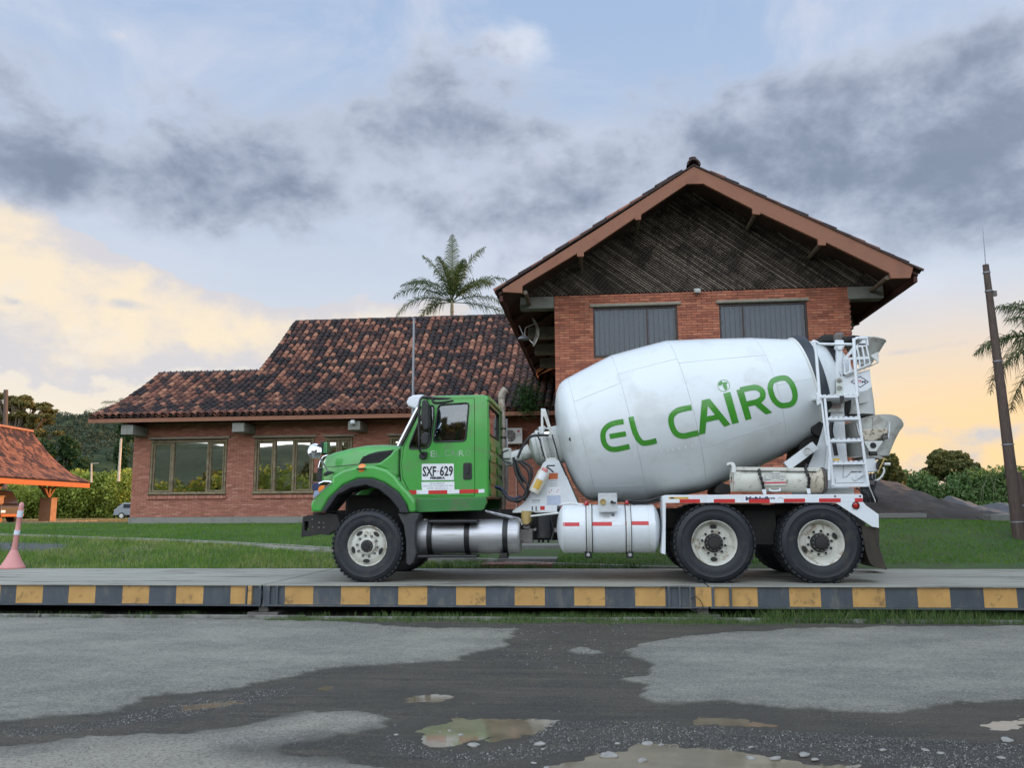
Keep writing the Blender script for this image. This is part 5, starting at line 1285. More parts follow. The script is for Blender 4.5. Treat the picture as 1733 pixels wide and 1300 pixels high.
mb = MB(); pts = [(XB+.004, u, v) for u, v in winr]; mb.tube(pts+[pts[0]], .014, n=6, caps=False); mb.build('window_gasket', black, rwall, smooth=60)
mb = MB()
for i in range(5):
    zc_ = zw0-.12-i*.17
    for ya, yb_ in ((CY+.22, MID-.08), (MID+.08, CF-.22)): mb.prism3([(XB-.001, ya, zc_), (XB-.001, yb_, zc_), (XB-.001, yb_-.06, zc_-.11), (XB-.001, ya+.06, zc_-.11)], (.022, 0, 0))
for y in (CY+.10, CF-.14): mb.box(XB-.001, XB+.02, y, y+.045, zb0+.05, zt0-.25)
mb.each('pressed_rib', green, rwall, bevel=.008)
mb = MB()
for y in (CY+.035, CF-.035): mb.cyl((XB-.018, y, zb0), (XB-.018, y, zt0+.02), .036, n=14)
mb.each('corner_post', green, trk, smooth=60)
mb = MB(); ya_, yb_ = CY+.55, CY+.62
z_ = atx(1175, 560)[1]; mb.box(XB+.0205, XB+.03, CY+.05, CY+.085, z_-.15, z_+.15); mb.build('rear_vent', black, trk, bevel=.005)
mb = MB(); mb.tube([(XB+.05, CF-.12, zb0+.1), (XB+.09, CF-.12, zb0+.15), (XB+.09, CF-.12, zb0+1.0), (XB+.05, CF-.12, zb0+1.05)], .014); mb.build('grab_rail', chrome, trk, smooth=60)
# windshield and its pillars
ws = poly(z1, [(634, 412), (752, 190)], CY); wb_, wt_ = ws
mb = MB(); mb.prism3([(wb_[0]-.01, CY+.05, wb_[1]), (wt_[0]-.01, CY+.10, wt_[1]+.05), (wt_[0]-.01, CF-.10, wt_[1]+.05), (wb_[0]-.01, CF-.05, wb_[1])], (.008, 0, 0)); mb.build('windshield', glass_dk, trk)
mb = MB()
for y0_, y1_ in ((CY+.005, CY+.02), (CF-.005, CF-.02)):
    mb.tube([(wb_[0]-.012, y0_, wb_[1]-.01), (wt_[0]-.012, y1_, wt_[1]+.02)], .034, n=8)
mb.each('windshield_pillar', chrome, trk, smooth=60)
mb = MB()
for y0_ in (CY-.002, CF+.002): mb.tube([(wb_[0]+.035, y0_, wb_[1]-.0), (wt_[0]+.03, y0_, wt_[1]+.04)], .022, n=8)
mb.each('pillar_seal', black, trk, smooth=60)
# visor
vz = poly(z1, [(675, 150), (692, 118), (722, 103), (787, 100), (770, 118), (765, 140), (742, 190), (715, 182), (690, 172)], CY)
mb = MB(); mb.prism(vz, CY-.01, CF+.01); mb.build('sun_visor', M('visor_white', (.62, .66, .70), .25, coat=.5), trk, bevel=.03, seg=3)
mb = MB(); mb.tube(spline([P3(z1, 760, 125, CY+.02), P3(z1, 800, 118, CY), P3(z1, 860, 125, CY), P3(z1, 960, 128, CY+.02), P3(z1, 978, 132, CY+.05)]), .022, n=8)
mb.tube(spline([P3(z1, 835, 122, CY-.03), P3(z1, 845, 148, CY-.03), P3(z1, 900, 148, CY-.02), P3(z1, 965, 138, CY)]), .016, n=8); mb.build('roof_grab_handle', black, trk, smooth=60)
# interior
mb = MB(); x0_, z0_ = z1(720, 715, CY); x1_, _ = z1(1150, 715, CY)
mb.box(x0_, x1_, CY+.05, CF-.05, z0_-.02, z0_+.02); mb.box(x0_-.15, x0_+.30, CY+.06, CF-.06, z0_+.35, z1(700, 440, CY)[1]-.02); mb.build('cabin_floor_and_dash', interior, trk, bevel=.02)
for y in (CY+.25, CF-.80):
    mb = MB(); sx, sz = z1(1030, 400, CY)[0], z0_
    mb.box(sx-.45, sx+.05, y, y+.55, sz+.35, sz+.5); mb.obox((sx+.08, y+.27, sz+.80), (1, 0, -.15), (0, 1, 0), (.15, 0, 1), .07, .25, .38); mb.obox((sx+.03, y+.27, z1(1015, 320, CY)[1]), (1, 0, -.1), (0, 1, 0), (.1, 0, 1), .05, .13, .14); mb.build('seat', seat_m, trk, bevel=.04, seg=3)
mb = MB(); c = P3(z1, 880, 330, CY+.45); n_ = Vector((-.5, 0, .85)).normalized(); e1, e2 = n_.orthogonal().normalized(), None; e2 = n_.cross(e1)
mb.tube([c+e1*.22*math.cos(k/20*2*math.pi)+e2*.22*math.sin(k/20*2*math.pi) for k in range(21)], .017, n=6, caps=False); mb.tube([c+e1*.22, c-e1*.22], .015); mb.tube([c, c-n_*.4], .02); mb.build('steering_wheel', black, trk, smooth=60)
# skirt, tape, signs and handle on the near side
mb = MB(); sk = cround(poly(z1, [(735, 737), (1166, 730), (1168, 765), (1150, 806), (1130, 810), (737, 822)], CY), .02); mb.prism(sk, CY-.012, CY+.10); mb.prism(sk, CF-.10, CF+.012); mb.each('cab_skirt', green_dk, trk, bevel=.01)
tape(near_door, z1, CY-.0085, [692, 740, 812, 928, 1001], lambda x: 686-(x-692)*.014, lambda x: 711-(x-692)*.014, 0)
mb = MB(); mb.prism(poly(z1, [(1002, 682), (1094, 680), (1094, 703), (1002, 706)], CY-.0085), CY-.0085, CY-.005); mb.build('reflective_tape', red_t, near_door)
mb = MB(); mb.prism(poly(z1, [(1098, 680), (1118, 680), (1118, 702), (1098, 703)], CY-.004), CY-.004, CY-.0005); mb.build('reflective_tape', red_t, trk)
mb = MB(); mb.prism(poly(z1, [(1118, 680), (1155, 679), (1155, 701), (1118, 702)], CY-.004), CY-.004, CY-.0005); mb.build('reflective_tape', white_t, trk)
yS = CY-.010
mb = MB(); mb.prism(cround(poly(z11, [(325, 436), (845, 432), (848, 700), (326, 706)], yS), .01), yS, CY-.0042); pl = mb.build('plate_sign', sign_w, near_door)
tilt = -math.atan2(z11(845, 432, yS)[1]-z11(325, 436, yS)[1], z11(845, 432, yS)[0]-z11(325, 436, yS)[0])
pp = lambda x, y: P3(z11, x, y, yS-.001)
def fit_text(s, par, xa, xb, yc, hh, mat, z, Y, bold=0.0, rot=0.0):
    "letters stretched to fill the width seen in the photograph"
    a, b_ = P3(z, xa, yc, Y), P3(z, xb, yc, Y); h = abs(P3(z, xa, yc-hh/2, Y).z-P3(z, xa, yc+hh/2, Y).z)
    o = text_obj(s, par, (a+b_)/2, h/.70, mat, bold=bold, depth=.0004); co = [v.co.x for v in o.data.vertices]; wdt = max(co)-min(co); o.scale = ((b_.x-a.x)/wdt, 1, 1)
    cxm = (max(co)+min(co))/2*o.scale[0]; cy = [v.co.y for v in o.data.vertices]; cym = (max(cy)+min(cy))/2
    o.location = Vector(o.location)-Vector((cxm, 0, cym)); o.rotation_euler = (R(90), rot, 0); return o
fit_text('SXF', pl, 338, 560, 560, 152, ink, z11, yS-.001, bold=.006, rot=-.006); fit_text('629', pl, 618, 836, 553, 152, ink, z11, yS-.001, bold=.006, rot=-.006)
mb = MB(); mb.prism(poly(z11, [(573, 550), (602, 548), (602, 562), (573, 564)], yS-.001), yS-.0025, yS-.0004); mb.build('dash', ink_red, pl)
fit_text('PEREIRA', pl, 462, 706, 666, 34, ink, z11, yS-.001, bold=.003, rot=-.006)
mb = MB(); mb.prism(poly(z11, [(318, 735), (855, 726), (856, 860), (330, 872)], yS), yS, CY-.0042); nt = mb.build('notice_sign', sign_w, near_door)
fit_text('PROHIBIDO', nt, 455, 695, 757, 24, ink_grey, z11, yS-.001, rot=-.006); fit_text('LLEVAR PASAJEROS EN', nt, 342, 828, 798, 24, ink_grey, z11, yS-.001, rot=-.006); fit_text('ESTE VEHICULO', nt, 420, 752, 836, 24, ink_grey, z11, yS-.001, rot=-.006)
for s, a, b_, mt in (('E', 470, 545, M('ghost_pale', (.38, .48, .38), .5)), ('L', 555, 625, ghost), ('C', 695, 775, ghost), ('A', 785, 870, ghost), ('I', 893, 905, ghost), ('R', 930, 1015, M('ghost_pale_letter', (.33, .45, .33), .5)), ('O', 1030, 1118, ghost)):
    fit_text(s, near_door, a, b_, 262 if a > 560 else 272, 100, mt, z11, CY-.0048, rot=-.012)
mb = MB(); mb.prism(cround(poly(z11, [(998, 420), (1140, 416), (1142, 690), (998, 696)], CY-.02), .03), CY-.016, CY-.003); hd = mb.build('door_handle', black, near_door, bevel=.006)
mb = MB(); mb.prism(cround(poly(z11, [(1045, 450), (1095, 450), (1090, 600), (1050, 600)], CY-.03), .015), CY-.034, CY-.016); mb.build('grip', black, hd, bevel=.004)
mb = MB(); c = P3(z11, 1066, 642, CY-.02); mb.cyl(c, c+Vector((0, .006, 0)), .013, n=14); mb.build('lock', chrome, hd)
# ---- hood
def loft(stations, name, mat, par=trk, smooth=45, **k):
    mb = MB(); n = len(stations[0]); vs = [p for s in stations for p in s]
    fs = [(i*n+j, i*n+j+1, (i+1)*n+j+1, (i+1)*n+j) for i in range(len(stations)-1) for j in range(n-1)]
    mb.add(vs, fs); return mb.build(name, mat, par, smooth=smooth, **k)
hood_top = [(150, 520), (160, 492), (190, 469), (225, 458), (260, 450), (340, 430), (430, 414), (530, 411), (600, 416), (649, 421)]
HS = 12.14
st_ = []
for i, (x, y) in enumerate(hood_top):
    X, Z = z1(x, y, HS+.15); zl = z1(x, 640, HS)[1]; ins = (.30, .20, .10, .05, .02, 0, 0, 0, 0, 0)[i]
    ya_, yb_ = HS+ins, 2*MID-HS-ins
    half = [(ya_, zl), (ya_-.0, Z-.30), (ya_+.01, Z-.12), (ya_+.05, Z-.04), (ya_+.13, Z-.005), (ya_+.28, Z+.015), (MID-.3, Z+.02+.02*(i > 4))]
    sec = [(X, a, b_) for a, b_ in half]+[(X, 2*MID-a, b_) for a, b_ in half[::-1]]; st_.append(sec)
hood = loft(st_, 'hood', green, smooth=50)
# nose: chrome grille surround with dark grille
gx0 = z12(262, 480, 12.5)[0]; ztop_, zbot_ = z12(330, 235, 12.4)[1], z12(260, 540, 12.4)[1]
mb = MB(); prof = poly(z12, [(395, 208), (330, 232), (292, 290), (268, 380), (300, 385), (340, 380), (372, 290)], 12.38); mb.prism(prof, 12.38, 2*MID-12.38); mb.build('grille_surround', chrome, trk, bevel=.015)
mb = MB(); mb.prism(poly(z12, [(268, 384), (258, 470), (262, 545), (330, 560), (345, 384)], 12.42), 12.42, 2*MID-12.42); mb.build('grille', black, trk, bevel=.01)
mb = MB()
for k in range(9): y = 12.5+k*.12; mb.box(gx0-.06, gx0+.02, y, y+.02, zbot_, ztop_-.25)
mb.each('grille_bar', chrome, trk)
# fenders
for (ys, ye, nm) in ((NEAR+.02, 12.30, 0), (2*MID-NEAR-.02, 2*MID-12.30, 1)):
    fo_ = poly(z1, [(95, 820), (92, 765), (112, 730), (150, 692), (220, 632), (222, 600), (290, 562), (380, 537), (480, 535), (560, 560), (610, 600), (640, 645), (692, 700), (728, 745), (735, 822), (690, 826), (672, 770), (625, 700), (540, 641), (470, 616), (380, 616), (290, 655), (205, 735), (158, 820)], NEAR+.02)
    mb = MB(); mb.prism(fo_, ys, ye); fe = mb.build('fender', green, trk, bevel=.045, seg=4); fe.data.shade_smooth(); fe.data.set_sharp_from_angle(angle=R(30))
    fl = poly(z1, [(155, 820), (203, 735), (290, 654), (380, 615), (470, 615), (540, 640), (626, 699), (673, 769), (690, 826), (634, 825), (628, 800), (580, 740), (510, 682), (430, 655), (340, 672), (255, 717), (205, 790), (185, 818)], NEAR-.03)
    s_ = -1 if nm == 0 else 1; y0_ = NEAR-.03 if nm == 0 else 2*MID-NEAR+.03
    mb = MB(); mb.prism(fl, y0_, y0_-s_*.28); o = mb.build('fender_flare', flare_m, trk, bevel=.018, seg=3)
    mb = MB(); mb.plate(poly(z1, [(110, 815), (120, 700), (300, 600), (600, 620), (700, 720), (730, 820), (640, 820), (560, 720), (430, 665), (300, 700), (200, 815)], NEAR+.1), [], lambda u, v: (u, NEAR+.5 if nm == 0 else FAR-.5, v), (0, .02, 0)); mb.build('wheel_well', black, trk)
# headlight cluster
hl = poly(z12, [(345, 527), (420, 530), (450, 545), (440, 570), (400, 600), (330, 660), (250, 735), (208, 775), (222, 690), (235, 600), (275, 555)], NEAR)
for y0_, y1_ in ((NEAR+.002, NEAR+.35), (FAR-.35, FAR-.002)):
    mb = MB(); mb.prism(hl, y0_, y1_); h = mb.build('headlight', chrome, trk, bevel=.02, seg=3)
    mb = MB(); mb.prism(cround(poly(z12, [(290, 600), (360, 590), (350, 625), (285, 678), (275, 640)], NEAR-.008), .02), y0_-.008, y0_+.01 if y0_ < MID else y1_+.01); mb.build('turn_signal', amber, h, bevel=.004)
    mb = MB(); c = P3(z12, 252, 610, y0_-.006); mb.cyl(c, c+Vector((0, .03, 0)), .065, n=20); mb.build('lamp_bowl', ink_navy, h, smooth=40, bevel=.01)
    mb = MB(); mb.prism(poly(z12, [(235, 650), (275, 650), (285, 695), (225, 735), (215, 720)], NEAR-.006), y0_-.006, y0_+.01); mb.build('lower_lamp', M('lamp_clear', (.25, .32, .42), .08, coat=1), h, bevel=.004)
c = P3(z1, 403, 548, NEAR+.02); mb = MB(); mb.revolve([(0, .0), (.0, .072), (.02, .06), (.035, .03), (.04, 0)], c+Vector((0, .03, -.01)), (0, -1, .25), 20); o = mb.build('side_marker', amber, trk, smooth=60)
mb = MB(); mb.prism(cround(poly(z1, [(372, 550), (432, 548), (428, 557), (376, 559)], NEAR-.01), .01), NEAR-.015, NEAR+.05); mb.build('marker_bezel', chrome, trk)
# hood side vent with louvres
vt = poly(z1, [(388, 526), (404, 492), (445, 466), (500, 450), (607, 437), (585, 470), (555, 500), (525, 515)], HS-.004)
mb = MB(); mb.prism(vt, HS-.008, HS+.03); v_o = mb.build('hood_vent', black, trk)
mb = MB()
for k in range(6):
    t = k/5; a = P3(z1, 402+8*t, 520-24*t*1.6, HS-.012); b_ = P3(z1, 535+55*t, 510-62*t, HS-.012); mb.bar(a, b_, .02, .006)
mb.each('louvre', flare_m, v_o)
mb = MB(); mb.tube([P3(z1, 185, 545, HS-.001), P3(z1, 390, 527, HS-.003)], .004, n=5); mb.tube([P3(z1, 645, 425, CY-.002), P3(z1, 637, 520, CY-.002), P3(z1, 640, 610, CY-.002)], .006, n=5); mb.build('panel_seam', under, trk)
mb = MB(); mb.prism(poly(z1, [(608, 437), (640, 428), (640, 640), (612, 602), (560, 560), (480, 533), (525, 515), (585, 470)], HS), HS-.06, HS+.25); mb.build('cowl_side', green, trk, bevel=.03, seg=3)
# mirrors
def disc(c, nrm_, r, mat, name, par, depth=.03):
    mb = MB(); mb.revolve([(0, 0), (0, r*.9), (.006, r), (depth*.5, r), (depth, r*.6), (depth*1.2, 0)], c, nrm_, 24); return mb.build(name, mat, par, smooth=50)
c = P3(z12, 240, 173, NEAR+.12); arm0 = P3(z12, 395, 415, NEAR+.22)
hm = disc(c+Vector((0, -.0, 0)), (.35, -.1, 0), .105, chrome, 'hood_mirror', trk, .07)
hm2 = disc(c+Vector((.012, -.035, .0)), (-.12, -1, .1), .110, M('mirror_back', (.55, .58, .62), .10, metal=.9, rvar=0), 'mirror_face', hm, .03)
mb = MB(); mb.cyl(c+Vector((.07, -.06, .06)), c+Vector((.07, -.03, .06)), .035, n=14); mb.build('knob', black, hm)
mb = MB(); mb.tube([c+Vector((.03, -.05, 0)), arm0], .014); mb.build('mirror_arm', chrome, hm, smooth=60)
mb = MB(); mb.prism(poly(z12, [(350, 478), (365, 435), (420, 412), (462, 438), (400, 455)], NEAR+.2), NEAR+.14, NEAR+.30); mb.build('mirror_foot', black, trk, bevel=.01)
a = P3(z12, 300, 50, FAR-.3); b_ = P3(z12, 368, 210, FAR-.3)
mb = MB(); mb.box(a.x, a.x+.05, a.y, a.y+.2, b_.z, a.z); o = mb.build('far_hood_mirror', black, trk, bevel=.015); mb = MB(); mb.box(a.x+.0505, a.x+.12, a.y+.02, a.y+.18, b_.z+.02, a.z-.02); mb.build('mirror_glass', M('far_mirror_glass', (.10, .30, .14), .1, metal=.5), o, bevel=.01)
mb = MB(); mb.tube([(a.x+.05, a.y+.1, b_.z+.1), (a.x+.3, a.y, b_.z-.5)], .014); mb.build('mirror_arm', chrome, o)
MY = 11.55
mm = MB(); mm.prism(cround(poly(z1, [(777, 140), (800, 132), (818, 160), (822, 300), (812, 322), (788, 322), (768, 250)], MY), .03), MY-.06, MY+.07); dm_ = mm.build('door_mirror', black, trk, bevel=.025, seg=3)
mm = MB(); mm.prism(cround(poly(z1, [(772, 350), (795, 328), (818, 336), (816, 400), (796, 414), (772, 405)], MY), .03), MY-.06, MY+.06); mm.build('convex_mirror', black, dm_, bevel=.02, seg=3)
mb = MB(); mb.tube(spline([P3(z1, 800, 122, CY-.02), P3(z1, 768, 125, MY+.1), P3(z1, 757, 170, MY), P3(z1, 755, 300, MY), P3(z1, 757, 415, MY), P3(z1, 762, 445, MY+.15), P3(z1, 782, 466, CY-.03)], 5), .017, n=8)
for y in (232, 372): mb.tube([P3(z1, 757, y, MY), P3(z1, 785, y-6, MY)], .02, n=8)
mb.build('mirror_frame', black, dm_, smooth=60)
mb = MB(); mb.prism(cround(poly(z1, [(756, 462), (780, 448), (806, 450), (800, 488), (778, 497), (756, 492)], CY-.05), .02), CY-.06, CY-.005); mb.build('mirror_foot', black, dm_, bevel=.01)
# bumper
bp_ = poly(z12, [(92, 975), (150, 955), (345, 950), (380, 930), (500, 950), (560, 1100), (470, 1150), (390, 1200), (300, 1190), (150, 1215), (68, 1225), (75, 1130), (86, 1020)], NEAR+.12)
hole = poly(z12, [(108, 1030), (158, 1030), (160, 1140), (108, 1145)], NEAR+.12)
mb = MB(); mb.plate(bp_, [hole], lambda u, v: (u, NEAR+.12, v), (0, .14, 0)); mb.plate(bp_, [hole], lambda u, v: (u, FAR-.24, v), (0, .14, 0)); 
x0_ = bp_[0][0]; mb.box(x0_, x0_+.10, NEAR+.262, FAR-.242, bp_[-2][1]+.02, bp_[0][1]); mb.build('bumper', under, trk, bevel=.012)
mb = MB()
for (x, y) in ((205, 1005), (290, 1045), (345, 1050), (345, 1105), (285, 1105), (210, 1100)): c = P3(z12, x, y, NEAR+.11); mb.cyl(c, c+Vector((0, .02, 0)), .014, n=6)
mb.build('bumper_bolts', rust_steel, trk, kind='stuff')
mb = MB(); mb.prism(poly(z12, [(250, 925), (400, 920), (395, 945), (250, 955)], 12.1), NEAR+.2, FAR-.2); mb.build('nose_valance', black, trk)
# mudguard behind the front wheel
mg = poly(z1, [(632, 828), (762, 826), (758, 860), (744, 880), (738, 1000), (746, 1075), (728, 1125), (705, 1146), (684, 1135), (682, 1000), (668, 900)], NEAR+.1)
for y in (NEAR+.02, FAR-.36):
    mb = MB(); mb.prism(mg, y, y+.34); mb.build('mudguard', mudgrey, trk, bevel=.02, seg=3)
# exhaust stack
mb = MB(); ey = 13.72; mb.tube(spline([P3(z1, 1268, 800, ey), P3(z1, 1268, 500, ey), P3(z1, 1268, 300, ey), P3(z1, 1262, 180, ey), P3(z1, 1258, 120, ey), P3(z1, 1266, 90, ey), P3(z1, 1286, 66, ey)], 6), [.048]*18+[.056]*6+[.064]*6+[.064]*6+[.058], n=16); st2 = mb.build('exhaust_stack', stack_m, trk, smooth=60)
mb = MB(); 
for y in (310, 365): c = P3(z1, 1268, y, ey); mb.cyl(c-Vector((0, 0, .015)), c+Vector((0, 0, .015)), .054, n=16)
mb.tube([P3(z1, 1268, 315, ey), P3(z1, 1290, 315, ey+.1)], .02); mb.build('clamp', black, st2, smooth=40)
mb = MB(); mb.box(z1(1284, 250, ey)[0], z1(1293, 250, ey)[0], ey+.02, ey+.06, z1(1288, 760, ey)[1], z1(1288, 248, ey)[1]); mb.build('air_pipe_bracket', grey_pole, trk)
# ---- fuel tank and steps
def tank(x0, x1, zc_, r, Y, mat, name, prof_end=.05, n=40):
    mb = MB(); L = x1-x0; mb.revolve([(0, 0), (0, r*.90), (.015, r*.97), (prof_end*.6, r), (L-prof_end*.6, r), (L-.015, r*.97), (L, r*.90), (L, 0)], (x0, Y, zc_), (1, 0, 0), n); return mb.build(name, mat, trk, smooth=30)
FT = NEAR+.36; a = z1(735, 970, NEAR+.3); b_ = z1(1374, 970, NEAR+.3); zt_ = z1(1000, 862, FT)[1]; zb_ = z1(1000, 1076, FT)[1]; rt = (zt_-zb_)/2*.985
ft = tank(a[0], b_[0], (zt_+zb_)/2, rt, FT, alu, 'fuel_tank', .06)
zc_ = (zt_+zb_)/2
def ring(par, x, w_, r, Y, zc_, mat, name='strap', a0=0, a1=2*math.pi):
    mb = MB(); mb.revolve([(0, r+.001), (0, r+.010), (w_, r+.010), (w_, r+.001), (0, r+.001)], (x, Y, zc_), (1, 0, 0), 40); return mb.build(name, mat, par, smooth=30)
for x in (815, 1044, 1279): ring(ft, z1(x, 970, NEAR+.1)[0]-.04, .075, rt, FT, zc_, black)
ring(ft, z1(1310, 970, NEAR+.1)[0], .012, rt-.004, FT, zc_, alu, 'seam'); ring(ft, z1(1350, 970, NEAR+.1)[0], .008, rt-.004, FT, zc_, alu, 'seam')
mb = MB(); c = P3(z1, 790, 872, FT); mb.cyl(c-Vector((0, 0, .03)), c+Vector((0, 0, .025)), .05, n=16); mb.build('filler_cap', alu, ft, smooth=40)
mb = MB(); p = z1(812, 868, NEAR+.05); q = z1(1112, 866, NEAR+.05); zs = z1(960, 888, NEAR+.05)[1]
mb.box(p[0], q[0], NEAR+.03, NEAR+.30, zs, p[1]); mb.build('upper_step', black, trk, bevel=.02)
p = z1(748, 1078, NEAR+.05); q = z1(1112, 1072, NEAR+.05); zs = z1(960, 1100, NEAR+.05)[1]; mb = MB(); mb.box(p[0], q[0], NEAR+.01, NEAR+.28, zs, p[1]-.01); mb.build('lower_step', black, trk, bevel=.015)
mb = MB(); c = P3(z1, 1280, 1075, FT); mb.box(c.x-.05, c.x+.05, c.y-.25, c.y+.1, c.z-.05, c.z+.02); mb.cyl(c+Vector((-.07, -.2, -.04)), c+Vector((.07, -.2, -.04)), .015); mb.each('tank_bracket', under, trk, bevel=.005)
for k, pts in enumerate([[(1160, 812), (1240, 830), (1330, 850), (1370, 862), (1385, 900)], [(1170, 818), (1260, 842), (1330, 858)], [(1240, 815), (1262, 835), (1268, 862)]]):
    mb = MB(); mb.tube(spline([P3(z1, x, y, 12.0+.05*k) for x, y in pts]), .012, n=6); mb.build('cable', alu if k < 2 else hose, trk, smooth=60)
# ---- battery/air gear between the tanks
Yg = 12.15
mb = MB(); c = P3(z2, 184, 855, Yg); mb.cyl(c-Vector((0, 0, .09)), c+Vector((0, 0, .10)), .075, n=18); g_ = mb.build('filter_bowl', brass, trk, smooth=40)
mb = MB(); mb.cyl(c-Vector((0, 0, .16)), c-Vector((0, 0, .092)), .06, n=16); mb.box(c.x-.09, c.x+.09, Yg-.07, Yg+.1, c.z-.36, c.z-.17); mb.build('filter_base', rust_steel, g_, bevel=.01)
mb = MB(); c = P3(z2, 292, 910, Yg); mb.cyl(c-Vector((0, 0, .16)), c+Vector((0, 0, .16)), .115, n=22); mb.cyl(c+Vector((0, 0, .161)), c+Vector((0, 0, .20)), .10, n=22); mb.build('air_dryer', black, trk, smooth=40, bevel=.008)
mb = MB()
for x, y, w_, h_ in ((240, 960, .10, .12), (160, 930, .08, .2), (340, 900, .06, .3), (220, 870, .05, .25)): c = P3(z2, x, y, Yg+.12); mb.box(c.x-w_/2, c.x+w_/2, c.y, c.y+.12, c.z-h_/2, c.z+h_/2)
for x in (168, 260, 285, 318): c = P3(z2, x, 985, Yg+.05); mb.cyl(c+Vector((0, 0, .06)), c-Vector((0, 0, .05)), .018, n=8)
mb.build('valve_block', under, trk, bevel=.006, kind='stuff')
mb = MB(); mb.tube([P3(z2, 210, 845, Yg-.1), P3(z2, 385, 825, Yg-.1)], .014); mb.build('rod', dirty_white, trk, smooth=60)
for k, pts in enumerate([[(180, 905), (215, 880), (225, 860)], [(150, 930), (140, 990), (170, 1000)], [(330, 860), (350, 930), (335, 990)]]):
    mb = MB(); mb.tube(spline([P3(z2, x, y, Yg-.06) for x, y in pts]), .012, n=6); mb.build('cable', hose, trk, smooth=60)
# ---- white water tank
WTk = NEAR+.40; zt_ = z2(700, 772, WTk)[1]; zb_ = z2(700, 1071, WTk)[1]; rt = (zt_-zb_)/2*.985; zc_ = (zt_+zb_)/2; a = z2(368, 925, WTk-.05)[0]; b_ = z2(1007, 925, WTk-.05)[0]; L = b_-a
mb = MB(); mb.revolve([(0, 0), (.005, rt*.25), (.02, rt*.5), (.045, rt*.75), (.075, rt*.91), (.10, rt), (L-.10, rt), (L-.075, rt*.91), (L-.045, rt*.75), (L-.02, rt*.5), (L-.005, rt*.25), (L, 0)], (a, WTk, zc_), (1, 0, 0), 44); wt = mb.build('water_tank', white, trk, smooth=25)
for x in (552, 570, 798, 818): ring(wt, z2(x, 925, NEAR)[0], .026, rt, WTk, zc_, white if x in (570, 818) and 0 else dirty_white)
for x in (549, 586, 793, 827): ring(wt, z2(x, 925, NEAR)[0]-.004, .009, rt+.003, WTk, zc_, black, 'strap_edge')
for x in (412, 934): ring(wt, z2(x, 925, NEAR)[0], .007, rt-.006, WTk, zc_, dirty_white, 'weld_seam')
def on_tank(x, y, r): # point on the near face of the tank
    Y = WTk-r
    for _ in range(6):
        X, Z = z2(x, y, Y); Y = WTk-math.sqrt(max(r*r-(Z-zc_)**2, 0))
    return Vector((X, Y, Z))
def tank_patch(quads, mat, name, r=rt+.003, z=None):
    mb = MB()
    for x0, y0_, x1, y1_ in quads:
        n = 4; vs = [on_tank(x0 if k else x1, y0_+(y1_-y0_)*j/n, r) for j in range(n+1) for k in (0, 1)]; mb.add(vs, [(2*j, 2*j+1, 2*j+3, 2*j+2) for j in range(n)])
    return mb.build(name, mat, wt)
tank_patch([(408, 883, 508, 906)], red_t, 'reflective_tape'); tank_patch([(586, 880, 707, 904)], red_t, 'reflective_tape'); tank_patch([(827, 876, 933, 899)], red_t, 'reflective_tape'); tank_patch([(788, 878, 796, 900)], red_t, 'reflective_tape')
tank_patch([(508, 882, 549, 905)], white_t, 'reflective_tape'); tank_patch([(707, 880, 788, 903)], white_t, 'reflective_tape'); tank_patch([(933, 876, 975, 899)], white_t, 'reflective_tape')
tank_patch([(642, 822, 732, 874)], sign_w, 'instruction_label'); tank_patch([(650, 840, 690, 842), (650, 848, 695, 850), (650, 856, 690, 858), (705, 830, 722, 846)], ink_grey, 'label_print', rt+.005)
mb = MB()
for x in (562, 816):
    c = on_tank(x, 1075, rt+.02); mb.box(c.x-.05, c.x+.05, c.y-.04, c.y+.12, c.z-.06, c.z+.04)
mb.each('tank_bracket', black, wt, bevel=.006)
mb = MB()
for x in (562, 816): c = on_tank(x, 1075, rt+.02); mb.cyl((c.x, c.y-.055, c.z-.01), (c.x, c.y-.041, c.z-.01), .025, n=12)
mb.each('bracket_bolt', alu, wt)
CBY = NEAR+.02
mb = MB(); mb.prism(poly(z2, [(621, 704), (738, 703), (740, 820), (624, 822)], CBY), CBY, CBY+.10); cb = mb.build('control_box', M('control_box_paint', (.50, .52, .52), .5, var=.08, dirt=(.25, .23, .2), damt=.4, dscale=12), trk, bevel=.008)
mb = MB(); c = P3(z2, 652, 757, CBY); mb.revolve([(0, .042), (-.02, .042), (-.02, .032), (-.008, .03), (-.008, 0)], c, (0, 1, 0), 20); mb.build('gauge', brass, cb, smooth=30)
mb = MB(); c = P3(z2, 706, 758, CBY); mb.cyl(c, c-Vector((0, .04, 0)), .02, n=12); mb.bar(c-Vector((0, .035, 0)), c+Vector((.06, -.04, -.015)), .02, .02); mb.build('lever', black, cb, smooth=40)
mb = MB(); c = P3(z2, 550, 765, WTk-.1); mb.revolve([(0, 0), (0, .03), (.03, .035), (.06, .02), (.06, 0)], c-Vector((0, 0, .03)), (0, 0, 1), 12); c = P3(z2, 797, 765, WTk-.1); mb.revolve([(0, 0), (0, .03), (.03, .035), (.06, .02), (.06, 0)], c-Vector((0, 0, .02)), (0, 0, 1), 12); mb.each('tank_cap', red_l, wt, smooth=50)
for k, pts in enumerate([[(770, 745), (850, 752), (930, 750), (1020, 722)], [(790, 760), (870, 765), (960, 760), (1030, 740)], [(830, 775), (880, 758), (930, 772)], [(400, 772), (460, 766), (530, 775)]]):
    mb = MB(); mb.tube(spline([P3(z2, x, y, NEAR+.30+.03*k) for x, y in pts]), .016, n=8); mb.build('pipe', hose if k != 3 else dirty_white, trk, smooth=60)
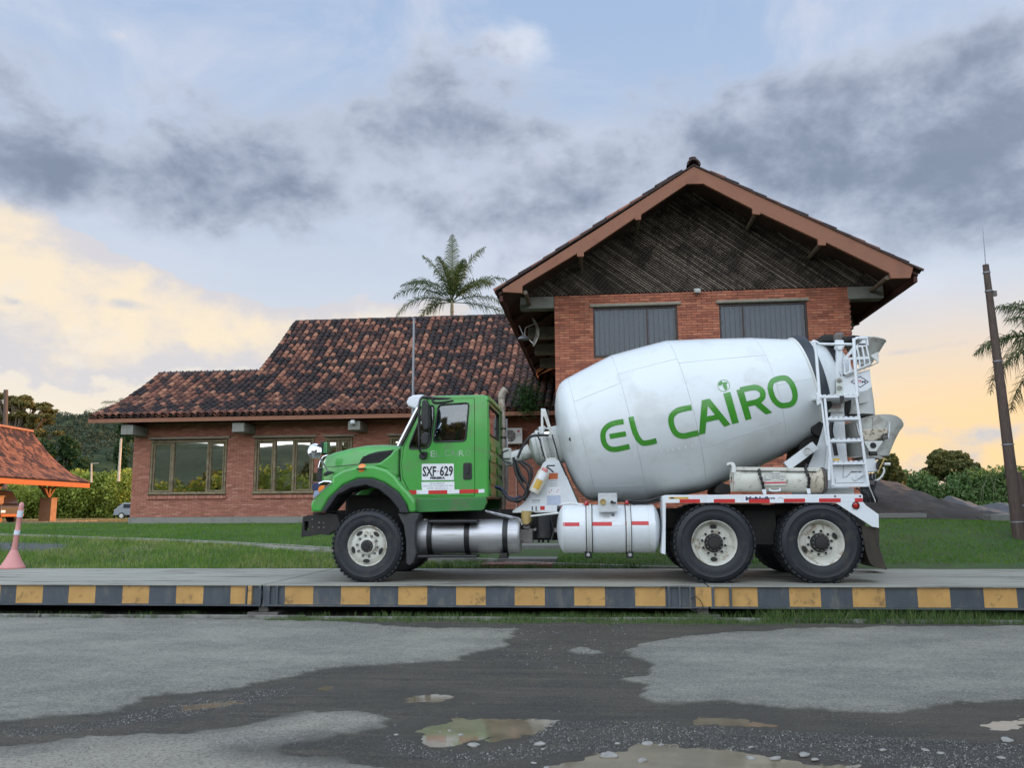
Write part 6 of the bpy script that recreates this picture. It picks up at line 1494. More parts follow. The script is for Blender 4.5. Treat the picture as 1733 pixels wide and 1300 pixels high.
# ---- front pedestal, gearbox and hoses
PY = 12.42
ped = poly(z2, [(98, 812), (150, 778), (190, 735), (215, 690), (245, 610), (285, 522), (300, 508), (388, 508), (400, 535), (496, 758), (500, 780), (372, 782), (370, 817)], PY)
for y in (PY, 2*MID-PY-.06):
    mb = MB(); mb.prism(ped, y, y+.06); pd = mb.build('pedestal', white, trk, bevel=.008)
    if y == PY: pedestal = pd
mb = MB(); pe = poly(z2, [(290, 512), (392, 512), (500, 775), (470, 775), (372, 540), (300, 540)], PY); mb.prism(pe, PY+.061, 2*MID-PY-.061); mb.build('pedestal_web', dirty_white, trk)
def ppatch(z, pts, mat, name, d_=.003, par=None): mb = MB(); mb.prism(poly(z, pts, PY-d_), PY-d_, PY-.0004); return mb.build(name, mat, par or pedestal)
ppatch(z10, [(203, 732), (318, 728), (318, 802), (205, 806)], orange_sign, 'warning_label')
for y in (818, 852, 880): ppatch(z10, [(222, y), (310, y-1), (310, y+5), (222, y+6)], ink_grey, 'label_print')
ppatch(z10, [(183, 905), (352, 900), (353, 998), (184, 1002)], sign_w, 'pictogram_label'); ppatch(z10, [(185, 1008), (352, 1003), (352, 1116), (185, 1120)], M('pale_blue_print', (.42, .47, .58), .6, var=.25, scale=60), 'instruction_label')
for x, y in ((205, 960), (232, 935), (300, 955), (318, 930)): ppatch(z10, [(x, y), (x+16, y-6), (x+12, y+14)], ink_red, 'pictogram', .005)
ppatch(z10, [(0, 1058), (100, 1056), (100, 1068), (0, 1070)], ink_grey, 'label_print'); ppatch(z10, [(0, 1086), (100, 1084), (100, 1090), (0, 1092)], ink_grey, 'label_print')
ppatch(z10, [(102, 1134), (158, 1133), (158, 1180), (102, 1181)], red_t, 'reflective_tape'); ppatch(z10, [(160, 1134), (297, 1132), (297, 1172), (160, 1174)], white_t, 'reflective_tape')
for x in (5, 52): ppatch(z10, [(x-6, 1136), (x+8, 1136), (x+8, 1192), (x-6, 1192)], black, 'slot')
mb = MB(); mb.box(*(lambda p, q: (p[0], q[0], PY-.02, PY+.12, q[1], p[1]))(z2(100, 812, PY), z2(372, 822, PY))); mb.build('pedestal_foot', dirty_white, trk)
# gearbox
ca, sa = math.cos(R(12.2)), math.sin(R(12.2))
AX = Vector((ca, 0, sa)); AN = Vector((-sa, 0, ca)); AO = Vector((0, MID, 0))+AN*2.505
dp = lambda s, r: (s, r)
mb = MB(); mb.revolve([(-.50, 0), (-.50, .10), (-.47, .19), (-.44, .25), (-.38, .27), (-.36, .30), (-.30, .30), (-.29, .34), (-.20, .34), (-.18, .30), (-.02, .30), (.04, .26)], AO, AX, 32); gb = mb.build('gearbox', dirty_white, trk, smooth=30)
mb = MB()
for k in range(16): a = 2*math.pi*k/16; c = AO+AX*-.30+(AN*math.cos(a)+Vector((0, 1, 0))*math.sin(a))*.32; mb.cyl(c-AX*.02, c+AX*.0, .014, n=6)
mb.build('gearbox_bolts', rust_steel, gb, kind='stuff')
mb = MB(); c0 = AO+AX*-.50; mb.cyl(c0, c0-AX*.14+Vector((0, 0, -.03)), .12, .10, n=18); mb.cyl(c0-AX*.14+Vector((0, 0, -.03)), c0-AX*.36+Vector((0, 0, -.06)), .095, .12, n=14); mb.cyl(c0-AX*.36+Vector((0, 0, -.06)), c0-AX*.42+Vector((0, 0, -.07)), .10, n=10); mb.box(c0.x-.42, c0.x-.30, MID-.16, MID-.05, c0.z-.12, c0.z+.04); mb.build('hydraulic_motor', dirty_white, gb, smooth=35, bevel=.008)
# yoke and small triangular frame beside the gearbox
YK = 12.50
yk = poly(z10, [(110, 255), (265, 258), (300, 560), (335, 575), (335, 590), (175, 590), (140, 440)], YK); yh = poly(z10, [(130, 300), (262, 290), (292, 540), (185, 545)], YK)
mb = MB(); mb.plate(yk, [yh], lambda u, v: (u, YK, v), (0, .05, 0)); mb.build('yoke', dirty_white, trk, bevel=.004)
tf = poly(z10, [(112, -60), (165, -60), (262, 262), (110, 262)], YK); th_ = poly(z10, [(137, 40), (150, 40), (205, 195), (195, 245), (145, 245)], YK)
mb = MB(); mb.plate(tf, [th_], lambda u, v: (u, YK-.001, v), (0, .05, 0)); mb.build('tank_support', dirty_white, trk, bevel=.004)
c = P3(z10, 183, 225, YK-.03); mb = MB(); mb.revolve([(0, .045), (-.02, .045), (-.02, .036), (-.012, 0)], c, (0, 1, 0), 18); mb.build('pressure_gauge', chrome, trk, smooth=30)
mb = MB(); mb.box(*(lambda p, q: (p[0], q[0], YK+.06, YK+.16, q[1], p[1]))(z2(300, 192, YK), z2(318, 260, YK))); mb.build('black_bracket', black, trk)
H = [[(75, 440), (40, 455), (35, 480), (50, 510), (90, 520)], [(105, 490), (120, 580), (150, 640), (185, 700), (160, 740), (90, 748), (40, 700)], [(118, 500), (150, 590), (190, 650), (200, 690), (170, 750)], [(135, 505), (190, 560), (205, 610), (195, 660), (180, 700), (140, 755), (90, 740)],
     [(150, 505), (205, 540), (218, 590), (200, 640), (190, 680)], [(130, 490), (160, 420), (200, 365), (250, 350), (320, 350)], [(245, 345), (265, 380), (280, 440), (300, 495)], [(-10, 662), (30, 675), (60, 720), (110, 738), (150, 720)], [(-5, 668), (40, 690), (75, 735), (115, 745)], [(105, 485), (125, 560), (165, 640)], [(340, 345), (365, 430), (385, 500), (430, 600)]]
for k, pts in enumerate(H):
    mb = MB(); Yk = 12.30+.035*(k % 5); mb.tube(spline([P3(z2, x, y, Yk) for x, y in pts], 6), .011 if k in (0, 6, 10) else .020, n=8); mb.build('hose', hose_blue if k in (7, 8) else hose, trk, smooth=60)
# fire extinguisher resting in its bracket
EXY = 12.30; a = P3(z2, 232, 700, EXY); b_ = P3(z2, 300, 560, EXY); dv = (b_-a).normalized()
ex = empty('fire_extinguisher', tuple(a), 'dirty white fire extinguisher strapped diagonally on the white pedestal behind the cab', 'extinguisher')
mb = MB(); L = (b_-a).length; mb.revolve([(0, 0), (0, .085), (.02, .09), (L*.86, .09), (L*.95, .07), (L, .035), (L+.03, .03), (L+.03, 0)], a, dv, 22); mb.build('cylinder_body', M('extinguisher_paint', (.58, .55, .46), .4, var=.06, dirt=(.2, .16, .1), damt=.6, dscale=9), ex, smooth=35)
pn = Vector((0, -1, 0)); sd = dv.cross(pn)
def ex_label(t0, t1, w_, mat, name, r=.092):
    mb = MB(); n = 5; vs = []
    for t in (t0, t1):
        for i in range(n+1): an_ = -w_/2+w_*i/n; vs.append(a+dv*t+(pn*math.cos(an_)+sd*math.sin(an_))*r)
    mb.add(vs, [(i, i+1, n+2+i, n+1+i) for i in range(n)]); mb.build(name, mat, ex, smooth=60)
ex_label(.06, .20, 1.1, M('amber_sticker', (.55, .33, .05), .5, var=.1), 'yellow_label'); ex_label(.215, .34, 1.1, sign_w, 'white_label'); ex_label(.345, .39, 1.1, M('pink_sticker', (.6, .2, .2), .5), 'red_label')
mb = MB(); t_ = b_+dv*.03; mb.tube([t_, t_+Vector((.02, -.02, .03)), t_+Vector((.13, -.02, .03))], .011); mb.tube([t_, t_+Vector((.03, -.02, .0)), t_+Vector((.11, -.02, -.07))], .012); mb.build('valve_handle', black, ex, smooth=60)
# ---- drum
def prof_lin(p, n=6): return p
dprof = [(-.03, 0), (-.028, .12), (-.02, .28), (0, .46), (.035, .62), (.10, .80), (.17, .905), (.235, .955), (.285, .975), (.33, .987)]
def seg(a, b_, n, bulge=0): return [(a[0]+(b_[0]-a[0])*i/n, a[1]+(b_[1]-a[1])*i/n+bulge*math.sin(math.pi*i/n)) for i in range(1, n+1)]
dprof += seg((.33, .987), (1.06, 1.172), 5, .004)+seg((1.06, 1.172), (1.94, 1.198), 5, .003)+seg((1.94, 1.198), (3.21, .937), 7, .006)+seg((3.21, .937), (3.82, .765), 4)
mb = MB(); mb.revolve(dprof, AO, AX, 96); drum = mb.build('drum', drum_white, trk, smooth=20)
def drum_r(s): 
    for i in range(len(dprof)-1):
        if dprof[i][0] <= s <= dprof[i+1][0]: t = (s-dprof[i][0])/(dprof[i+1][0]-dprof[i][0]); return dprof[i][1]*(1-t)+dprof[i+1][1]*t
    return .7
seam_m = M('weld_seam', (.47, .49, .49), .5, var=.2)
for s in (.335, 1.06, 1.94, 3.21):
    r = drum_r(s); mb = MB(); mb.revolve([(s-.006, r-.004), (s, r+.0035), (s+.006, r-.004)], AO, AX, 96); mb.build('weld_seam', seam_m, drum, smooth=60)
def dpoint(s, th, dr_=0): r = drum_r(s)+dr_; return AO+AX*s+(AN*math.sin(th)+Vector((0, -1, 0))*math.cos(th))*r
for s0, s1, th in ((.335, 1.06, .52), (1.06, 1.94, .68), (1.94, 3.21, .60), (3.21, 3.82, .05), (1.94, 3.21, -.52), (.335, 1.06, -.9)):
    mb = MB(); mb.tube([dpoint(s0+(s1-s0)*i/8, th, .0) for i in range(9)], .0035, n=4); mb.build('weld_seam', seam_m, drum)
mb = MB(); mb.revolve([(3.80, .76), (3.80, .80), (3.83, .812), (3.92, .80), (3.95, .79), (3.95, .74)], AO, AX, 96); mb.build('drum_ring', M('dark_ring', (.035, .042, .05), .45, metal=.3, var=.2), drum, smooth=35)
mb = MB(); mb.revolve([(3.76, .774), (3.78, .80), (3.80, .80)], AO, AX, 72); mb.build('ring_flange', dirty_white, drum, smooth=50)
mb = MB(); mb.revolve([(3.95, .735), (4.10, .66), (4.45, .46), (4.47, .40), (4.3, .40)], AO, AX, 64); mb.build('drum_neck', drum_white, drum, smooth=30)
mb = MB(); mb.revolve([(4.20, .615), (4.20, .635), (4.31, .575), (4.31, .55)], AO, AX, 64); mb.build('neck_band', black, drum, smooth=35)
c = None
# bolt hole on the dished head
def on_drum(px, py, dr_=.004):
    "where the line of sight through a photo pixel meets the drum skin"
    d_ = Vector(ray(px, py)); o_ = Vector((0, 0, EYE)); t = 10.0/d_.y; st__ = .02
    for _ in range(400):
        p = o_+d_*t; q = p-AO; s = q.dot(AX); rr = (q-AX*s).length
        R_ = drum_r(s) if -.03 <= s <= 3.82 else 0
        if rr < R_+dr_: break
        t += st__/d_.y*max(min((rr-R_)*1.0, 1), .002)*20 if rr-R_ > .05 else .0015
    return p
hp = on_drum(965.5, 743.5, 0); nrm_d = (hp-AO-AX*((hp-AO).dot(AX))).normalized()
mb = MB(); mb.revolve([(0, 0), (.004, .022), (-.002, .03)], hp, nrm_d*.8-AX*.5, 12); mb.build('drain_plug', under, drum)
# green lettering, wrapped onto the drum skin
def z5p(x, y): return (x/3.687+930, y/3.687+560)
def stroke(path, w_, name='letter', closed=False, k=5, sharp=False, mat=None, joinpar=None):
    P = [Vector((x, y, 0)) for x, y in path]; P = P if sharp else spline(P, k)
    Q = []
    for i in range(len(P)-1):
        n = max(1, int((P[i+1]-P[i]).length/14))
        for j in range(n): Q.append(P[i].lerp(P[i+1], j/n))
    Q.append(P[-1]); n = len(Q); rows_ = []
    for i in range(n):
        if closed: d_ = (Q[(i+1) % (n-1)]-Q[(i-1) % (n-1)])
        else: d_ = Q[min(i+1, n-1)]-Q[max(i-1, 0)]
        d_.normalize(); s_ = Vector((-d_.y, d_.x, 0))
        rows_.append([Q[i]+s_*(w_/2)*u for u in (-1, -.33, .33, 1)])
    return rows_
def letter(strokes, name):
    mb = MB()
    for rows_ in strokes:
        vs = [on_drum(*z5p(p.x, p.y), .0045) for r in rows_ for p in r]; m_ = len(rows_[0]); mb.add(vs, [(i*m_+j, i*m_+j+1, (i+1)*m_+j+1, (i+1)*m_+j) for i in range(len(rows_)-1) for j in range(m_-1)])
    return mb.build(name, letter_green, drum)
def patch(quad, nx=4, ny=4):
    a, b_, c, d_ = [Vector((x, y, 0)) for x, y in quad]; return [[a.lerp(b_, i/nx).lerp(d_.lerp(c, i/nx), j/ny) for j in range(ny+1)] for i in range(nx+1)]
letter([stroke([(462, 566), (430, 571), (395, 579), (360, 598), (337, 630), (334, 670), (345, 708), (372, 734), (410, 740), (455, 732), (499, 722)], 33), patch([(372, 644), (474, 627), (480, 658), (378, 676)], 5, 2)], 'letter_e')
letter([stroke([(508, 537), (518, 580), (532, 630), (552, 672), (582, 700), (625, 697), (668, 686)], 34)], 'letter_l')
letter([stroke([(886, 478), (840, 486), (795, 500), (764, 530), (758, 565), (770, 610), (795, 645), (835, 657), (880, 648), (929, 637)], 35)], 'letter_c')
letter([patch([(951, 432), (996, 423), (973, 641), (932, 650)], 2, 10) if 0 else patch([(932, 650), (972, 641), (992, 424), (950, 434)], 3, 10), patch([(960, 432), (1000, 424), (1130, 585), (1091, 600)], 3, 10), patch([(968, 536), (1062, 520), (1078, 548), (970, 572)], 4, 3)], 'letter_a')
letter([patch([(1084, 392), (1128, 380), (1182, 573), (1140, 583)], 3, 8)], 'letter_i')
letter([patch([(1166, 370), (1208, 362), (1262, 549), (1224, 559)], 3, 8), stroke([(1190, 370), (1240, 359), (1290, 354), (1325, 375), (1330, 412), (1302, 440), (1255, 452), (1225, 460)], 35), patch([(1262, 448), (1302, 432), (1390, 510), (1350, 523)], 3, 5)], 'letter_r')
ov = [(1437, 296), (1475, 296), (1507, 325), (1527, 370), (1532, 415), (1515, 452), (1478, 465), (1437, 462), (1402, 430), (1383, 385), (1378, 345), (1395, 312), (1437, 296)]
letter([stroke(ov, 34, closed=True)], 'letter_o')
gc = (1087, 342); globe = []
gp = [(gc[0]+37*math.cos(k/24*2*math.pi), gc[1]+36*math.sin(k/24*2*math.pi)) for k in range(25)]
glb = [stroke(gp, 3.0, closed=True, sharp=True), patch([(1052, 330), (1072, 312), (1088, 328), (1060, 345)], 3, 3), patch([(1088, 318), (1112, 322), (1100, 345), (1082, 338)], 3, 3), patch([(1078, 340), (1108, 342), (1110, 362), (1098, 372)], 3, 3)]
letter(glb, 'globe_emblem')
# faint ghost of an old word under the lettering
gm = M('faded_drum_print', (.66, .69, .70), .3)
mb = MB()
for k, (x, y) in enumerate([(530, 770), (560, 765), (585, 757), (625, 752), (650, 748), (690, 742), (730, 738), (760, 733), (800, 725), (840, 717), (880, 710), (910, 704)]):
    r_ = patch([(x, y), (x+14, y-2), (x+17, y+16), (x+3, y+19)], 2, 2); vs = [on_drum(*z5p(p.x, p.y), .003) for r in r_ for p in r]; mb.add(vs, [(i*3+j, i*3+j+1, (i+1)*3+j+1, (i+1)*3+j) for i in range(2) for j in range(2)])
mb.build('faded_word', gm, drum)
# rear roller carriage and dark cross members below the drum
mb = MB(); RY0 = 12.35
mb.prism(poly(z4, [(90, 880), (130, 840), (250, 790), (280, 850), (240, 1000), (110, 1100), (60, 1100)], 12.7), 12.6, 13.4); mb.build('rear_crossmember', under, trk, bevel=.01)
mb = MB(); mb.prism(poly(z9, [(0, 560), (40, 480), (110, 430), (240, 470), (240, 600), (30, 612)], 12.5), 12.5, 13.45); mb.build('mid_crossmember', under, trk, bevel=.01)
for y in (12.45, 13.4):
    mb = MB(); c = P3(z4, 255, 745, y); mb.cyl(c, c+Vector((0, .12, 0)), .14, n=24); mb.build('drum_roller', under, trk, smooth=40)
# ---- rear fender rail, plates, marker, mudflap
RY = NEAR-.005
rail = poly(z3, [(104, 308), (1412, 302), (1420, 315), (1420, 352), (1232, 360), (104, 360)], RY)
mb = MB(); mb.prism(rail, RY, RY+.04); mb.build('fender_rail', white, trk, bevel=.006)
top = [z3(104, 308, RY), z3(1412, 302, RY)]
mb = MB(); mb.prism([(top[0][0], top[0][1]-.012), (top[1][0], top[1][1]-.012), (top[1][0], top[1][1]-.0), (top[0][0], top[0][1]-.0)], RY+.041, RY+.62); mb.build('fender_top', dirty_white, trk, bevel=.003)
tape(trk, z3, RY-.0035, [106, 197, 334, 426, 567, 658, 800, 892, 1034, 1127, 1271], lambda x: 337-(x-106)*.006, lambda x: 360-(x-106)*.004, 1)
mb = MB(); mb.prism(poly(z3, [(1365, 329), (1418, 329), (1419, 353), (1366, 354)], RY-.0035), RY-.0035, RY-.0004); mb.build('reflective_tape', red_t, trk)
mb = MB(); mb.prism(poly(z3, [(126, 321), (256, 321), (256, 334), (126, 334)], RY-.0035), RY-.0035, RY-.0004); yl = mb.build('yellow_label', yellow_sign, trk)
mb = MB(); mb.prism(poly(z3, [(136, 323), (160, 323), (160, 332), (136, 332)], RY-.005), RY-.005, RY-.0038); mb.build('label_print', ink, yl, kind='stuff')
mb = MB(); mb.prism(poly(z9, [(452, 640), (1098, 640), (1098, 684), (452, 684)], RY-.003), RY-.003, RY-.0004); mk = mb.build('maker_plate', sign_w, trk)
fit_text('McNeilus', mk, 472, 930, 676, 52, ink_navy, z9, RY-.004, bold=.004)
# the lower half of that word lies under the tape, so the tape is lifted over it
mb = MB(); mb.tube([P3(z9, 965, 680, RY-.004), P3(z9, 1010, 655, RY-.004), P3(z9, 1055, 680, RY-.004)], .0025, n=4); mb.build('diamond_mark', ink_navy, mk)
for xs_, m_ in (((523, 846), red_t), ((846, 1062), white_t)):
    mb = MB(); mb.prism(poly(z9, [(xs_[0], 684), (xs_[1], 684), (xs_[1], 742), (xs_[0], 742)], RY-.0065), RY-.0065, RY-.0052); mb.build('reflective_tape', m_, trk)
mb = MB()
for x in (1234, 1400): c = P3(z3, x, 316, RY); mb.cyl(c, c-Vector((0, .006, 0)), .013, n=10)
mb.build('rail_bolts', black, trk, kind='stuff')
rp = poly(z3, [(1233, 357), (1421, 353), (1440, 377), (1520, 434), (1526, 440), (1527, 528), (1482, 520)], RY)
mb = MB(); mb.prism(rp, RY+.001, RY+.02); mb.build('rear_fender_plate', white, trk, bevel=.005)
c = P3(z3, 1370, 378, RY); mb = MB(); mb.revolve([(0, 0), (.018, 0), (.02, .02), (.016, .035), (0, .04)], c, (0, -1, 0), 20); ml = mb.build('rear_side_marker', red_l, trk, smooth=50)
mb = MB(); mb.revolve([(0, .040), (.008, .05), (.014, .052), (.014, .042)], c, (0, -1, 0), 20); mb.build('marker_ring', chrome, ml, smooth=40)
for y in (NEAR+.05, FAR-.60):
    mfp = [P3(z3, x, yy, y) for x, yy in ((1410, 515), (1420, 600), (1440, 690), (1470, 765), (1500, 790), (1580, 808))]; mfq = [P3(z3, x, yy, y) for x, yy in ((1530, 522), (1530, 600), (1528, 650), (1545, 700), (1562, 755), (1582, 808))]
    mb = MB(); mb.prism([(p.x, p.z) for p in mfp]+[(p.x, p.z) for p in mfq[::-1]], y, y+.55); mb.build('mudflap', rubber_brown, trk, bevel=.012)
mb = MB(); vp_ = poly(z2, [(1014, 722), (1036, 716), (1034, 1080), (1008, 1072), (1018, 900)], NEAR+.02); mb.prism(vp_, NEAR, NEAR+.5); mb.build('splash_plate', white, trk, bevel=.006)
mb = MB(); mb.prism(poly(z3, [(480, 365), (745, 365), (735, 395), (560, 395)], 12.3), 12.3, 12.4); mb.prism(poly(z3, [(960, 362), (1120, 362), (1140, 378), (980, 378)], 12.3), 12.3, 12.4); mb.each('fender_bracket', grey_steel, trk)
# ---- spare chute strapped on the fender
SY = NEAR+.28
a = P3(z9, 262, 385, SY); b_ = P3(z9, 1625, 395, SY); dv = (b_-a).normalized(); rz_ = abs(P3(z9, 900, 195, SY).z-P3(z9, 900, 570, SY).z)/2
mb = MB(); L = (b_-a).length
mb.revolve([(0, rz_*.97), (L*.5, rz_), (L, rz_*1.03), (L, rz_*1.0), (0, rz_*.93), (0, rz_*.97)], a, dv, 26, R(-60), R(185), ref=(0, 0, 1)); mb.revolve([(-.006, rz_*.3), (-.006, rz_*.98)], a, dv, 24)
ch = mb.build('chute_section', chute_white, trk, smooth=35)
mb = MB(); mb.revolve([(L*.82, rz_*1.03), (L*.83, rz_*1.05), (L*1.0, rz_*1.06), (L*1.01, rz_*.95)], a, dv, 26, R(-60), R(185), ref=(0, 0, 1)); mb.build('rusty_end', chute_rust, ch, smooth=35)
mb = MB(); mb.revolve([(L*1.01, 0), (L*1.01, rz_*1.05), (L*1.03, rz_*1.08), (L*1.05, rz_)], a, dv, 24); mb.build('end_ring', rust_steel, ch, smooth=35)
p0, p1 = P3(z9, 320, 215, SY-rz_*.75), P3(z9, 1610, 232, SY-rz_*.75); mb = MB(); mb.bar(p0, p1, .035, .05); mb.build('top_rib', chute_white, ch, bevel=.006)
mb = MB(); p0, p1 = P3(z9, 400, 254, SY-rz_*.92), P3(z9, 890, 258, SY-rz_*.92); mb.bar(p0, p1, .012, .010); p0, p1 = P3(z9, 1000, 258, SY-rz_*.92), P3(z9, 1560, 265, SY-rz_*.92); mb.bar(p0, p1, .012, .010); mb.build('slot_shadow_gap', under, ch)
mb = MB(); mb.prism(cround(poly(z9, [(185, 160), (190, 128), (230, 112), (275, 112), (305, 135), (320, 180), (322, 272), (255, 275), (265, 200), (252, 165), (235, 150), (215, 152), (205, 168)], SY-.25), .012), SY-.26, SY-.20); mb.build('hook', dirty_white, ch, bevel=.005)
for pts in ([(683, 160), (680, 250), (700, 320), (728, 420), (750, 525)], [(1415, 150), (1400, 210), (1420, 280), (1450, 350), (1448, 440), (1438, 520)]):
    mb = MB(); ys_ = [SY-.10, SY-rz_*.85, SY-rz_-.02, SY-rz_-.03, SY-rz_*.9-.02]+[SY-rz_*.8-.02]
    sp = spline([P3(z9, x, y, ys_[i]) for i, (x, y) in enumerate(pts)], 5); mb.tube(sp, [.020+.006*math.sin(i*1.7) for i in range(len(sp))], n=8); mb.build('rubber_strap', black, ch, smooth=60)
for q in ([(722, 535), (790, 533), (795, 608), (745, 610)], [(1410, 522), (1470, 520), (1480, 600), (1432, 604)]):
    mb = MB(); mb.prism(poly(z9, q, NEAR+.03), NEAR+.03, NEAR+.045); mb.build('strap_bracket', white, ch, bevel=.003)
LBY = SY-rz_-.004; mb = MB(); mb.prism(poly(z9, [(762, 285), (1100, 275), (1092, 470), (764, 478)], LBY), LBY, LBY+.003); lb_ = mb.build('danger_label', M('worn_label', (.50, .50, .44), .6, var=.2, scale=30), ch)
mb = MB()
for y0_, y1_, x0_, x1_ in ((288, 298, 860, 1000), (322, 332, 880, 1000), (350, 358, 870, 1000), (330, 340, 1020, 1080), (375, 390, 780, 860), (375, 390, 1020, 1060)): mb.prism(poly(z9, [(x0_, y0_), (x1_, y0_), (x1_, y1_), (x0_, y1_)], LBY-.001), LBY-.002, LBY-.0004)
mb.build('label_print', ink_grey, lb_, kind='stuff')
mb = MB(); mb.prism(poly(z9, [(762, 424), (1095, 416), (1093, 438), (763, 446)], LBY-.001), LBY-.002, LBY-.0004); mb.build('red_stripe', ink_red, lb_)
mb = MB(); mb.tube(spline([P3(z9, 845, 525, LBY+.02), P3(z9, 850, 550, LBY-.03), P3(z9, 925, 560, LBY-.05), P3(z9, 1000, 550, LBY-.03), P3(z9, 1000, 520, LBY+.02)]), .011, n=8); mb.build('lift_handle', white, ch, smooth=60)
# ---- rear tower, ladder and chutes
TY = 12.35
mb = MB(); col = poly(z4, [(375, 130), (432, 130), (430, 160), (415, 185), (425, 510), (440, 960), (480, 1060), (290, 1060), (345, 500), (372, 240), (375, 185), (362, 165)], TY); mb.prism(col, TY, TY+.08); mb.prism(col, 2*MID-TY-.08, 2*MID-TY); mb.each('rear_post', white, trk, bevel=.006)
mb = MB(); mb.prism(poly(z4, [(250, 860), (350, 500), (425, 500), (480, 1240), (180, 1240), (175, 1035)], TY+.02), TY+.09, TY+.13); mb.prism(poly(z4, [(250, 860), (350, 500), (425, 500), (480, 1240), (180, 1240), (175, 1035)], TY+.02), 2*MID-TY-.13, 2*MID-TY-.09); mb.each('rear_pedestal', white, trk, bevel=.006)
mb = MB(); mb.bar(P3(z4, 2, 1040, TY-.02), P3(z4, 212, 885, TY-.02), .09, .13); mb.build('diagonal_strut', white, trk, bevel=.006)
c = P3(z4, 158, 925, TY-.08); mb = MB(); mb.tube([c+Vector((.05*math.cos(k/16*2*math.pi), 0, .05*math.sin(k/16*2*math.pi))) for k in range(17)], .012, n=6, caps=False); mb.cyl(c, c+Vector((0, .06, 0)), .02, n=10); mb.build('lifting_ring', dirty_white, trk, smooth=60)
mb = MB(); mb.prism(poly(z7, [(100, 300), (115, 290), (215, 290), (235, 340), (190, 425), (150, 425), (118, 350)], TY-.02), TY-.04, TY-.001); mb.build('post_head', white, trk, bevel=.006)
# hopper
hc = P3(z7, 560, 290, MID); mb = MB(); hax = Vector((.32, 0, -1)).normalized()
hcn = P3(z7, 500, 292, MID); hax = Vector((-.10, 0, -1)).normalized()
mb.revolve([(0, .29), (.0, .315), (.015, .32), (.03, .305), (.36, .13), (.36, .11), (.03, .28), (0, .29)], hcn, hax, 40); hop = mb.build('hopper', M('hopper_paint', (.50, .50, .46), .6, var=.15, dirt=(.18, .14, .09), damt=.6, dscale=8, bump=.2), trk, smooth=35)
mb = MB(); mb.prism(poly(z7, [(600, 500), (705, 445), (708, 600), (600, 510)], MID-.35), MID-.35, MID-.33); mb.prism(poly(z7, [(600, 500), (705, 445), (708, 600), (600, 510)], MID-.35), MID+.30, MID+.32); mb.each('hopper_wing', dirty_white, trk)
mb = MB(); mb.prism(poly(z7, [(-120, 250), (-60, 235), (60, 235), (100, 265), (220, 262), (320, 240), (420, 250), (440, 290), (300, 310), (230, 340), (110, 330), (20, 330), (-100, 325)], MID-.3), MID-.42, MID+.35); mb.build('top_cover', under, trk, bevel=.02)
mb = MB(); c = P3(z7, 160, 245, TY); mb.box(c.x-.06, c.x+.05, c.y-.02, c.y+.10, c.z-.06, c.z+.05); mb.box(c.x-.03, c.x+.09, c.y+.03, c.y+.14, c.z-.02, c.z+.08); o = mb.build('encrusted_bracket', rust_steel, trk, bevel=.03)
mb = MB(); mb.prism(poly(z7, [(370, 395), (470, 300), (545, 290), (548, 345), (440, 352), (400, 350)], MID-.30), MID-.36, MID-.30); mb.build('hopper_bracket', white, trk)
# slotted guard plate
GY = 12.28
go = poly(z8, [(-20, 520), (130, 330), (230, 200), (300, 205), (540, 205), (560, 300), (635, 660), (560, 700), (300, 800), (10, 930), (-30, 900), (-30, 560)], GY)
sl_ = [[(65, 505), (175, 395), (200, 505)], [(262, 290), (290, 310), (325, 495), (275, 495)], [(320, 250), (405, 250), (450, 490), (365, 490)], [(440, 235), (510, 235), (565, 485), (490, 485)],
       [(-15, 565), (80, 565), (100, 850), (20, 880)], [(135, 560), (200, 560), (230, 800), (150, 830)], [(290, 555), (345, 555), (355, 760), (300, 775)], [(370, 550), (460, 550), (480, 700), (385, 740)], [(490, 545), (590, 540), (600, 650), (500, 690)]]
mb = MB(); mb.plate(go, [poly(z8, s, GY) for s in sl_], lambda u, v: (u, GY, v), (0, .02, 0)); mb.build('slotted_guard', white, trk)
mb = MB(); mb.bar(P3(z8, 10, 950, GY-.02), P3(z8, 640, 690, GY-.02), .03, .03); mb.bar(P3(z8, 560, 745, GY-.02), P3(z8, 820, 625, GY-.02), .02, .015); mb.build('guard_lower_bar', grey_steel, trk)
# logo side plate
lp = poly(z7, [(215, 790), (420, 735), (588, 688), (610, 940), (545, 985), (400, 1005), (400, 1055), (120, 1050), (125, 820)], GY+.02)
mb = MB(); mb.prism(lp, GY+.02, GY+.04); lpo = mb.build('logo_plate', white, trk, bevel=.003)
LY = GY+.0195-.002
def ribbon(pts, w_, mat, name, par, Y): 
    mb = MB()
    for i in range(len(pts)-1): mb.bar((pts[i][0], Y, pts[i][1]), (pts[i+1][0], Y, pts[i+1][1]), .0012, w_, up=(0, 1, 0)) if 0 else mb.obox(((pts[i][0]+pts[i+1][0])/2, Y, (pts[i][1]+pts[i+1][1])/2), Vector((pts[i+1][0]-pts[i][0], 0, pts[i+1][1]-pts[i][1])).normalized(), (0, 1, 0), Vector((-(pts[i+1][1]-pts[i][1]), 0, pts[i+1][0]-pts[i][0])).normalized(), math.hypot(pts[i+1][0]-pts[i][0], pts[i+1][1]-pts[i][1])/2+w_*.4, .0008, w_/2)
    mb.build(name, mat, par)
ribbon(poly(z8, [(150, 1100), (370, 970), (570, 1100), (378, 1235), (150, 1100)], LY), .011, ink_navy, 'diamond_emblem', lpo, LY)
fit_text('A', lpo, 225, 262, 1102, 50, ink_navy, z8, LY, bold=.003); fit_text('TT', lpo, 320, 400, 1095, 60, ink_red, z8, LY, bold=.003); fit_text('M', lpo, 408, 505, 1102, 48, ink_navy, z8, LY, bold=.002)
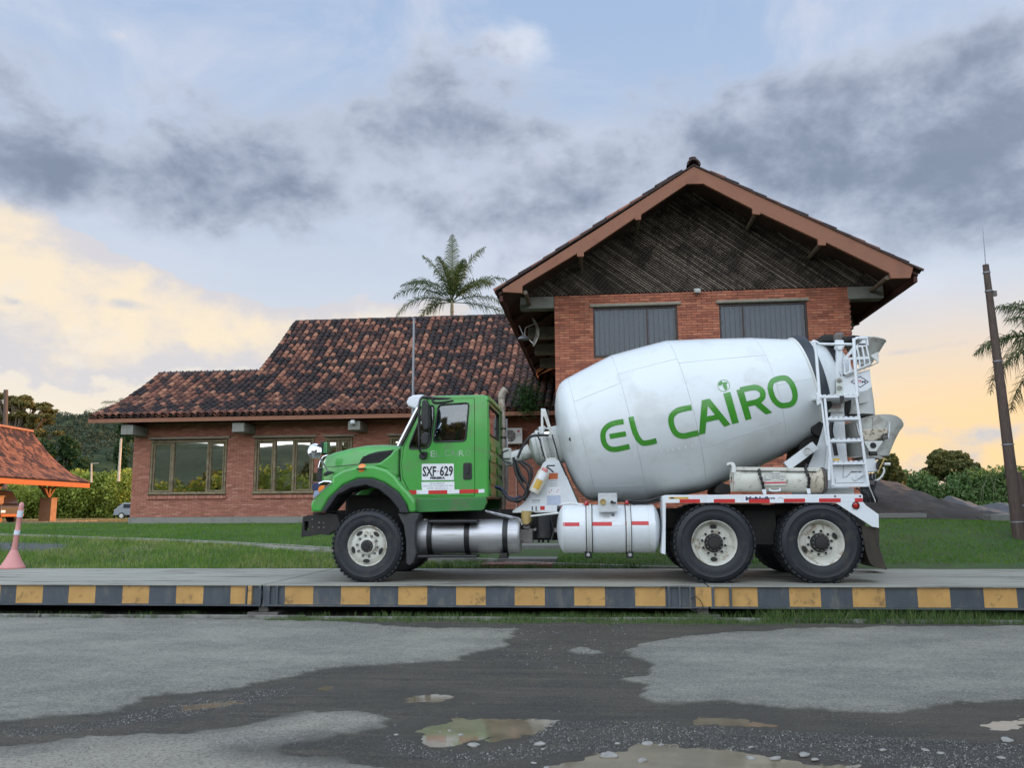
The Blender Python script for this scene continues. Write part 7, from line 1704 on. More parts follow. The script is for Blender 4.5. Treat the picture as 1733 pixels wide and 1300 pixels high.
mb = MB(); mb.prism(poly(z7, [(122, 810), (215, 800), (212, 1050), (122, 1050)], GY), GY, GY+.018); pb = mb.build('bolt_plate', M('cream_plate', (.60, .62, .56), .45), trk, bevel=.003)
mb = MB()
for y in (845, 950): c = P3(z7, 165, y, GY); mb.revolve([(0, .036), (-.012, .036), (-.012, .022), (-.022, .02), (-.022, 0)], c, (0, 1, 0), 18)
mb.each('plate_bolt', grey_steel, pb, smooth=35)
# collector drum below
mb = MB(); c0 = P3(z4, 505, 430, MID); c1v = P3(z4, 508, 665, MID); mb.revolve([(0, .23), ((c0.z-c1v.z)*.6, .25), ((c0.z-c1v.z), .255), ((c0.z-c1v.z), .23), (0, .21)], c0, (0, 0, -1), 36); mb.build('collector', grey_steel if 0 else dirty_white, trk, smooth=35)
mb = MB(); mb.revolve([(0, .25), (.03, .26), (.03, .2), (0, .2)], c1v, (0, 0, -1), 30); mb.build('collector_lip', under, trk, smooth=35)
mb = MB(); mb.prism(poly(z7, [(430, 1050), (545, 985), (572, 1125), (520, 1150), (430, 1170)], MID-.28), MID-.30, MID-.28); mb.build('collector_flap', dirty_white, trk)
# main swinging chute head: an open funnel
f0 = P3(z4, 640, 690, MID); vs = []; mb = MB(); nC = 40
def chute_pt(t, a, r0x, r1x): 
    return None
ztop = z4(640, 680, MID)[1]; zbt = z4(620, 965, MID)[1]; xc_t = z4(637, 700, MID)[0]; xc_b = z4(600, 960, MID)[0]; rxt = z4(845, 700, MID)[0]-xc_t; rxb = z4(745, 960, MID)[0]-xc_b
rings = 8; th_c = .03
for inner in (0, 1):
    for i in range(rings+1):
        t = i/rings; tt = t**.8
        for j in range(nC):
            a = 2*math.pi*j/nC; rx_ = rxt*(1-tt)+rxb*tt-inner*th_c; ry_ = .46*(1-tt)+.30*tt-inner*th_c
            x = xc_t*(1-tt)+xc_b*tt+rx_*math.cos(a); y = MID+ry_*math.sin(a); z = ztop*(1-t)+zbt*t-(.16*(1-t)*max(0, math.cos(a))**3 if math.cos(a) > 0 else .10*(1-t)*max(0, -math.cos(a))**2)
            vs.append((x, y, z))
fs = []; N = (rings+1)*nC
for inner in (0, 1):
    for i in range(rings):
        for j in range(nC): b0 = inner*N; q = (b0+i*nC+j, b0+i*nC+(j+1) % nC, b0+(i+1)*nC+(j+1) % nC, b0+(i+1)*nC+j); fs.append(q if inner == 0 else q[::-1])
fs += [(j, j+N, (j+1) % nC+N, (j+1) % nC) for j in range(nC)]
mb.add(vs, fs); mc = mb.build('main_chute', M('main_chute_paint', (.60, .61, .57), .55, var=.08, dirt=(.25, .21, .16), damt=.6, dscale=3.5, dthr=.5), trk, smooth=40)
FYc = MID-.47
mb = MB(); mb.prism(poly(z6, [(476, 300), (640, 293), (835, 290), (830, 350), (760, 375), (740, 410), (640, 460), (520, 455), (490, 400)], FYc), FYc+.0, FYc+.08); mb.build('chute_band', chute_rust, mc, bevel=.01)
mb = MB(); mb.prism(poly(z6, [(498, 462), (770, 460), (660, 625), (590, 630)], FYc-.02), FYc-.03, FYc-.001); tg = mb.build('pivot_plate', dirty_white, mc, bevel=.006)
c = P3(z6, 632, 522, FYc-.032); mb = MB(); mb.cyl(c, c+Vector((0, .005, 0)), .045, n=20); mb.build('pivot_hole', under, tg); c = P3(z6, 630, 640, FYc-.03); mb = MB(); mb.cyl(c+Vector((-.05, 0, 0)), c+Vector((.05, 0, 0)), .04, n=12); mb.build('pivot_pin', under, tg, smooth=50)
mb = MB(); mb.prism(poly(z6, [(858, 195), (868, 195), (850, 430), (835, 430)], FYc), FYc+.0, FYc+.12); mb.prism(poly(z6, [(400, 220), (412, 215), (450, 380), (438, 385)], FYc), FYc+.0, FYc+.05); mb.each('chute_rib', white, mc)
mb = MB(); mb.prism(poly(z6, [(752, 400), (780, 380), (830, 400), (840, 430), (790, 435), (770, 465)], FYc), FYc-.03, FYc+.04); mb.build('encrusted_latch', rust_steel, mc, bevel=.01)
mb = MB(); mb.tube([P3(z6, 624, 135, MID-.465), P3(z6, 624, 290, MID-.44)], .003, n=4); mb.build('chute_seam', under, mc)
# box, levers and cables at the tail
BX = 12.45
mb = MB(); mb.prism(poly(z6, [(520, 690), (655, 685), (675, 740), (700, 880), (545, 890), (520, 860)], BX), BX, BX+.5); mb.build('valve_box', white, trk, bevel=.01)
mb = MB(); mb.prism(poly(z6, [(515, 668), (730, 660), (770, 690), (740, 712), (660, 690), (520, 690)], BX-.02), BX-.02, BX+.6); mb.build('swing_plate', grey_steel, trk, bevel=.005)
mb = MB(); mb.tube([P3(z6, 780, 778, BX), P3(z6, 865, 778, BX)], .022, n=8); mb.build('tail_handle', dirty_white, trk, smooth=50)
for pts, m_, r_ in (([(790, 690), (760, 760), (710, 860), (700, 900)], brass, .012), ([(740, 700), (800, 712), (820, 720)], brass, .010), ([(770, 820), (782, 880), (740, 960), (680, 1000), (650, 990)], dirty_white, .015), ([(700, 740), (690, 800), (700, 850)], hose, .02), ([(640, 900), (650, 980), (668, 1000), (650, 1100), (620, 1150)], hose, .014), ([(600, 900), (605, 980), (640, 985)], hose, .012),
                    ([(400, 1105), (470, 1150), (540, 1190)], hose, .012)):
    mb = MB(); mb.tube(spline([P3(z6, x, y, BX-.05) for x, y in pts]), r_, n=8); mb.build('control_cable', m_, trk, smooth=60)
for k in range(8):
    x = 465+k*22; mb = MB(); mb.tube(spline([P3(z6, x, 1060, BX+.03*(k % 3)), P3(z6, x+8, 1140, BX+.02), P3(z6, x+14+k*6, 1230, BX-.02*(k % 2)), P3(z6, x+10+k*8, 1300, BX)], 4), .020, n=8); mb.build('hydraulic_hose', hose, trk, smooth=60)
mb = MB(); mb.box(*(lambda p, q: (p[0], q[0], BX, BX+.3, q[1], p[1]))(z6(590, 905, BX), z6(680, 1000, BX))); mb.build('control_valves', grey_steel, trk, bevel=.02)
mb = MB(); mb.tube([P3(z6, 575, 1080, BX-.08), P3(z6, 665, 1300, BX-.08)], .008); mb.build('thin_rod', dirty_white, trk)
# ladder
LYd = NEAR+.02
lt, rt_ = [P3(z4, x, y, LYd) for x, y in ((284, 528), (345, 1180))], [P3(z4, x, y, LYd) for x, y in ((515, 522), (605, 1185))]
mb = MB(); mb.bar(lt[0], lt[1], .028, .034); mb.bar(rt_[0], rt_[1], .028, .034); lad = mb.build('ladder', white, trk, bevel=.005)
for y, xl, xr_ in ((520, 258, 525), (682, 302, 540), (842, 322, 560), (1008, 338, 578)):
    a, b_ = z4(xl, y, LYd), z4(xr_, y-4, LYd); mb = MB(); mb.box(a[0], b_[0], LYd-.02, LYd+.24, a[1]-.035, a[1]-.005); k = 0; x = a[0]+.03
    while x < b_[0]-.03: mb.box(x, x+.035, LYd-.02, LYd+.24, a[1]-.0049, a[1]+.015); x += .068
    mb.build('step', white, lad, bevel=.003)
a, b_ = z4(340, 1165, LYd), z4(610, 1188, LYd); mb = MB(); mb.box(a[0], b_[0], LYd, LYd+.06, b_[1], a[1]); mb.build('bottom_bar', white, lad, bevel=.004)
mb = MB(); mb.tube([P3(z4, 262, 560, LYd+.05), P3(z4, 278, 700, LYd), P3(z4, 300, 880, LYd), P3(z4, 322, 895, LYd)], .016, n=8); mb.build('side_rail', white, lad, smooth=50)
mb = MB(); mb.tube([P3(z4, 310, 985, LYd-.02), P3(z4, 318, 1000, LYd-.02), P3(z4, 318, 1140, LYd-.02)], .02, n=8); mb.build('side_rail', white, lad, smooth=50)
LP = NEAR+.10
mb = MB(); mb.prism(poly(z4, [(345, 1030), (578, 1022), (600, 1165), (350, 1170)], LP), LP, LP+.02); lpn = mb.build('tool_panel', white, lad, bevel=.004)
mb = MB(); mb.tube([P3(z6, x, y, LP-.002) for x, y in ((225, 790), (215, 970), (270, 950), (325, 890), (330, 885), (480, 880))], .005, n=4); mb.tube([P3(z6, x, y, LP-.002) for x, y in ((110, 980), (115, 1040), (500, 1035))], .005, n=4); mb.build('panel_edges', grey_steel, lpn)
mb = MB(); mb.prism(poly(z6, [(315, 800), (410, 798), (412, 855), (316, 858)], LP-.003), LP-.004, LP-.0008); mb.build('small_label', sign_w, lpn)
mb = MB(); mb.bar(P3(z6, 385, 970, LP-.02), P3(z6, 490, 905, LP-.02), .02, .05); c = P3(z6, 385, 965, LP-.03); mb.cyl(c, c+Vector((0, .03, 0)), .035, n=14); mb.build('lever_arm', white, lpn, bevel=.004)
mb = MB(); mb.prism(poly(z6, [(82, 704), (168, 700), (170, 730), (84, 734)], LP-.01), LP-.012, LP-.006); mb.build('yellow_label', yellow_sign, lad)
mb = MB(); mb.prism(poly(z6, [(330, 880), (410, 878), (410, 886), (330, 890)], LP-.01), LP-.012, LP-.006); mb.prism(poly(z6, [(430, 880), (470, 878), (470, 886), (430, 890)], LP-.01), LP-.012, LP-.006); mb.each('slot', black, lpn)
# platform hand rails
def rail_t(pts, r=.022, name='handrail'):
    mb = MB(); mb.tube([P3(z4, x, y, Y) for x, y, Y in pts], r, n=10); mb.build(name, white, trk, smooth=60)
rail_t([(205, 125, LYd+.1), (222, 200, LYd+.1), (232, 330, LYd+.08), (245, 500, LYd+.05)], .022)
rail_t([(192, 128, LYd+.1), (205, 118, LYd+.1), (222, 125, LYd+.1), (245, 140, LYd+.1), (360, 142, LYd+.1), (500, 142, LYd+.1)], .02)
rail_t([(498, 100, LYd+.06), (500, 150, LYd+.05), (508, 300, LYd+.04), (525, 525, LYd+.02)], .023)
rail_t([(498, 150, LYd+.06), (500, 110, LYd+.08), (520, 98, LYd+.12), (590, 96, LYd+.2), (598, 150, LYd+.2)], .022)
mb = MB(); mb.prism(poly(z4, [(222, 500), (245, 490), (270, 520), (268, 570), (232, 590)], LYd+.03), LYd+.03, LYd+.07); mb.build('rail_bracket', white, trk, bevel=.006)
mb = MB(); mb.box(*(lambda p, q: (p[0], q[0], LYd+.26, TY-.002, q[1], p[1]))(z4(250, 518, LYd), z4(525, 526, LYd))); mb.build('platform', dirty_white, trk)
mb = MB(); mb.prism(poly(z4, [(395, 520), (425, 520), (428, 545), (412, 580), (398, 575)], LYd-.03), LYd-.035, LYd-.022); mb.build('strap', black, trk)
mb = MB(); mb.prism(poly(z4, [(305, 560), (425, 560), (425, 640), (310, 640)], TY-.03), TY-.04, TY-.002); pn_ = mb.build('rear_panel', dirty_white, trk); mb = MB(); mb.prism(poly(z4, [(325, 575), (405, 578), (405, 612), (328, 612)], TY-.045), TY-.046, TY-.0405); mb.build('warning_label', M('faded_pink_label', (.42, .32, .30), .6), pn_)
# black and lower bits behind ladder
mb = MB(); mb.tube(spline([P3(z4, 340, 700, TY-.1), P3(z4, 330, 780, TY-.1), P3(z4, 350, 860, TY-.1), P3(z4, 370, 960, TY-.1)]), .03, n=8); mb.build('thick_hose', hose, trk, smooth=60)
mb = MB(); mb.box(z3(300, 300, 12.2)[0], z3(1400, 300, 12.2)[0], 12.28, 12.34, z3(700, 440, 12.2)[1], z3(700, 372, 12.2)[1]); mb.build('inner_fender', under, trk)
mb = MB(); mb.prism(poly(z4, [(240, 1200), (500, 1195), (500, 1245), (240, 1245)], TY-.2), TY-.2, TY+.6); mb.build('tail_crossmember', dirty_white, trk, bevel=.006)
# ------------------------------------------------------------------ plants and far things
def rand_dirs(n):
    d = RNG.normal(0, 1, (n, 3)); return d/np.linalg.norm(d, axis=1)[:, None]
def leaf_cloud(lobes, n, size, flat=1.0, shell=.55):
    "leaf sized faces spread through ellipsoid lobes (cx,cy,cz,rx,ry,rz,weight)"
    w = np.array([l[6] if len(l) > 6 else l[3]*l[5] for l in lobes]); w = w/w.sum(); k = RNG.choice(len(lobes), n, p=w)
    L = np.array([l[:6] for l in lobes])[k]; d = rand_dirs(n); r = (shell+(1-shell)*RNG.random(n)**.6)
    lump = 1+.22*np.sin(d[:, 0]*7+L[:, 0]*3)*np.sin(d[:, 2]*6+L[:, 1])*1.0
    c = L[:, :3]+d*L[:, 3:6]*(r*lump)[:, None]; a = rand_dirs(n); a[:, 2] *= flat; b_ = np.cross(a, rand_dirs(n)); b_ /= np.linalg.norm(b_, axis=1)[:, None]+1e-9
    s_ = size*RNG.uniform(.6, 1.4, n)[:, None]
    q = np.stack([c-a*s_*.5, c+b_*s_*.32, c+a*s_*.5, c-b_*s_*.32], 1)
    return q, c
def tree(name, base, lobes, trunk_r, n, size, mat, label, cat='tree', group=None, trunk_mat=None, limbs=True, flat=1.0, shell=.5, kind=None):
    t_ = empty(name, base, label, cat, group); q, c = leaf_cloud(lobes, n, size, flat, shell)
    tv = np.clip(.5+.45*(fbm(c[:, 0]*.6/size*.25, c[:, 2]*.6/size*.25+c[:, 1], 3)-.5)*2+RNG.normal(0, .13, n), 0, 1)
    place(tri_mesh('crown', q, mat, 4, tv), 'crown', t_)
    mb = MB(); B = Vector(base); lows = min(l[2]-l[5]*.6 for l in lobes); tops = max(l[2] for l in lobes)
    cx_ = np.mean([l[0] for l in lobes]); cy_ = np.mean([l[1] for l in lobes]); fork = Vector((B.x*.6+cx_*.4, B.y*.6+cy_*.4, B.z+(lows-B.z)*.8+.1))
    mb.tube([B-Vector((0, 0, .2)), B.lerp(fork, .5)+Vector((trunk_r*.4, 0, 0)), fork], [trunk_r*1.25, trunk_r, trunk_r*.8], n=8)
    if limbs:
        for l in lobes:
            e = Vector(l[:3]); m_ = fork.lerp(e, .5)+Vector((random.uniform(-.1, .1)*l[3], 0, -.1*l[5])); mb.tube([fork, m_, e], [trunk_r*.6, trunk_r*.35, trunk_r*.12], n=6)
            for _ in range(3):
                d_ = Vector(rand_dirs(1)[0]); mb.tube([m_.lerp(e, .5), e+Vector((d_.x*l[3], d_.y*l[4], abs(d_.z)*l[5]))*.7], [trunk_r*.2, trunk_r*.05], n=4)
    mb.build('trunk', trunk_mat or bark, t_, smooth=60); return t_
leaf_ol2 = leafmat('leaves_golden_olive', [(.06, .06, .018), (.13, .12, .035), (.24, .19, .06)])
bark = M('bark', (.11, .085, .06), .9, var=.3, scale=6, bump=.4)
leaf_dk = leafmat('leaves_dark', [(.014, .034, .012), (.03, .065, .02), (.055, .10, .03)])
leaf_md = leafmat('leaves_mid', [(.025, .055, .016), (.055, .11, .028), (.10, .16, .045)])
leaf_yl = leafmat('leaves_yellow', [(.05, .08, .012), (.16, .21, .03), (.32, .36, .06)])
leaf_ol = leafmat('leaves_olive', [(.045, .055, .018), (.10, .105, .03), (.18, .165, .05)])
def vis_lobes(px_lobes, Y, depth):
    out = []
    for (x, y, rx_, ry_) in px_lobes:
        X, Z = at(x, y, Y+random.uniform(-depth, depth)*.5); k = Y/FPX; out.append((X, Y+random.uniform(-depth, depth)*.5, Z, rx_*k, max(rx_*k*.8, depth*.3), ry_*k))
    return out
def g_at(px, Y): X = at(px, 870, Y)[0]; return (X, Y, float(zt(X, Y)))
# wide crowned tree on the left, behind the pavilion
def fr_tree(name, Y, px_base, lobes, *a, **k): return tree(name, g_at(px_base, Y), vis_lobes(lobes, Y, Y*.03), *a, **k)
bl_ = []
for _ in range(60):
    x = random.uniform(-90, 98); top = 660+abs(x-5)**1.5*.035+(6*math.sin(x*.2)); bl_.append((x, random.uniform(top, min(top+52, 748)), random.uniform(7, 15), random.uniform(3.5, 7)))
fr_tree('broad_tree', 95, 30, bl_, .5, 26000, .36, leaf_ol2, 'wide spreading tree with olive crown behind the orange edged shelter', shell=.1)
fr_tree('dense_tree', 94, 108, [(95, 770, 22, 22), (118, 762, 18, 20), (128, 795, 18, 22), (100, 800, 24, 22), (80, 790, 16, 18), (110, 745, 10, 8)], .3, 22000, .34, leaf_dk, 'dark dense tree between the tiled shelter and the brick building')
fr_tree('bushy_tree', 92, 205, [(212, 720, 16, 30), (216, 770, 12, 30), (208, 820, 10, 25)], .2, 4000, .45, leaf_dk, 'narrow dark tree half hidden behind the left end of the brick building')
# yellow green hedge
hl_ = [(X, 62+random.uniform(-1, 1), 0, 0, 0, 0) for X in range(1)]
lob = []
for px in range(-40, 240, 13): X, Z = at(px, random.uniform(826, 838) if px > 95 else random.uniform(838, 848), 84); lob.append((X, 84+random.uniform(-1, 1), Z, 1.4, 1.6, (1.8 if px > 95 else 1.35)*random.uniform(.9, 1.2)))
for px in range(100, 235, 17): X, Z = at(px, random.uniform(806, 818), 84); lob.append((X, 84, Z, 1.2, 1.3, .95))
for px in range(-40, 240, 14): X, Z = at(px, 862, 84); lob.append((X, 84.3, Z, 1.3, 1.4, 1.4))
he = empty('hedge', (lob[8][0], 84, .7), 'bushy yellow green hedge running behind the shelter and the brick building', 'hedge'); q, c = leaf_cloud(lob, 60000, .28, shell=.4)
place(tri_mesh('foliage', q, leaf_yl, 4, np.clip(.25+.8*fbm(c[:, 0]*.9, c[:, 2]*.9, 3)-.15+RNG.normal(0, .15, len(c))+(c[:, 2]-2)*.08, 0, 1)), 'foliage', he)
mb = MB(); 
for l in lob[::3]: mb.tube([(l[0], l[1], .5), (l[0]+.2, l[1], l[2])], .05, n=5)
mb.build('stems', bark, he, kind='stuff')
# hills
def hill_mat(name, cols):
    m = bpy.data.materials.new(name); m.use_nodes = True; t = NT(m.node_tree); b = m.node_tree.nodes['Principled BSDF']; p = t.n('ShaderNodeNewGeometry').outputs['Position']
    v = t.n('ShaderNodeTexVoronoi'); t.put(v.inputs['Vector'], p); v.inputs['Scale'].default_value = .11
    n1 = t.noise(p, .012, 6, .6); n2 = t.noise(p, .25, 6, .7); c = t.mix(t.smooth(n2, .35, .65), cols[0]+(1,), cols[1]+(1,)); c = t.mix(t.m('MULTIPLY', t.smooth(n1, .54, .60), .8), c, cols[2]+(1,))
    t.put(b.inputs['Base Color'], c); b.inputs['Roughness'].default_value = 1; b.inputs['Specular IOR Level'].default_value = .1
    return m
hm_ = hill_mat('forest_hill', [(.020, .034, .018), (.040, .056, .028), (.075, .085, .040)])
def hill(name, px, Y, y_line, depth, base_z, nx=260, ny=60, rough=7, kind='structure'):
    xs_px = np.linspace(px[0], px[-1], nx); prof = np.interp(xs_px, px, y_line); X = np.array([at(a, 860, Y)[0] for a in xs_px]); Z = np.array([at(a, b_, Y)[1] for a, b_ in zip(xs_px, prof)])
    v = np.linspace(-1, 1, ny); XX = np.repeat(X[None], ny, 0); YY = Y+v[:, None]*depth+0*XX; H_ = (1-np.abs(v[:, None])**1.6)*(Z[None]-base_z)+base_z
    H_ = H_+rough*(fbm(XX*.03+7, YY*.03, 5)-.5)*(1-np.abs(v[:, None])**4)+rough*.5*(fbm(XX*.14, YY*.14, 3)-.5)
    me = bpy.data.meshes.new(name); me.vertices.add(nx*ny); me.vertices.foreach_set('co', np.stack([XX, YY, H_], -1).astype('f').ravel())
    i = np.arange((nx-1)*(ny-1)); r = i//(nx-1); c = i % (nx-1); a = r*nx+c; q = np.stack([a, a+1, a+nx+1, a+nx], -1).astype('i').ravel()
    me.loops.add(len(q)); me.loops.foreach_set('vertex_index', q); me.polygons.add(len(i)); me.polygons.foreach_set('loop_start', np.arange(0, len(q), 4, dtype='i')); me.materials.append(hm_); me.update(calc_edges=True); me.shade_smooth()
    place(me, name, kind=kind, center=False)
hill('hill', [-700, -300, -60, 60, 90, 110, 140, 180, 240, 330, 480, 700, 1000], 520, [730, 722, 748, 744, 734, 727, 720, 714, 712, 750, 800, 835, 850], 260, 0, rough=16)
hill('hill', [-400, 0, 120, 160, 200, 260, 420], 260, [830, 812, 792, 770, 758, 765, 830], 60, 0, rough=5, ny=40)
# clumps of forest on the near hillside: one mass nobody could count
bpy.context.view_layer.update()
def crowns(hill_o, n, smin, smax, name, label, xr, leaves, lsz):
    "tree crowns scattered on the slope that faces us: one far wood nobody could count"
    me = hill_o.data; co = np.empty(len(me.vertices)*3, 'f'); me.vertices.foreach_get('co', co); co = co.reshape(-1, 3); ys = co[:, 1]; m_ = (ys < np.median(ys)+5) & (co[:, 2] > 3) & (co[:, 0]/ys > xr[0]) & (co[:, 0]/ys < xr[1]); c = co[m_]; field = fbm(c[:, 0]*.016+3, c[:, 2]*.05, 3); c = c[field > .40]; c = c[RNG.integers(0, len(c), n)]+RNG.normal(0, 1.5, (n, 3))*np.array([1, 1, .2])
    r = RNG.uniform(smin, smax, n); lob = np.stack([c[:, 0], c[:, 1], c[:, 2]+r*.4, r, r, r*.8], 1); k = RNG.integers(0, n, leaves); L = lob[k]; d = rand_dirs(leaves); d[:, 1] = -abs(d[:, 1]); p = L[:, :3]+d*L[:, 3:6]*RNG.uniform(.7, 1, (leaves, 1)); a = rand_dirs(leaves); b_ = np.cross(a, rand_dirs(leaves)); s_ = lsz*RNG.uniform(.6, 1.4, (leaves, 1))
    tv = np.clip(.25+.35*(RNG.random(n)[k])+.35*d[:, 2]*0+RNG.normal(0, .13, leaves), 0, 1); place(tri_mesh(name, np.stack([p-a*s_*.5, p+b_*s_*.4, p+a*s_*.5, p-b_*s_*.4], 1), wood_m, 4, tv), name, kind='stuff', label=label, cat='wood', center=False)
wood_m = leafmat('far_wood', [(.020, .034, .022), (.040, .060, .034), (.075, .092, .046)], transl=0)
for o_ in [o for o in COL.objects if o.name.startswith('hill')]: (crowns(o_, 1500, 2.4, 4.4, 'far_wood', 'distant wooded slope of round tree crowns', (-.78, -.48), 110000, 1.0) if o_.name == 'hill' else crowns(o_, 70, 1.2, 2.2, 'far_wood', 'scattered bushes on the grassy slope at the foot of the hill', (-.78, -.48), 9000, .6))
# straw grass bank in the field, light posts
def post(px, y0_, y1_, Y, r, mat, label, name='utility_pole', cat='pole', lean=0):
    X, Zt = at(px+lean, y0_, Y); X0, Z0 = at(px, y1_, Y); z0_ = min(Z0, 5); t_ = empty(name, (X0, Y, z0_), label, cat); mb = MB(); mb.cyl((X0, Y, z0_-.3), (X, Y, Zt), r, r*.8, n=8); mb.build('shaft', mat, t_, smooth=60); return t_, Vector((X, Y, Zt))
post(8, 660, 822, 66, .22, timber, 'weathered timber pole standing behind the tiled shelter', lean=2)
pale_post = M('pale_post', (.42, .36, .28), .8, var=.2)
t_, tp = post(201, 742, 810, 80, .14, pale_post, 'pale concrete pole in front of the wooded hill beside the brick building', lean=4)
t_, tp = post(155, 784, 812, 80, .10, pale_post, 'short pale lamp post above the hedge')
mb = MB(); mb.bar(tp-Vector((0, 0, .05)), tp+Vector((.75, 0, -.02)), .08, .06); mb.build('lamp_arm', pale_post, t_)
# ---- tiled shelter
pv = empty('tiled_shelter', (-36, 49, .75), 'open timber shelter with curved clay tile roof and sunlit orange fascia', 'shelter')
C0 = Vector((-35.3, 55, 0)); E1 = Vector((.137, -.9906, 0)).normalized(); NI = Vector((-.9906, -.137, 0)).normalized()   # along the eave towards us; inwards
ze = at(151, 826, 55)[1]; LE = 17.0
pr_ = [(0, ze+.32), (1.35, ze+.95), (2.6, ze+1.95), (3.6, ze+3.05), (4.25, ze+3.85)]
PP = [(q.x, q.y) for q in spline([(a, b_, 0) for a, b_ in pr_], 4)]
mb = MB()
for side in (0, 1):
    for i in range(len(PP)-1):
        (a, za), (b_, zb_) = PP[i], PP[i+1]
        if side: a, b_ = 8.5-a, 8.5-b_
        p = [C0+NI*a+E1*0, C0+NI*a+E1*LE, C0+NI*b_+E1*LE, C0+NI*b_]; zz = (za, za, zb_, zb_); vs = [(p[k].x, p[k].y, zz[k]) for k in range(4)]+[(p[k].x, p[k].y, zz[k]-.10) for k in range(4)]
        mb.add(vs, [(0, 1, 2, 3), (7, 6, 5, 4), (0, 3, 7, 4), (1, 5, 6, 2), (0, 4, 5, 1), (3, 2, 6, 7)])
rf_ = mb.build('roof', channel, pv)
fr = []; vv = []
path_ = prof_path([(a, b_) for a, b_ in pr_], .34)
for c in range(int(LE/.26)):
    for k, (a, z, da, dz_) in enumerate(path_):
        p = C0+NI*a+E1*(.13+c*.26); al = (NI*da+Vector((0, 0, dz_+.03))).normalized(); ax = al.cross(Vector((0, 0, 1))).normalized(); nn = ax.cross(al).normalized()
        fr.append([(p.x, p.y, z+.045), tuple(ax), tuple(al), tuple(nn)]); n_ = fbm(np.array([c*.22]), np.array([k*.25+5]), 3)[0]; vv.append(random.uniform(0, .4) if random.random() < .25+1.6*(n_-.42) else random.uniform(.45, 1))
q, v = tile_arrays(np.array(fr), np.array(vv), 5, r0=.115, r1=.095); place(tri_mesh('roof_tiles', q, tile_pv, 4, v), 'tile_field', rf_, kind='stuff')
rp_ = C0+NI*4.25
for k in range(34): a = Vector((rp_.x, rp_.y, pr_[-1][1]+.08))+E1*k*.5; mb = MB(); mb.revolve([(0, .17), (.55, .14), (.55, .1), (0, .17)], a, E1, 8, -math.pi/2, math.pi/2, ref=(0, 0, 1)); mb.build('ridge_tile', M('ridge_clay', (.36, .14, .07), .9, var=.2) if k == 0 else bpy.data.materials['ridge_clay'], rf_, smooth=50)
def fbar(p, q, w_, h, name, mat, par=pv): mb = MB(); mb.bar(p, q, w_, h); return mb.build(name, mat, par)
fbar((C0.x, C0.y, ze+.14), tuple(C0+E1*LE+Vector((0, 0, ze+.14))), .06, .30, 'eave_fascia', fascia_or)
b8 = C0+NI*8.5; fbar((b8.x, b8.y, ze+.14), tuple(b8+E1*LE+Vector((0, 0, ze+.14))), .06, .30, 'eave_fascia', fascia_or)
pw = M('shelter_timber', (.26, .10, .04), .8, var=.2); plm = M('shelter_pillar', (.30, .15, .075), .85, var=.15, scale=3); 
for d_ in (3.2, 9.4, 15.6):
    for inn in (1.1, 7.4):
        b_ = C0+E1*d_+NI*inn; gz_ = float(zt(b_.x, b_.y)); mb = MB(); w_ = .38; mb.obox((b_.x, b_.y, gz_+.75), tuple(E1), tuple(NI), (0, 0, 1), w_, w_, .85); mb.build('pillar', plm, pv, bevel=.02)
        mb = MB(); mb.obox((b_.x, b_.y, gz_+1.63), tuple(E1), tuple(NI), (0, 0, 1), w_+.04, w_+.04, .025); mb.build('pillar_cap', plm, pv)
        for s1_, s2_ in ((1, 0), (-1, 0), (0, 1), (.3, .3)):
            mb = MB(); t = b_+Vector((0, 0, gz_+1.65)); u = t+E1*s1_*1.0+NI*s2_*.8; u.z = ze+.25; mb.bar(t, u, .10, .12); mb.build('brace', pw, pv)
        mb = MB(); mb.box(b_.x-.07, b_.x+.07, b_.y-.07, b_.y+.07, gz_+1.65, ze+.3); mb.build('post', pw, pv)
mb = MB(); fl_ = [C0+E1*-1+NI*-.3, C0+E1*(LE+2)+NI*-.3, C0+E1*(LE+2)+NI*9, C0+E1*-1+NI*9]; mb.prism3([(p.x, p.y, .70) for p in fl_], (0, 0, .12)); mb.build('floor_slab', M('ochre_slab', (.30, .22, .13), .9, var=.15), pv)
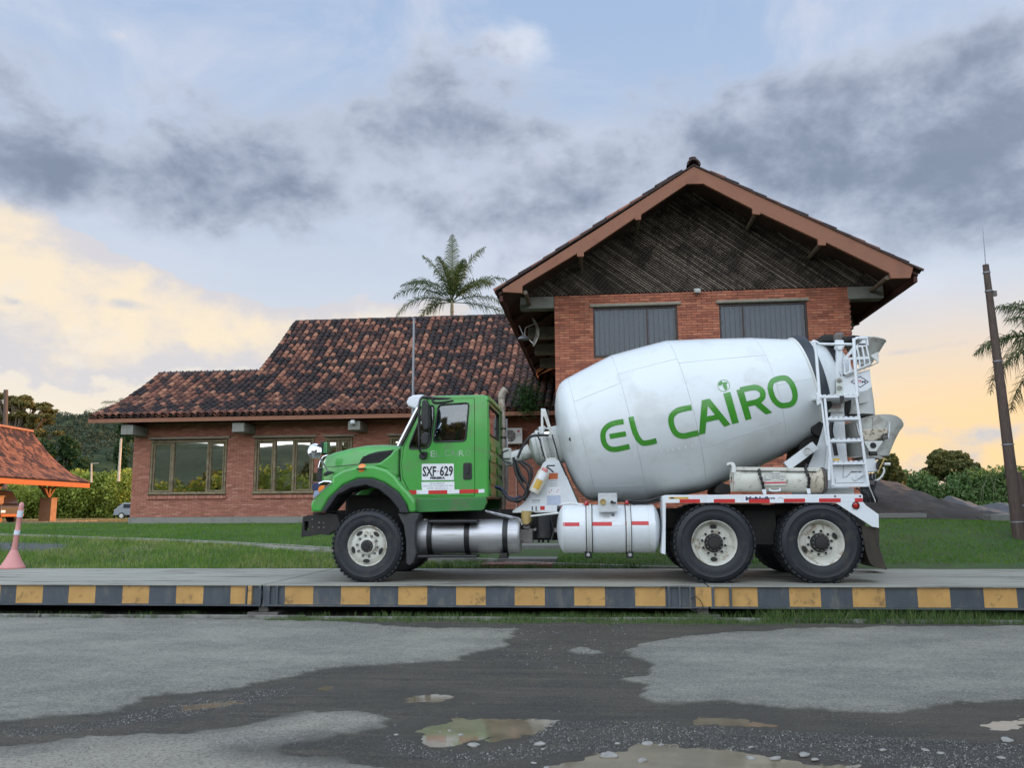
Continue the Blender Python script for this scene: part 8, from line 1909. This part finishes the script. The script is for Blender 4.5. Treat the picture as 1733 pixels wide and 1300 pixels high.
# ---- vehicles
def car(loc, ang, body_c, label, van=False, L=4.3, Hh=1.5, W_=1.7, cat='car'):
    t_ = empty('parked_car', loc, label, cat); bm_ = M('car_body_paint_'+cat+str(int(L*10)), body_c, .3, coat=.6, var=.04); o = Vector(loc); ca_, sa_ = math.cos(ang), math.sin(ang)
    def tf(me_o):
        for v in me_o.data.vertices:
            w = v.co+ORG[me_o.name]-o; x, y = w.x*ca_-w.y*sa_, w.x*sa_+w.y*ca_; v.co = Vector((x+o.x, y+o.y, w.z+o.z))-ORG[me_o.name]
    B = [(-L/2, .35), (L/2, .35), (L/2, .75), (L/2-.15, .95), (L*.22, 1.0), (L*.10, Hh-.02), (-L*.30, Hh), (-L/2+.18, .98), (-L/2, .85)] if not van else [(-L/2, .35), (L/2, .35), (L/2, 1.0), (L/2-.4, 1.15), (L/2-.9, Hh-.1), (L/2-1.2, Hh), (-L/2+.12, Hh), (-L/2, 1.0)]
    mk = lambda mb, n, m_, p, **k: mb.build(n, m_, p, **k)
    mb = MB(); mb.prism([(x+o.x, z+o.z) for x, z in B], o.y-W_/2, o.y+W_/2); b0 = mk(mb, 'body', bm_, t_, bevel=.08, seg=3); parts = [b0]
    for s_ in (-1, 1):
        for x0_, x1_ in ((-L*.29, -L*.09), (-L*.07, L*.13)) if not van else ((L/2-1.7, L/2-1.0), (-L/2+.2, L/2-1.8)):
            mb = MB(); y = o.y+s_*(W_/2+.004); mb.box(x0_+o.x, x1_+o.x, y-.006, y+.006, o.z+Hh*.68, o.z+Hh*.93); parts.append(mk(mb, 'side_window', glass_car, b0))
    for s_, x in ((1, -L/2+.02), (-1, L/2-.02)):
        mb = MB(); mb.obox((o.x+(-L*.41 if s_ > 0 else L*.16)*(1 if not van else 1.1), o.y, o.z+Hh*.80), (.35*s_ if not van else .1*s_, 0, 1) if s_ > 0 else (-.5, 0, 1), (0, 1, 0), (1, 0, 0), Hh*.15, W_*.42, .012); parts.append(mk(mb, 'windshield' if s_ < 0 else 'rear_window', glass_car, b0))
    for x in (-L*.32, L*.32):
        for s_ in (-1, 1):
            mb = MB(); y = o.y+s_*(W_/2-.08); mb.revolve([(-.11, .0), (-.11, .20), (-.09, .31), (.09, .31), (.11, .20), (.11, 0)], (o.x+x, y, o.z+.31), (0, 1, 0), 20); w = mk(mb, 'wheel', rubber, t_, smooth=35); parts.append(w)
            mb = MB(); mb.cyl((o.x+x, y+s_*.10, o.z+.31), (o.x+x, y+s_*.118, o.z+.31), .19, n=16); parts.append(mk(mb, 'rim', rim_w, w, smooth=35))
    for y in (-W_*.38, W_*.38):
        mb = MB(); mb.box(o.x-L/2-.012, o.x-L/2+.02, o.y+y-.12, o.y+y+.12, o.z+.68, o.z+.86); parts.append(mk(mb, 'tail_lamp', red_l, t_)); mb = MB(); mb.box(o.x+L/2-.03, o.x+L/2+.012, o.y+y-.15, o.y+y+.15, o.z+.60, o.z+.74); parts.append(mk(mb, 'headlight', sign_w, t_))
    for x in (-L/2-.04, L/2-.04):
        mb = MB(); mb.box(o.x+x, o.x+x+.08, o.y-W_/2+.05, o.y+W_/2-.05, o.z+.36, o.z+.52); parts.append(mk(mb, 'bumper', bm_ if not van else fascia_or, t_, bevel=.02))  # van bumpers carry the low sun's orange in their colour
    for p in parts: tf(p)
    return t_
glass_car = M('car_window', (.03, .035, .04), .08, coat=.8, var=0, rvar=0)
X_, _ = at(197, 880, 74); car((X_+2.35, 74, float(zt(X_, 74))), R(4), (.20, .22, .24), 'grey hatchback mostly hidden behind the left corner of the brick building')
X_, _ = at(15, 870, 46); car((X_-2.2, 46.5, .80), R(-8), (.05, .03, .02), 'dark van with orange sunlight painted on its bumper, parked under the left end of the shelter', van=True, L=4.6, Hh=1.95, W_=1.75, cat='van')
# ---- striped delineator
X_, Y_ = at(21, 960, 14.50)[0], 14.50
cone = empty('delineator', (X_, Y_, DECK), 'pink plastic delineator post with two pale bands on a cone base', 'post')
pink = M('faded_pink_plastic', (.56, .24, .22), .55, var=.08, dirt=(.4, .2, .17), damt=.3, dscale=6); bandm = M('reflective_band', (.55, .60, .66), .35, var=.1)
k_ = Y_/FPX*1.0
mb = MB(); B_ = Vector((X_, Y_, DECK+.002)); tl = Vector((.11, 0, 1.22)); tl.normalize()
mb.revolve([(0, 0), (0, .215), (.03, .215), (.05, .195), (.17, .13), (.33, .058), (.33, 0)], B_, (0.02, 0, 1), 28); mb.build('base', pink, cone, smooth=40, bevel=.006)
T0 = B_+Vector((.006, 0, .30))
mb = MB(); mb.revolve([(.0, .052), (.30, .044), (.31, .050), (.39, .050), (.40, .043), (.62, .042), (.63, .048), (.75, .048), (.76, .040), (.84, .044), (.88, .038), (.905, .018), (.905, 0)], T0, tl, 20); mb.build('post', pink, cone, smooth=40)
for a0_, a1_ in ((.31, .39), (.63, .75)):
    mb = MB(); mb.revolve([(a0_, .048), (a0_, .0515), (a1_, .0515), (a1_, .048)], T0, tl, 20); mb.build('pale_band', bandm, cone, smooth=40)
# ---- palms
frond_m = leafmat('palm_leaves', [(.03, .05, .018), (.07, .105, .032), (.16, .19, .065)], transl=.45)
def frond(mbr, P0, az_, up, L, droop, leafL, n=64, w_=.035):
    "one arching feather leaf: rachis tube plus leaflets"
    pts = []; p = Vector(P0); el_ = up
    for i in range(13):
        pts.append(p.copy()); el_ -= droop/12*(0.4+1.2*i/12); p = p+Vector((math.cos(az_)*math.cos(el_), math.sin(az_)*math.cos(el_), math.sin(el_)))*(L/12)
    mbr.tube(pts, [max(.028*(1-i/13), .005) for i in range(13)], n=5)
    out = []
    for i in range(n):
        t = .14+.86*i/n; f = t*12; a = pts[min(int(f), 11)].lerp(pts[min(int(f)+1, 12)], f-int(f)); d_ = (pts[min(int(f)+1, 12)]-pts[min(int(f), 11)]).normalized()
        side = d_.cross(Vector((0, 0, 1))).normalized(); upv = side.cross(d_)
        for s_ in (-1, 1):
            ll = leafL*math.sin(math.pi*min(t*.9+.12, 1))**.6*random.uniform(.8, 1.15); ang = random.uniform(-.5, .5)
            l = (side*s_*1.0+d_*.75+upv*ang).normalized(); m_ = a+l*ll*.55; e = a+l*ll*.95+Vector((0, 0, -ll*random.uniform(.25, .6))); wv = d_*w_*.5
            out.append([a-wv, a+wv, m_+wv*.8, m_-wv*.8]); out.append([m_-wv*.8, m_+wv*.8, e, e])
    return out
def palm(base, crown, fronds, L, leafL, label, w_=.035, tr=.10, name='palm_tree'):
    t_ = empty(name, base, label, 'palm'); mb = MB(); B_, C_ = Vector(base), Vector(crown); mb.tube([B_-Vector((0, 0, .3)), B_.lerp(C_, .5)+Vector((.05, 0, 0)), C_], [tr*1.3, tr, tr*.8], n=10)
    mb.tube([C_, C_+Vector((0, 0, .5)), C_+Vector((0, 0, 1.0))], [tr*.95, tr*.7, tr*.25], n=8)
    mb.build('trunk', M('palm_trunk', (.20, .17, .11), .85, var=.2, scale=8) if 'palm_trunk' not in bpy.data.materials else bpy.data.materials['palm_trunk'], t_, smooth=60)
    for (a, u, l, d_) in fronds:
        a += random.uniform(-9, 9); u += random.uniform(-7, 7); l *= random.uniform(.9, 1.08); d_ += random.uniform(-10, 14)
        mbr = MB(); out = frond(mbr, C_+Vector((0, 0, .55)), R(a), R(u), L*l, R(d_), leafL, w_=w_); V = [tuple(v) for v in mbr.V]; nb = len(V); F_ = list(mbr.F); tv = [.5]*len(F_)
        for q in out: V += [tuple(x) for x in q]; F_.append((nb, nb+1, nb+2, nb+3) if (q[2]-q[3]).length > 1e-6 else (nb, nb+1, nb+2)); nb += 4; tv.append(min(max(random.gauss(.45, .25), 0), 1))
        me = mesh_from('frond', V, F_, frond_m); at_ = me.attributes.new('tint', 'FLOAT', 'FACE'); at_.data.foreach_set('value', np.array(tv, 'f')); place(me, 'frond', t_)
    return t_
Xp, Zp = at(765, 512, 43)
palm((Xp, 43, .8), (Xp, 43, Zp-.55), [(178, 38, 1.0, 70), (200, 20, 1.0, 95), (150, 58, .95, 80), (2, 42, .95, 75), (-12, 22, 1.05, 90), (25, 55, .9, 70), (90, 88, 1.1, 10), (80, 78, 1.0, 22), (185, 72, 1.0, 45), (355, 70, 1.0, 48), (250, 74, .8, 40), (300, 70, .8, 50), (170, 5, .85, 95), (215, 45, .9, 90), (330, 40, .9, 85), (120, 30, .9, 80), (10, 0, 1.15, 60)], 3.6, .75, 'feathery palm rising behind the tiled roof ridge', w_=.042, tr=.11)
Xp, Zp = at(1822, 590, 23)
palm((Xp, 23, .9), (Xp, 23, Zp-.5), [(180, 30, 1.0, 75), (172, 8, 1.0, 80), (190, 52, 1.0, 80), (165, 65, .95, 60), (185, -14, .9, 70), (205, 25, 1, 80), (150, 35, 1, 80), (0, 40, 1, 80), (30, 30, 1, 80), (330, 30, 1, 80), (270, 50, 1, 80), (90, 45, 1, 80), (235, 30, 1, 80), (120, 60, .9, 60), (178, -30, .8, 60)], 2.75, .72, 'palm at the right edge whose fronds reach behind the leaning pole', w_=.03, tr=.13)
Xp, Zp = at(236, 672, 60); palm((Xp, 60, .8), (Xp, 60, Zp-2.3), [(178, 60, 1, 80), (150, 70, 1, 70), (20, 65, 1, 80), (200, 50, 1, 80), (60, 80, .9, 50), (330, 55, 1, 80)], 3.4, .8, 'thin palm tips showing behind the left slope of the low roof', w_=.03)
# ---- leaning pole on the right
def pole_pt(px, py, Y): return Vector(at3(px, py, Y))
Yp = 17.5; b0 = pole_pt(1726, 918, Yp); b1 = pole_pt(1668, 448, Yp); t_ = empty('leaning_pole', tuple(b0), 'tall leaning timber pole with lightning rod beside the right lawn', 'pole')
mb = MB(); mb.tube([b0+(b0-b1)*.03, b0.lerp(b1, .3), b0.lerp(b1, .65), b1], [.125, .105, .085, .06], n=12); mb.build('shaft', timber, t_, smooth=60)
mb = MB(); mb.tube([b1+Vector((.03, -.02, -.3)), b1+Vector((.0, 0, .0)), pole_pt(1663, 385, Yp)], [.012, .010, .005], n=5); mb.build('lightning_rod', grey_pole, t_)
for f_ in (.03, .10, .36, .66, .93): c = b1.lerp(b0, f_) if f_ > .02 else b1; mb = MB(); d_ = (b1-b0).normalized(); r = .06+f_*.062+.012; mb.cyl(c-d_*.012, c+d_*.012, r, n=14); mb.build('metal_band', grey_pole, t_, smooth=40)
mb = MB(); c = b1.lerp(b0, .11); mb.box(c.x+.06, c.x+.14, c.y-.03, c.y+.03, c.z-.05, c.z+.06); mb.build('bracket', rust_steel, t_)
c0_ = pole_pt(1748, 925, Yp+1); c1_v = pole_pt(1722, 800, Yp+1); t_ = empty('stay_pole', tuple(c0_), 'short second timber pole leaning just behind the tall one', 'pole'); mb = MB(); mb.tube([c0_, c0_.lerp(c1_v, .5), c1_v], [.10, .09, .07], n=10); mb.build('shaft', timber, t_, smooth=60); mb = MB(); c = c0_.lerp(c1_v, .55); mb.cyl(c-Vector((0, 0, .012)), c+Vector((0, 0, .012)), .10, n=12); mb.build('metal_band', grey_pole, t_)
# ---- sand and gravel heaps
def heap(name, label, px_prof, Y, depth, mat, base_px, seed=0, rough=.42):
    xs_ = np.linspace(px_prof[0][0], px_prof[-1][0], 150); yy = np.interp(xs_, [p[0] for p in px_prof], [p[1] for p in px_prof]); X = np.array([at(a, 880, Y)[0] for a in xs_]); Z = np.array([at(a, b_, Y)[1] for a, b_ in zip(xs_, yy)]); ny = 70; v = np.linspace(-1, 1, ny)
    XX = np.repeat(X[None], ny, 0); YY = Y+v[:, None]*depth+0*XX; zb_ = float(zt(X.mean(), Y))-.15; prof = np.clip(1-np.abs(v[:, None]), 0, 1)**.9
    H_ = zb_+(Z[None]-zb_)*prof; H_ = H_+rough*(fbm(XX*.9+seed, YY*.5, 5)-.5)*(prof > .02)+rough*.5*np.abs(fbm(XX*2.4+seed, YY*1.1+3, 4)-.5)
    me = grid_mesh_raw(name, XX, YY, H_, mat); place(me, name, kind=None, label=label, cat='heap')
def grid_mesh_raw(name, XX, YY, ZZ, mat):
    ny, nx = XX.shape; me = bpy.data.meshes.new(name); me.vertices.add(nx*ny); me.vertices.foreach_set('co', np.stack([XX, YY, ZZ], -1).astype('f').ravel())
    i = np.arange((nx-1)*(ny-1)); r = i//(nx-1); c = i % (nx-1); a = r*nx+c; q = np.stack([a, a+1, a+nx+1, a+nx], -1).astype('i').ravel()
    me.loops.add(len(q)); me.loops.foreach_set('vertex_index', q); me.polygons.add(len(i)); me.polygons.foreach_set('loop_start', np.arange(0, len(q), 4, dtype='i')); me.materials.append(mat); me.update(calc_edges=True); me.shade_smooth(); return me
sand_br = M('brown_sand', (.062, .052, .046), .95, var=.2, scale=1.2, bump=.8, bscale=6, dirt=(.12, .09, .07), damt=.6, dscale=.8); sand_gr = M('grey_gravel', (.085, .086, .09), .95, var=.2, scale=1.2, bump=.8, bscale=6, dirt=(.07, .07, .075), damt=.6, dscale=.9)
heap('sand_heap', 'tall brown sand heap directly behind the truck tail, sloping down to the right', [(1250, 912), (1330, 850), (1400, 822), (1478, 812), (1520, 816), (1560, 842), (1600, 860), (1660, 892), (1712, 915)], 36, 9, sand_br, 0, 3)
heap('gravel_heap', 'low grey gravel heap between the brown sand heap and the leaning pole', [(1560, 900), (1590, 862), (1610, 842), (1640, 848), (1668, 856), (1700, 851), (1730, 857), (1790, 880), (1850, 915)], 47, 7, sand_gr, 0, 9)
heap('sand_heap', 'low brown sand ridge in front of the tall heap behind the truck tail', [(1300, 905), (1400, 858), (1475, 838), (1510, 836), (1550, 862), (1600, 893), (1630, 908)], 28, 4, sand_br, 0, 15)
a = at(1680, 906, 27); b_ = at(1722, 914, 27); mb = MB(); mb.box(a[0], b_[0]+3, 27, 29, float(zt(a[0], 27))-.2, float(zt(a[0], 27))+.22); mb.build('concrete_pad', conc_lt, label='small pale concrete pad at the foot of the leaning pole', cat='slab')
# small loader between the heaps
LXx, LZz = at(1560, 858, 52); t_ = empty('wheel_loader', (LXx, 52, LZz-1.2), 'small yellow loader half hidden between the sand heaps', 'loader')
ylw = M('loader_paint', (.55, .28, .06), .5, var=.1); cz_ = LZz
mb = MB(); mb.box(LXx-.2, LXx+.9, 51.4, 52.6, cz_-.9, cz_+.15); mb.build('body', ylw, t_, bevel=.08); mb = MB(); mb.box(LXx-.15, LXx+.25, 51.5, 52.5, cz_+.16, cz_+.62); mb.build('cab', glass_car, t_, bevel=.04)
mb = MB(); mb.bar((LXx-.2, 51.8, cz_), (LXx-.55, 51.8, cz_+.75), .1, .14); mb.bar((LXx-.55, 51.8, cz_+.75), (LXx-.45, 51.8, cz_+.25), .1, .1); mb.build('arm', ylw, t_); mb = MB(); mb.obox((LXx-.6, 52, cz_+.78), (1, 0, .3), (0, 1, 0), (-.3, 0, 1), .16, .3, .10); mb.build('bucket', sign_w, t_, bevel=.03)
for x in (-.05, .7): mb = MB(); mb.cyl((LXx+x, 51.25, cz_-.8), (LXx+x, 51.5, cz_-.8), .42, n=16); mb.build('wheel', rubber, t_, smooth=40)
# ---- trees on the right
fr_tree('round_tree', 95, 1612, [(1600, 778, 22, 14), (1625, 775, 22, 12), (1612, 795, 30, 14), (1640, 790, 18, 14), (1590, 800, 18, 12), (1650, 805, 12, 10), (1606, 766, 12, 7)], .5, 20000, .40, leaf_ol, 'round crowned tree rising above the bamboo on the right', shell=.35)
fr_tree('feathery_tree', 70, 1502, [(1500, 790, 14, 20), (1512, 812, 14, 22), (1490, 815, 18, 24), (1516, 780, 5, 8)], .3, 9000, .32, leaf_ol, 'tall loose tree just behind the truck chute', shell=.3)
lob = []
for px in range(1420, 1850, 16):
    y = 822+random.uniform(-8, 8)-(12 if 1640 < px < 1700 else 0)+(8 if 1590 < px < 1625 else 0)-(14 if px > 1705 else 0); X, Z = at(px, y+14, 85); lob.append((X, 85+random.uniform(-3, 3), Z, 1.5, 2, 1.9)); X, Z = at(px+8, y+36, 84); lob.append((X, 84, Z, 1.6, 2, 1.6)); X, Z = at(px, 872, 83); lob.append((X, 83, Z, 1.6, 2, 1.6))
q, c = leaf_cloud(lob, 80000, .33, shell=.3); bt = empty('bamboo_thicket', (lob[0][0], 85, .5), 'dense green bamboo thicket behind the sand heaps', 'bamboo', None)
place(tri_mesh('foliage', q, leaf_md, 4, np.clip(fbm(c[:, 0]*.35, c[:, 2]*.35, 3)+RNG.normal(0, .13, len(c))+.02*(c[:, 2]-2), 0, 1)), 'foliage', bt, kind='stuff')
mb = MB()
for _ in range(22):
    px = random.uniform(1500, 1840); X, Z = at(px, random.uniform(800, 830), 83); z0_ = .5; ln = random.uniform(-1.5, 1.5); mb.tube([(X, 82.5, z0_), (X+ln*.3, 82.4, Z*.7), (X+ln*.8, 82.4, Z), (X+ln*1.5, 82.3, Z+.35), (X+ln*2.3, 82.3, Z+.2)], [.05, .04, .025, .012, .005], n=4)
mb.build('culms', M('bamboo_culm', (.07, .085, .035), .6, var=.2), bt, kind='stuff')
fw = []
for _ in range(30):
    px = random.uniform(1660, 1840); X, Z = at(px, random.uniform(792, 812), 82); ln = random.choice((-1, 1))
    for k in range(40): t = random.random(); fw.append((X+ln*t*1.8, 82+random.uniform(-.3, .3), Z+.8*t-1.3*t*t+random.uniform(-.1, .1)))
fw = np.array(fw); dd = rand_dirs(len(fw)); e2 = rand_dirs(len(fw)); place(tri_mesh('sprays', np.stack([fw, fw+dd*.18+e2*.05, fw+dd*.4], 1), leaf_yl, 3, RNG.random(len(fw))), 'sprays', bt, kind='stuff')
# ---- the side of the yard behind the camera, seen in the windows, then unseen trees added to shade the yard
lob = []
for k in range(46): x = -42+k*1.35; lob.append((x, -13+random.uniform(-.5, .5), 1.6, 1.3, 1.4, 2.0)); lob.append((x+.6, -13, 3.6+random.uniform(-.3, .3)+.8*math.sin(x*.35), 1.2, 1.2, 1.15))
hb = empty('hedge', (-10, -13, 0), 'long leafy hedge across the yard, seen only mirrored in the windows', 'hedge'); q, c = leaf_cloud(lob, 26000, .34, shell=.5); place(tri_mesh('foliage', q, leaf_yl, 4, np.clip(.25+fbm(c[:, 0]*.5, c[:, 2], 3)+RNG.normal(0, .15, len(c)), 0, 1)), 'foliage', hb)
mb = MB(); mb.box(-42, 20, -13.2, -12.9, 0, 3.2); mb.build('stems', M('hedge_inside', (.01, .015, .007), 1), hb, kind='stuff')
specs = [(-44, -36, 6.5, 3.6), (-27, -37, 10.5, 4.6), (-32, -45, 10, 4.6), (-22, -36, 7.5, 3.4), (-13, -46, 9, 4.5), (-6, -48, 11, 5), (8, -44, 8, 4.6), (18, -36, 7, 4.2)]
for i, (x, y, h, r) in enumerate(specs):
    tree('yard_tree', (x, y, 0), [(x, y, h*.72, r, r, h*.26), (x-r*.6, y+1, h*.6, r*.7, r*.7, h*.18), (x+r*.6, y-1, h*.62, r*.7, r*.7, h*.2)], .3, 2600, .8, (leaf_ol2, leaf_ol)[i % 2], 'tall tree beyond the mirrored hedge, seen only in window reflections', 'tree', 'trees across the yard')
hm2_ = hm_
def back_hill():
    X = np.linspace(-900, 700, 160); Y = np.linspace(-900, -120, 60); XX, YY = np.meshgrid(X, Y); t = ss(-120, -620, YY)
    H_ = t*(34+56*fbm(XX*.0035+3, YY*.0035, 4))*(0.35+.65*ss(300, -300, XX))+6*(fbm(XX*.05, YY*.05, 4)-.5)*t; me = grid_mesh_raw('hill', XX, YY, H_, hm_); place(me, 'hill', kind='structure', center=False)
back_hill()
# unseen trees added outside the frame to block the low sun from the yard
sun_blk = [(17, 6, 9.5, 4.5), (20, 13, 10.5, 4.8), (18.5, 20, 10, 4.2), (23, 26, 12, 5.2), (17, -2, 9, 4.6), (26, 4, 12, 5), (28, 18, 13, 5.4), (20, -10, 11, 5), (30, 32, 14, 6), (25, 12, 12, 5)]
for i, (x, y, h, r) in enumerate(sun_blk):
    tree('sun_block_tree', (x, y, .5), [(x, y, h*.66, r, r, h*.30), (x-r*.5, y+1.5, h*.42, r*.8, r*.8, h*.24), (x+r*.5, y-1.5, h*.45, r*.8, r*.8, h*.26), (x, y, h*.25, r*.9, r, h*.2)], .3, 5200, .85, (leaf_dk, leaf_md)[i % 2], 'unseen dense tree added on the right to block the low sun', 'tree', 'added sun-blocking trees right of the yard')
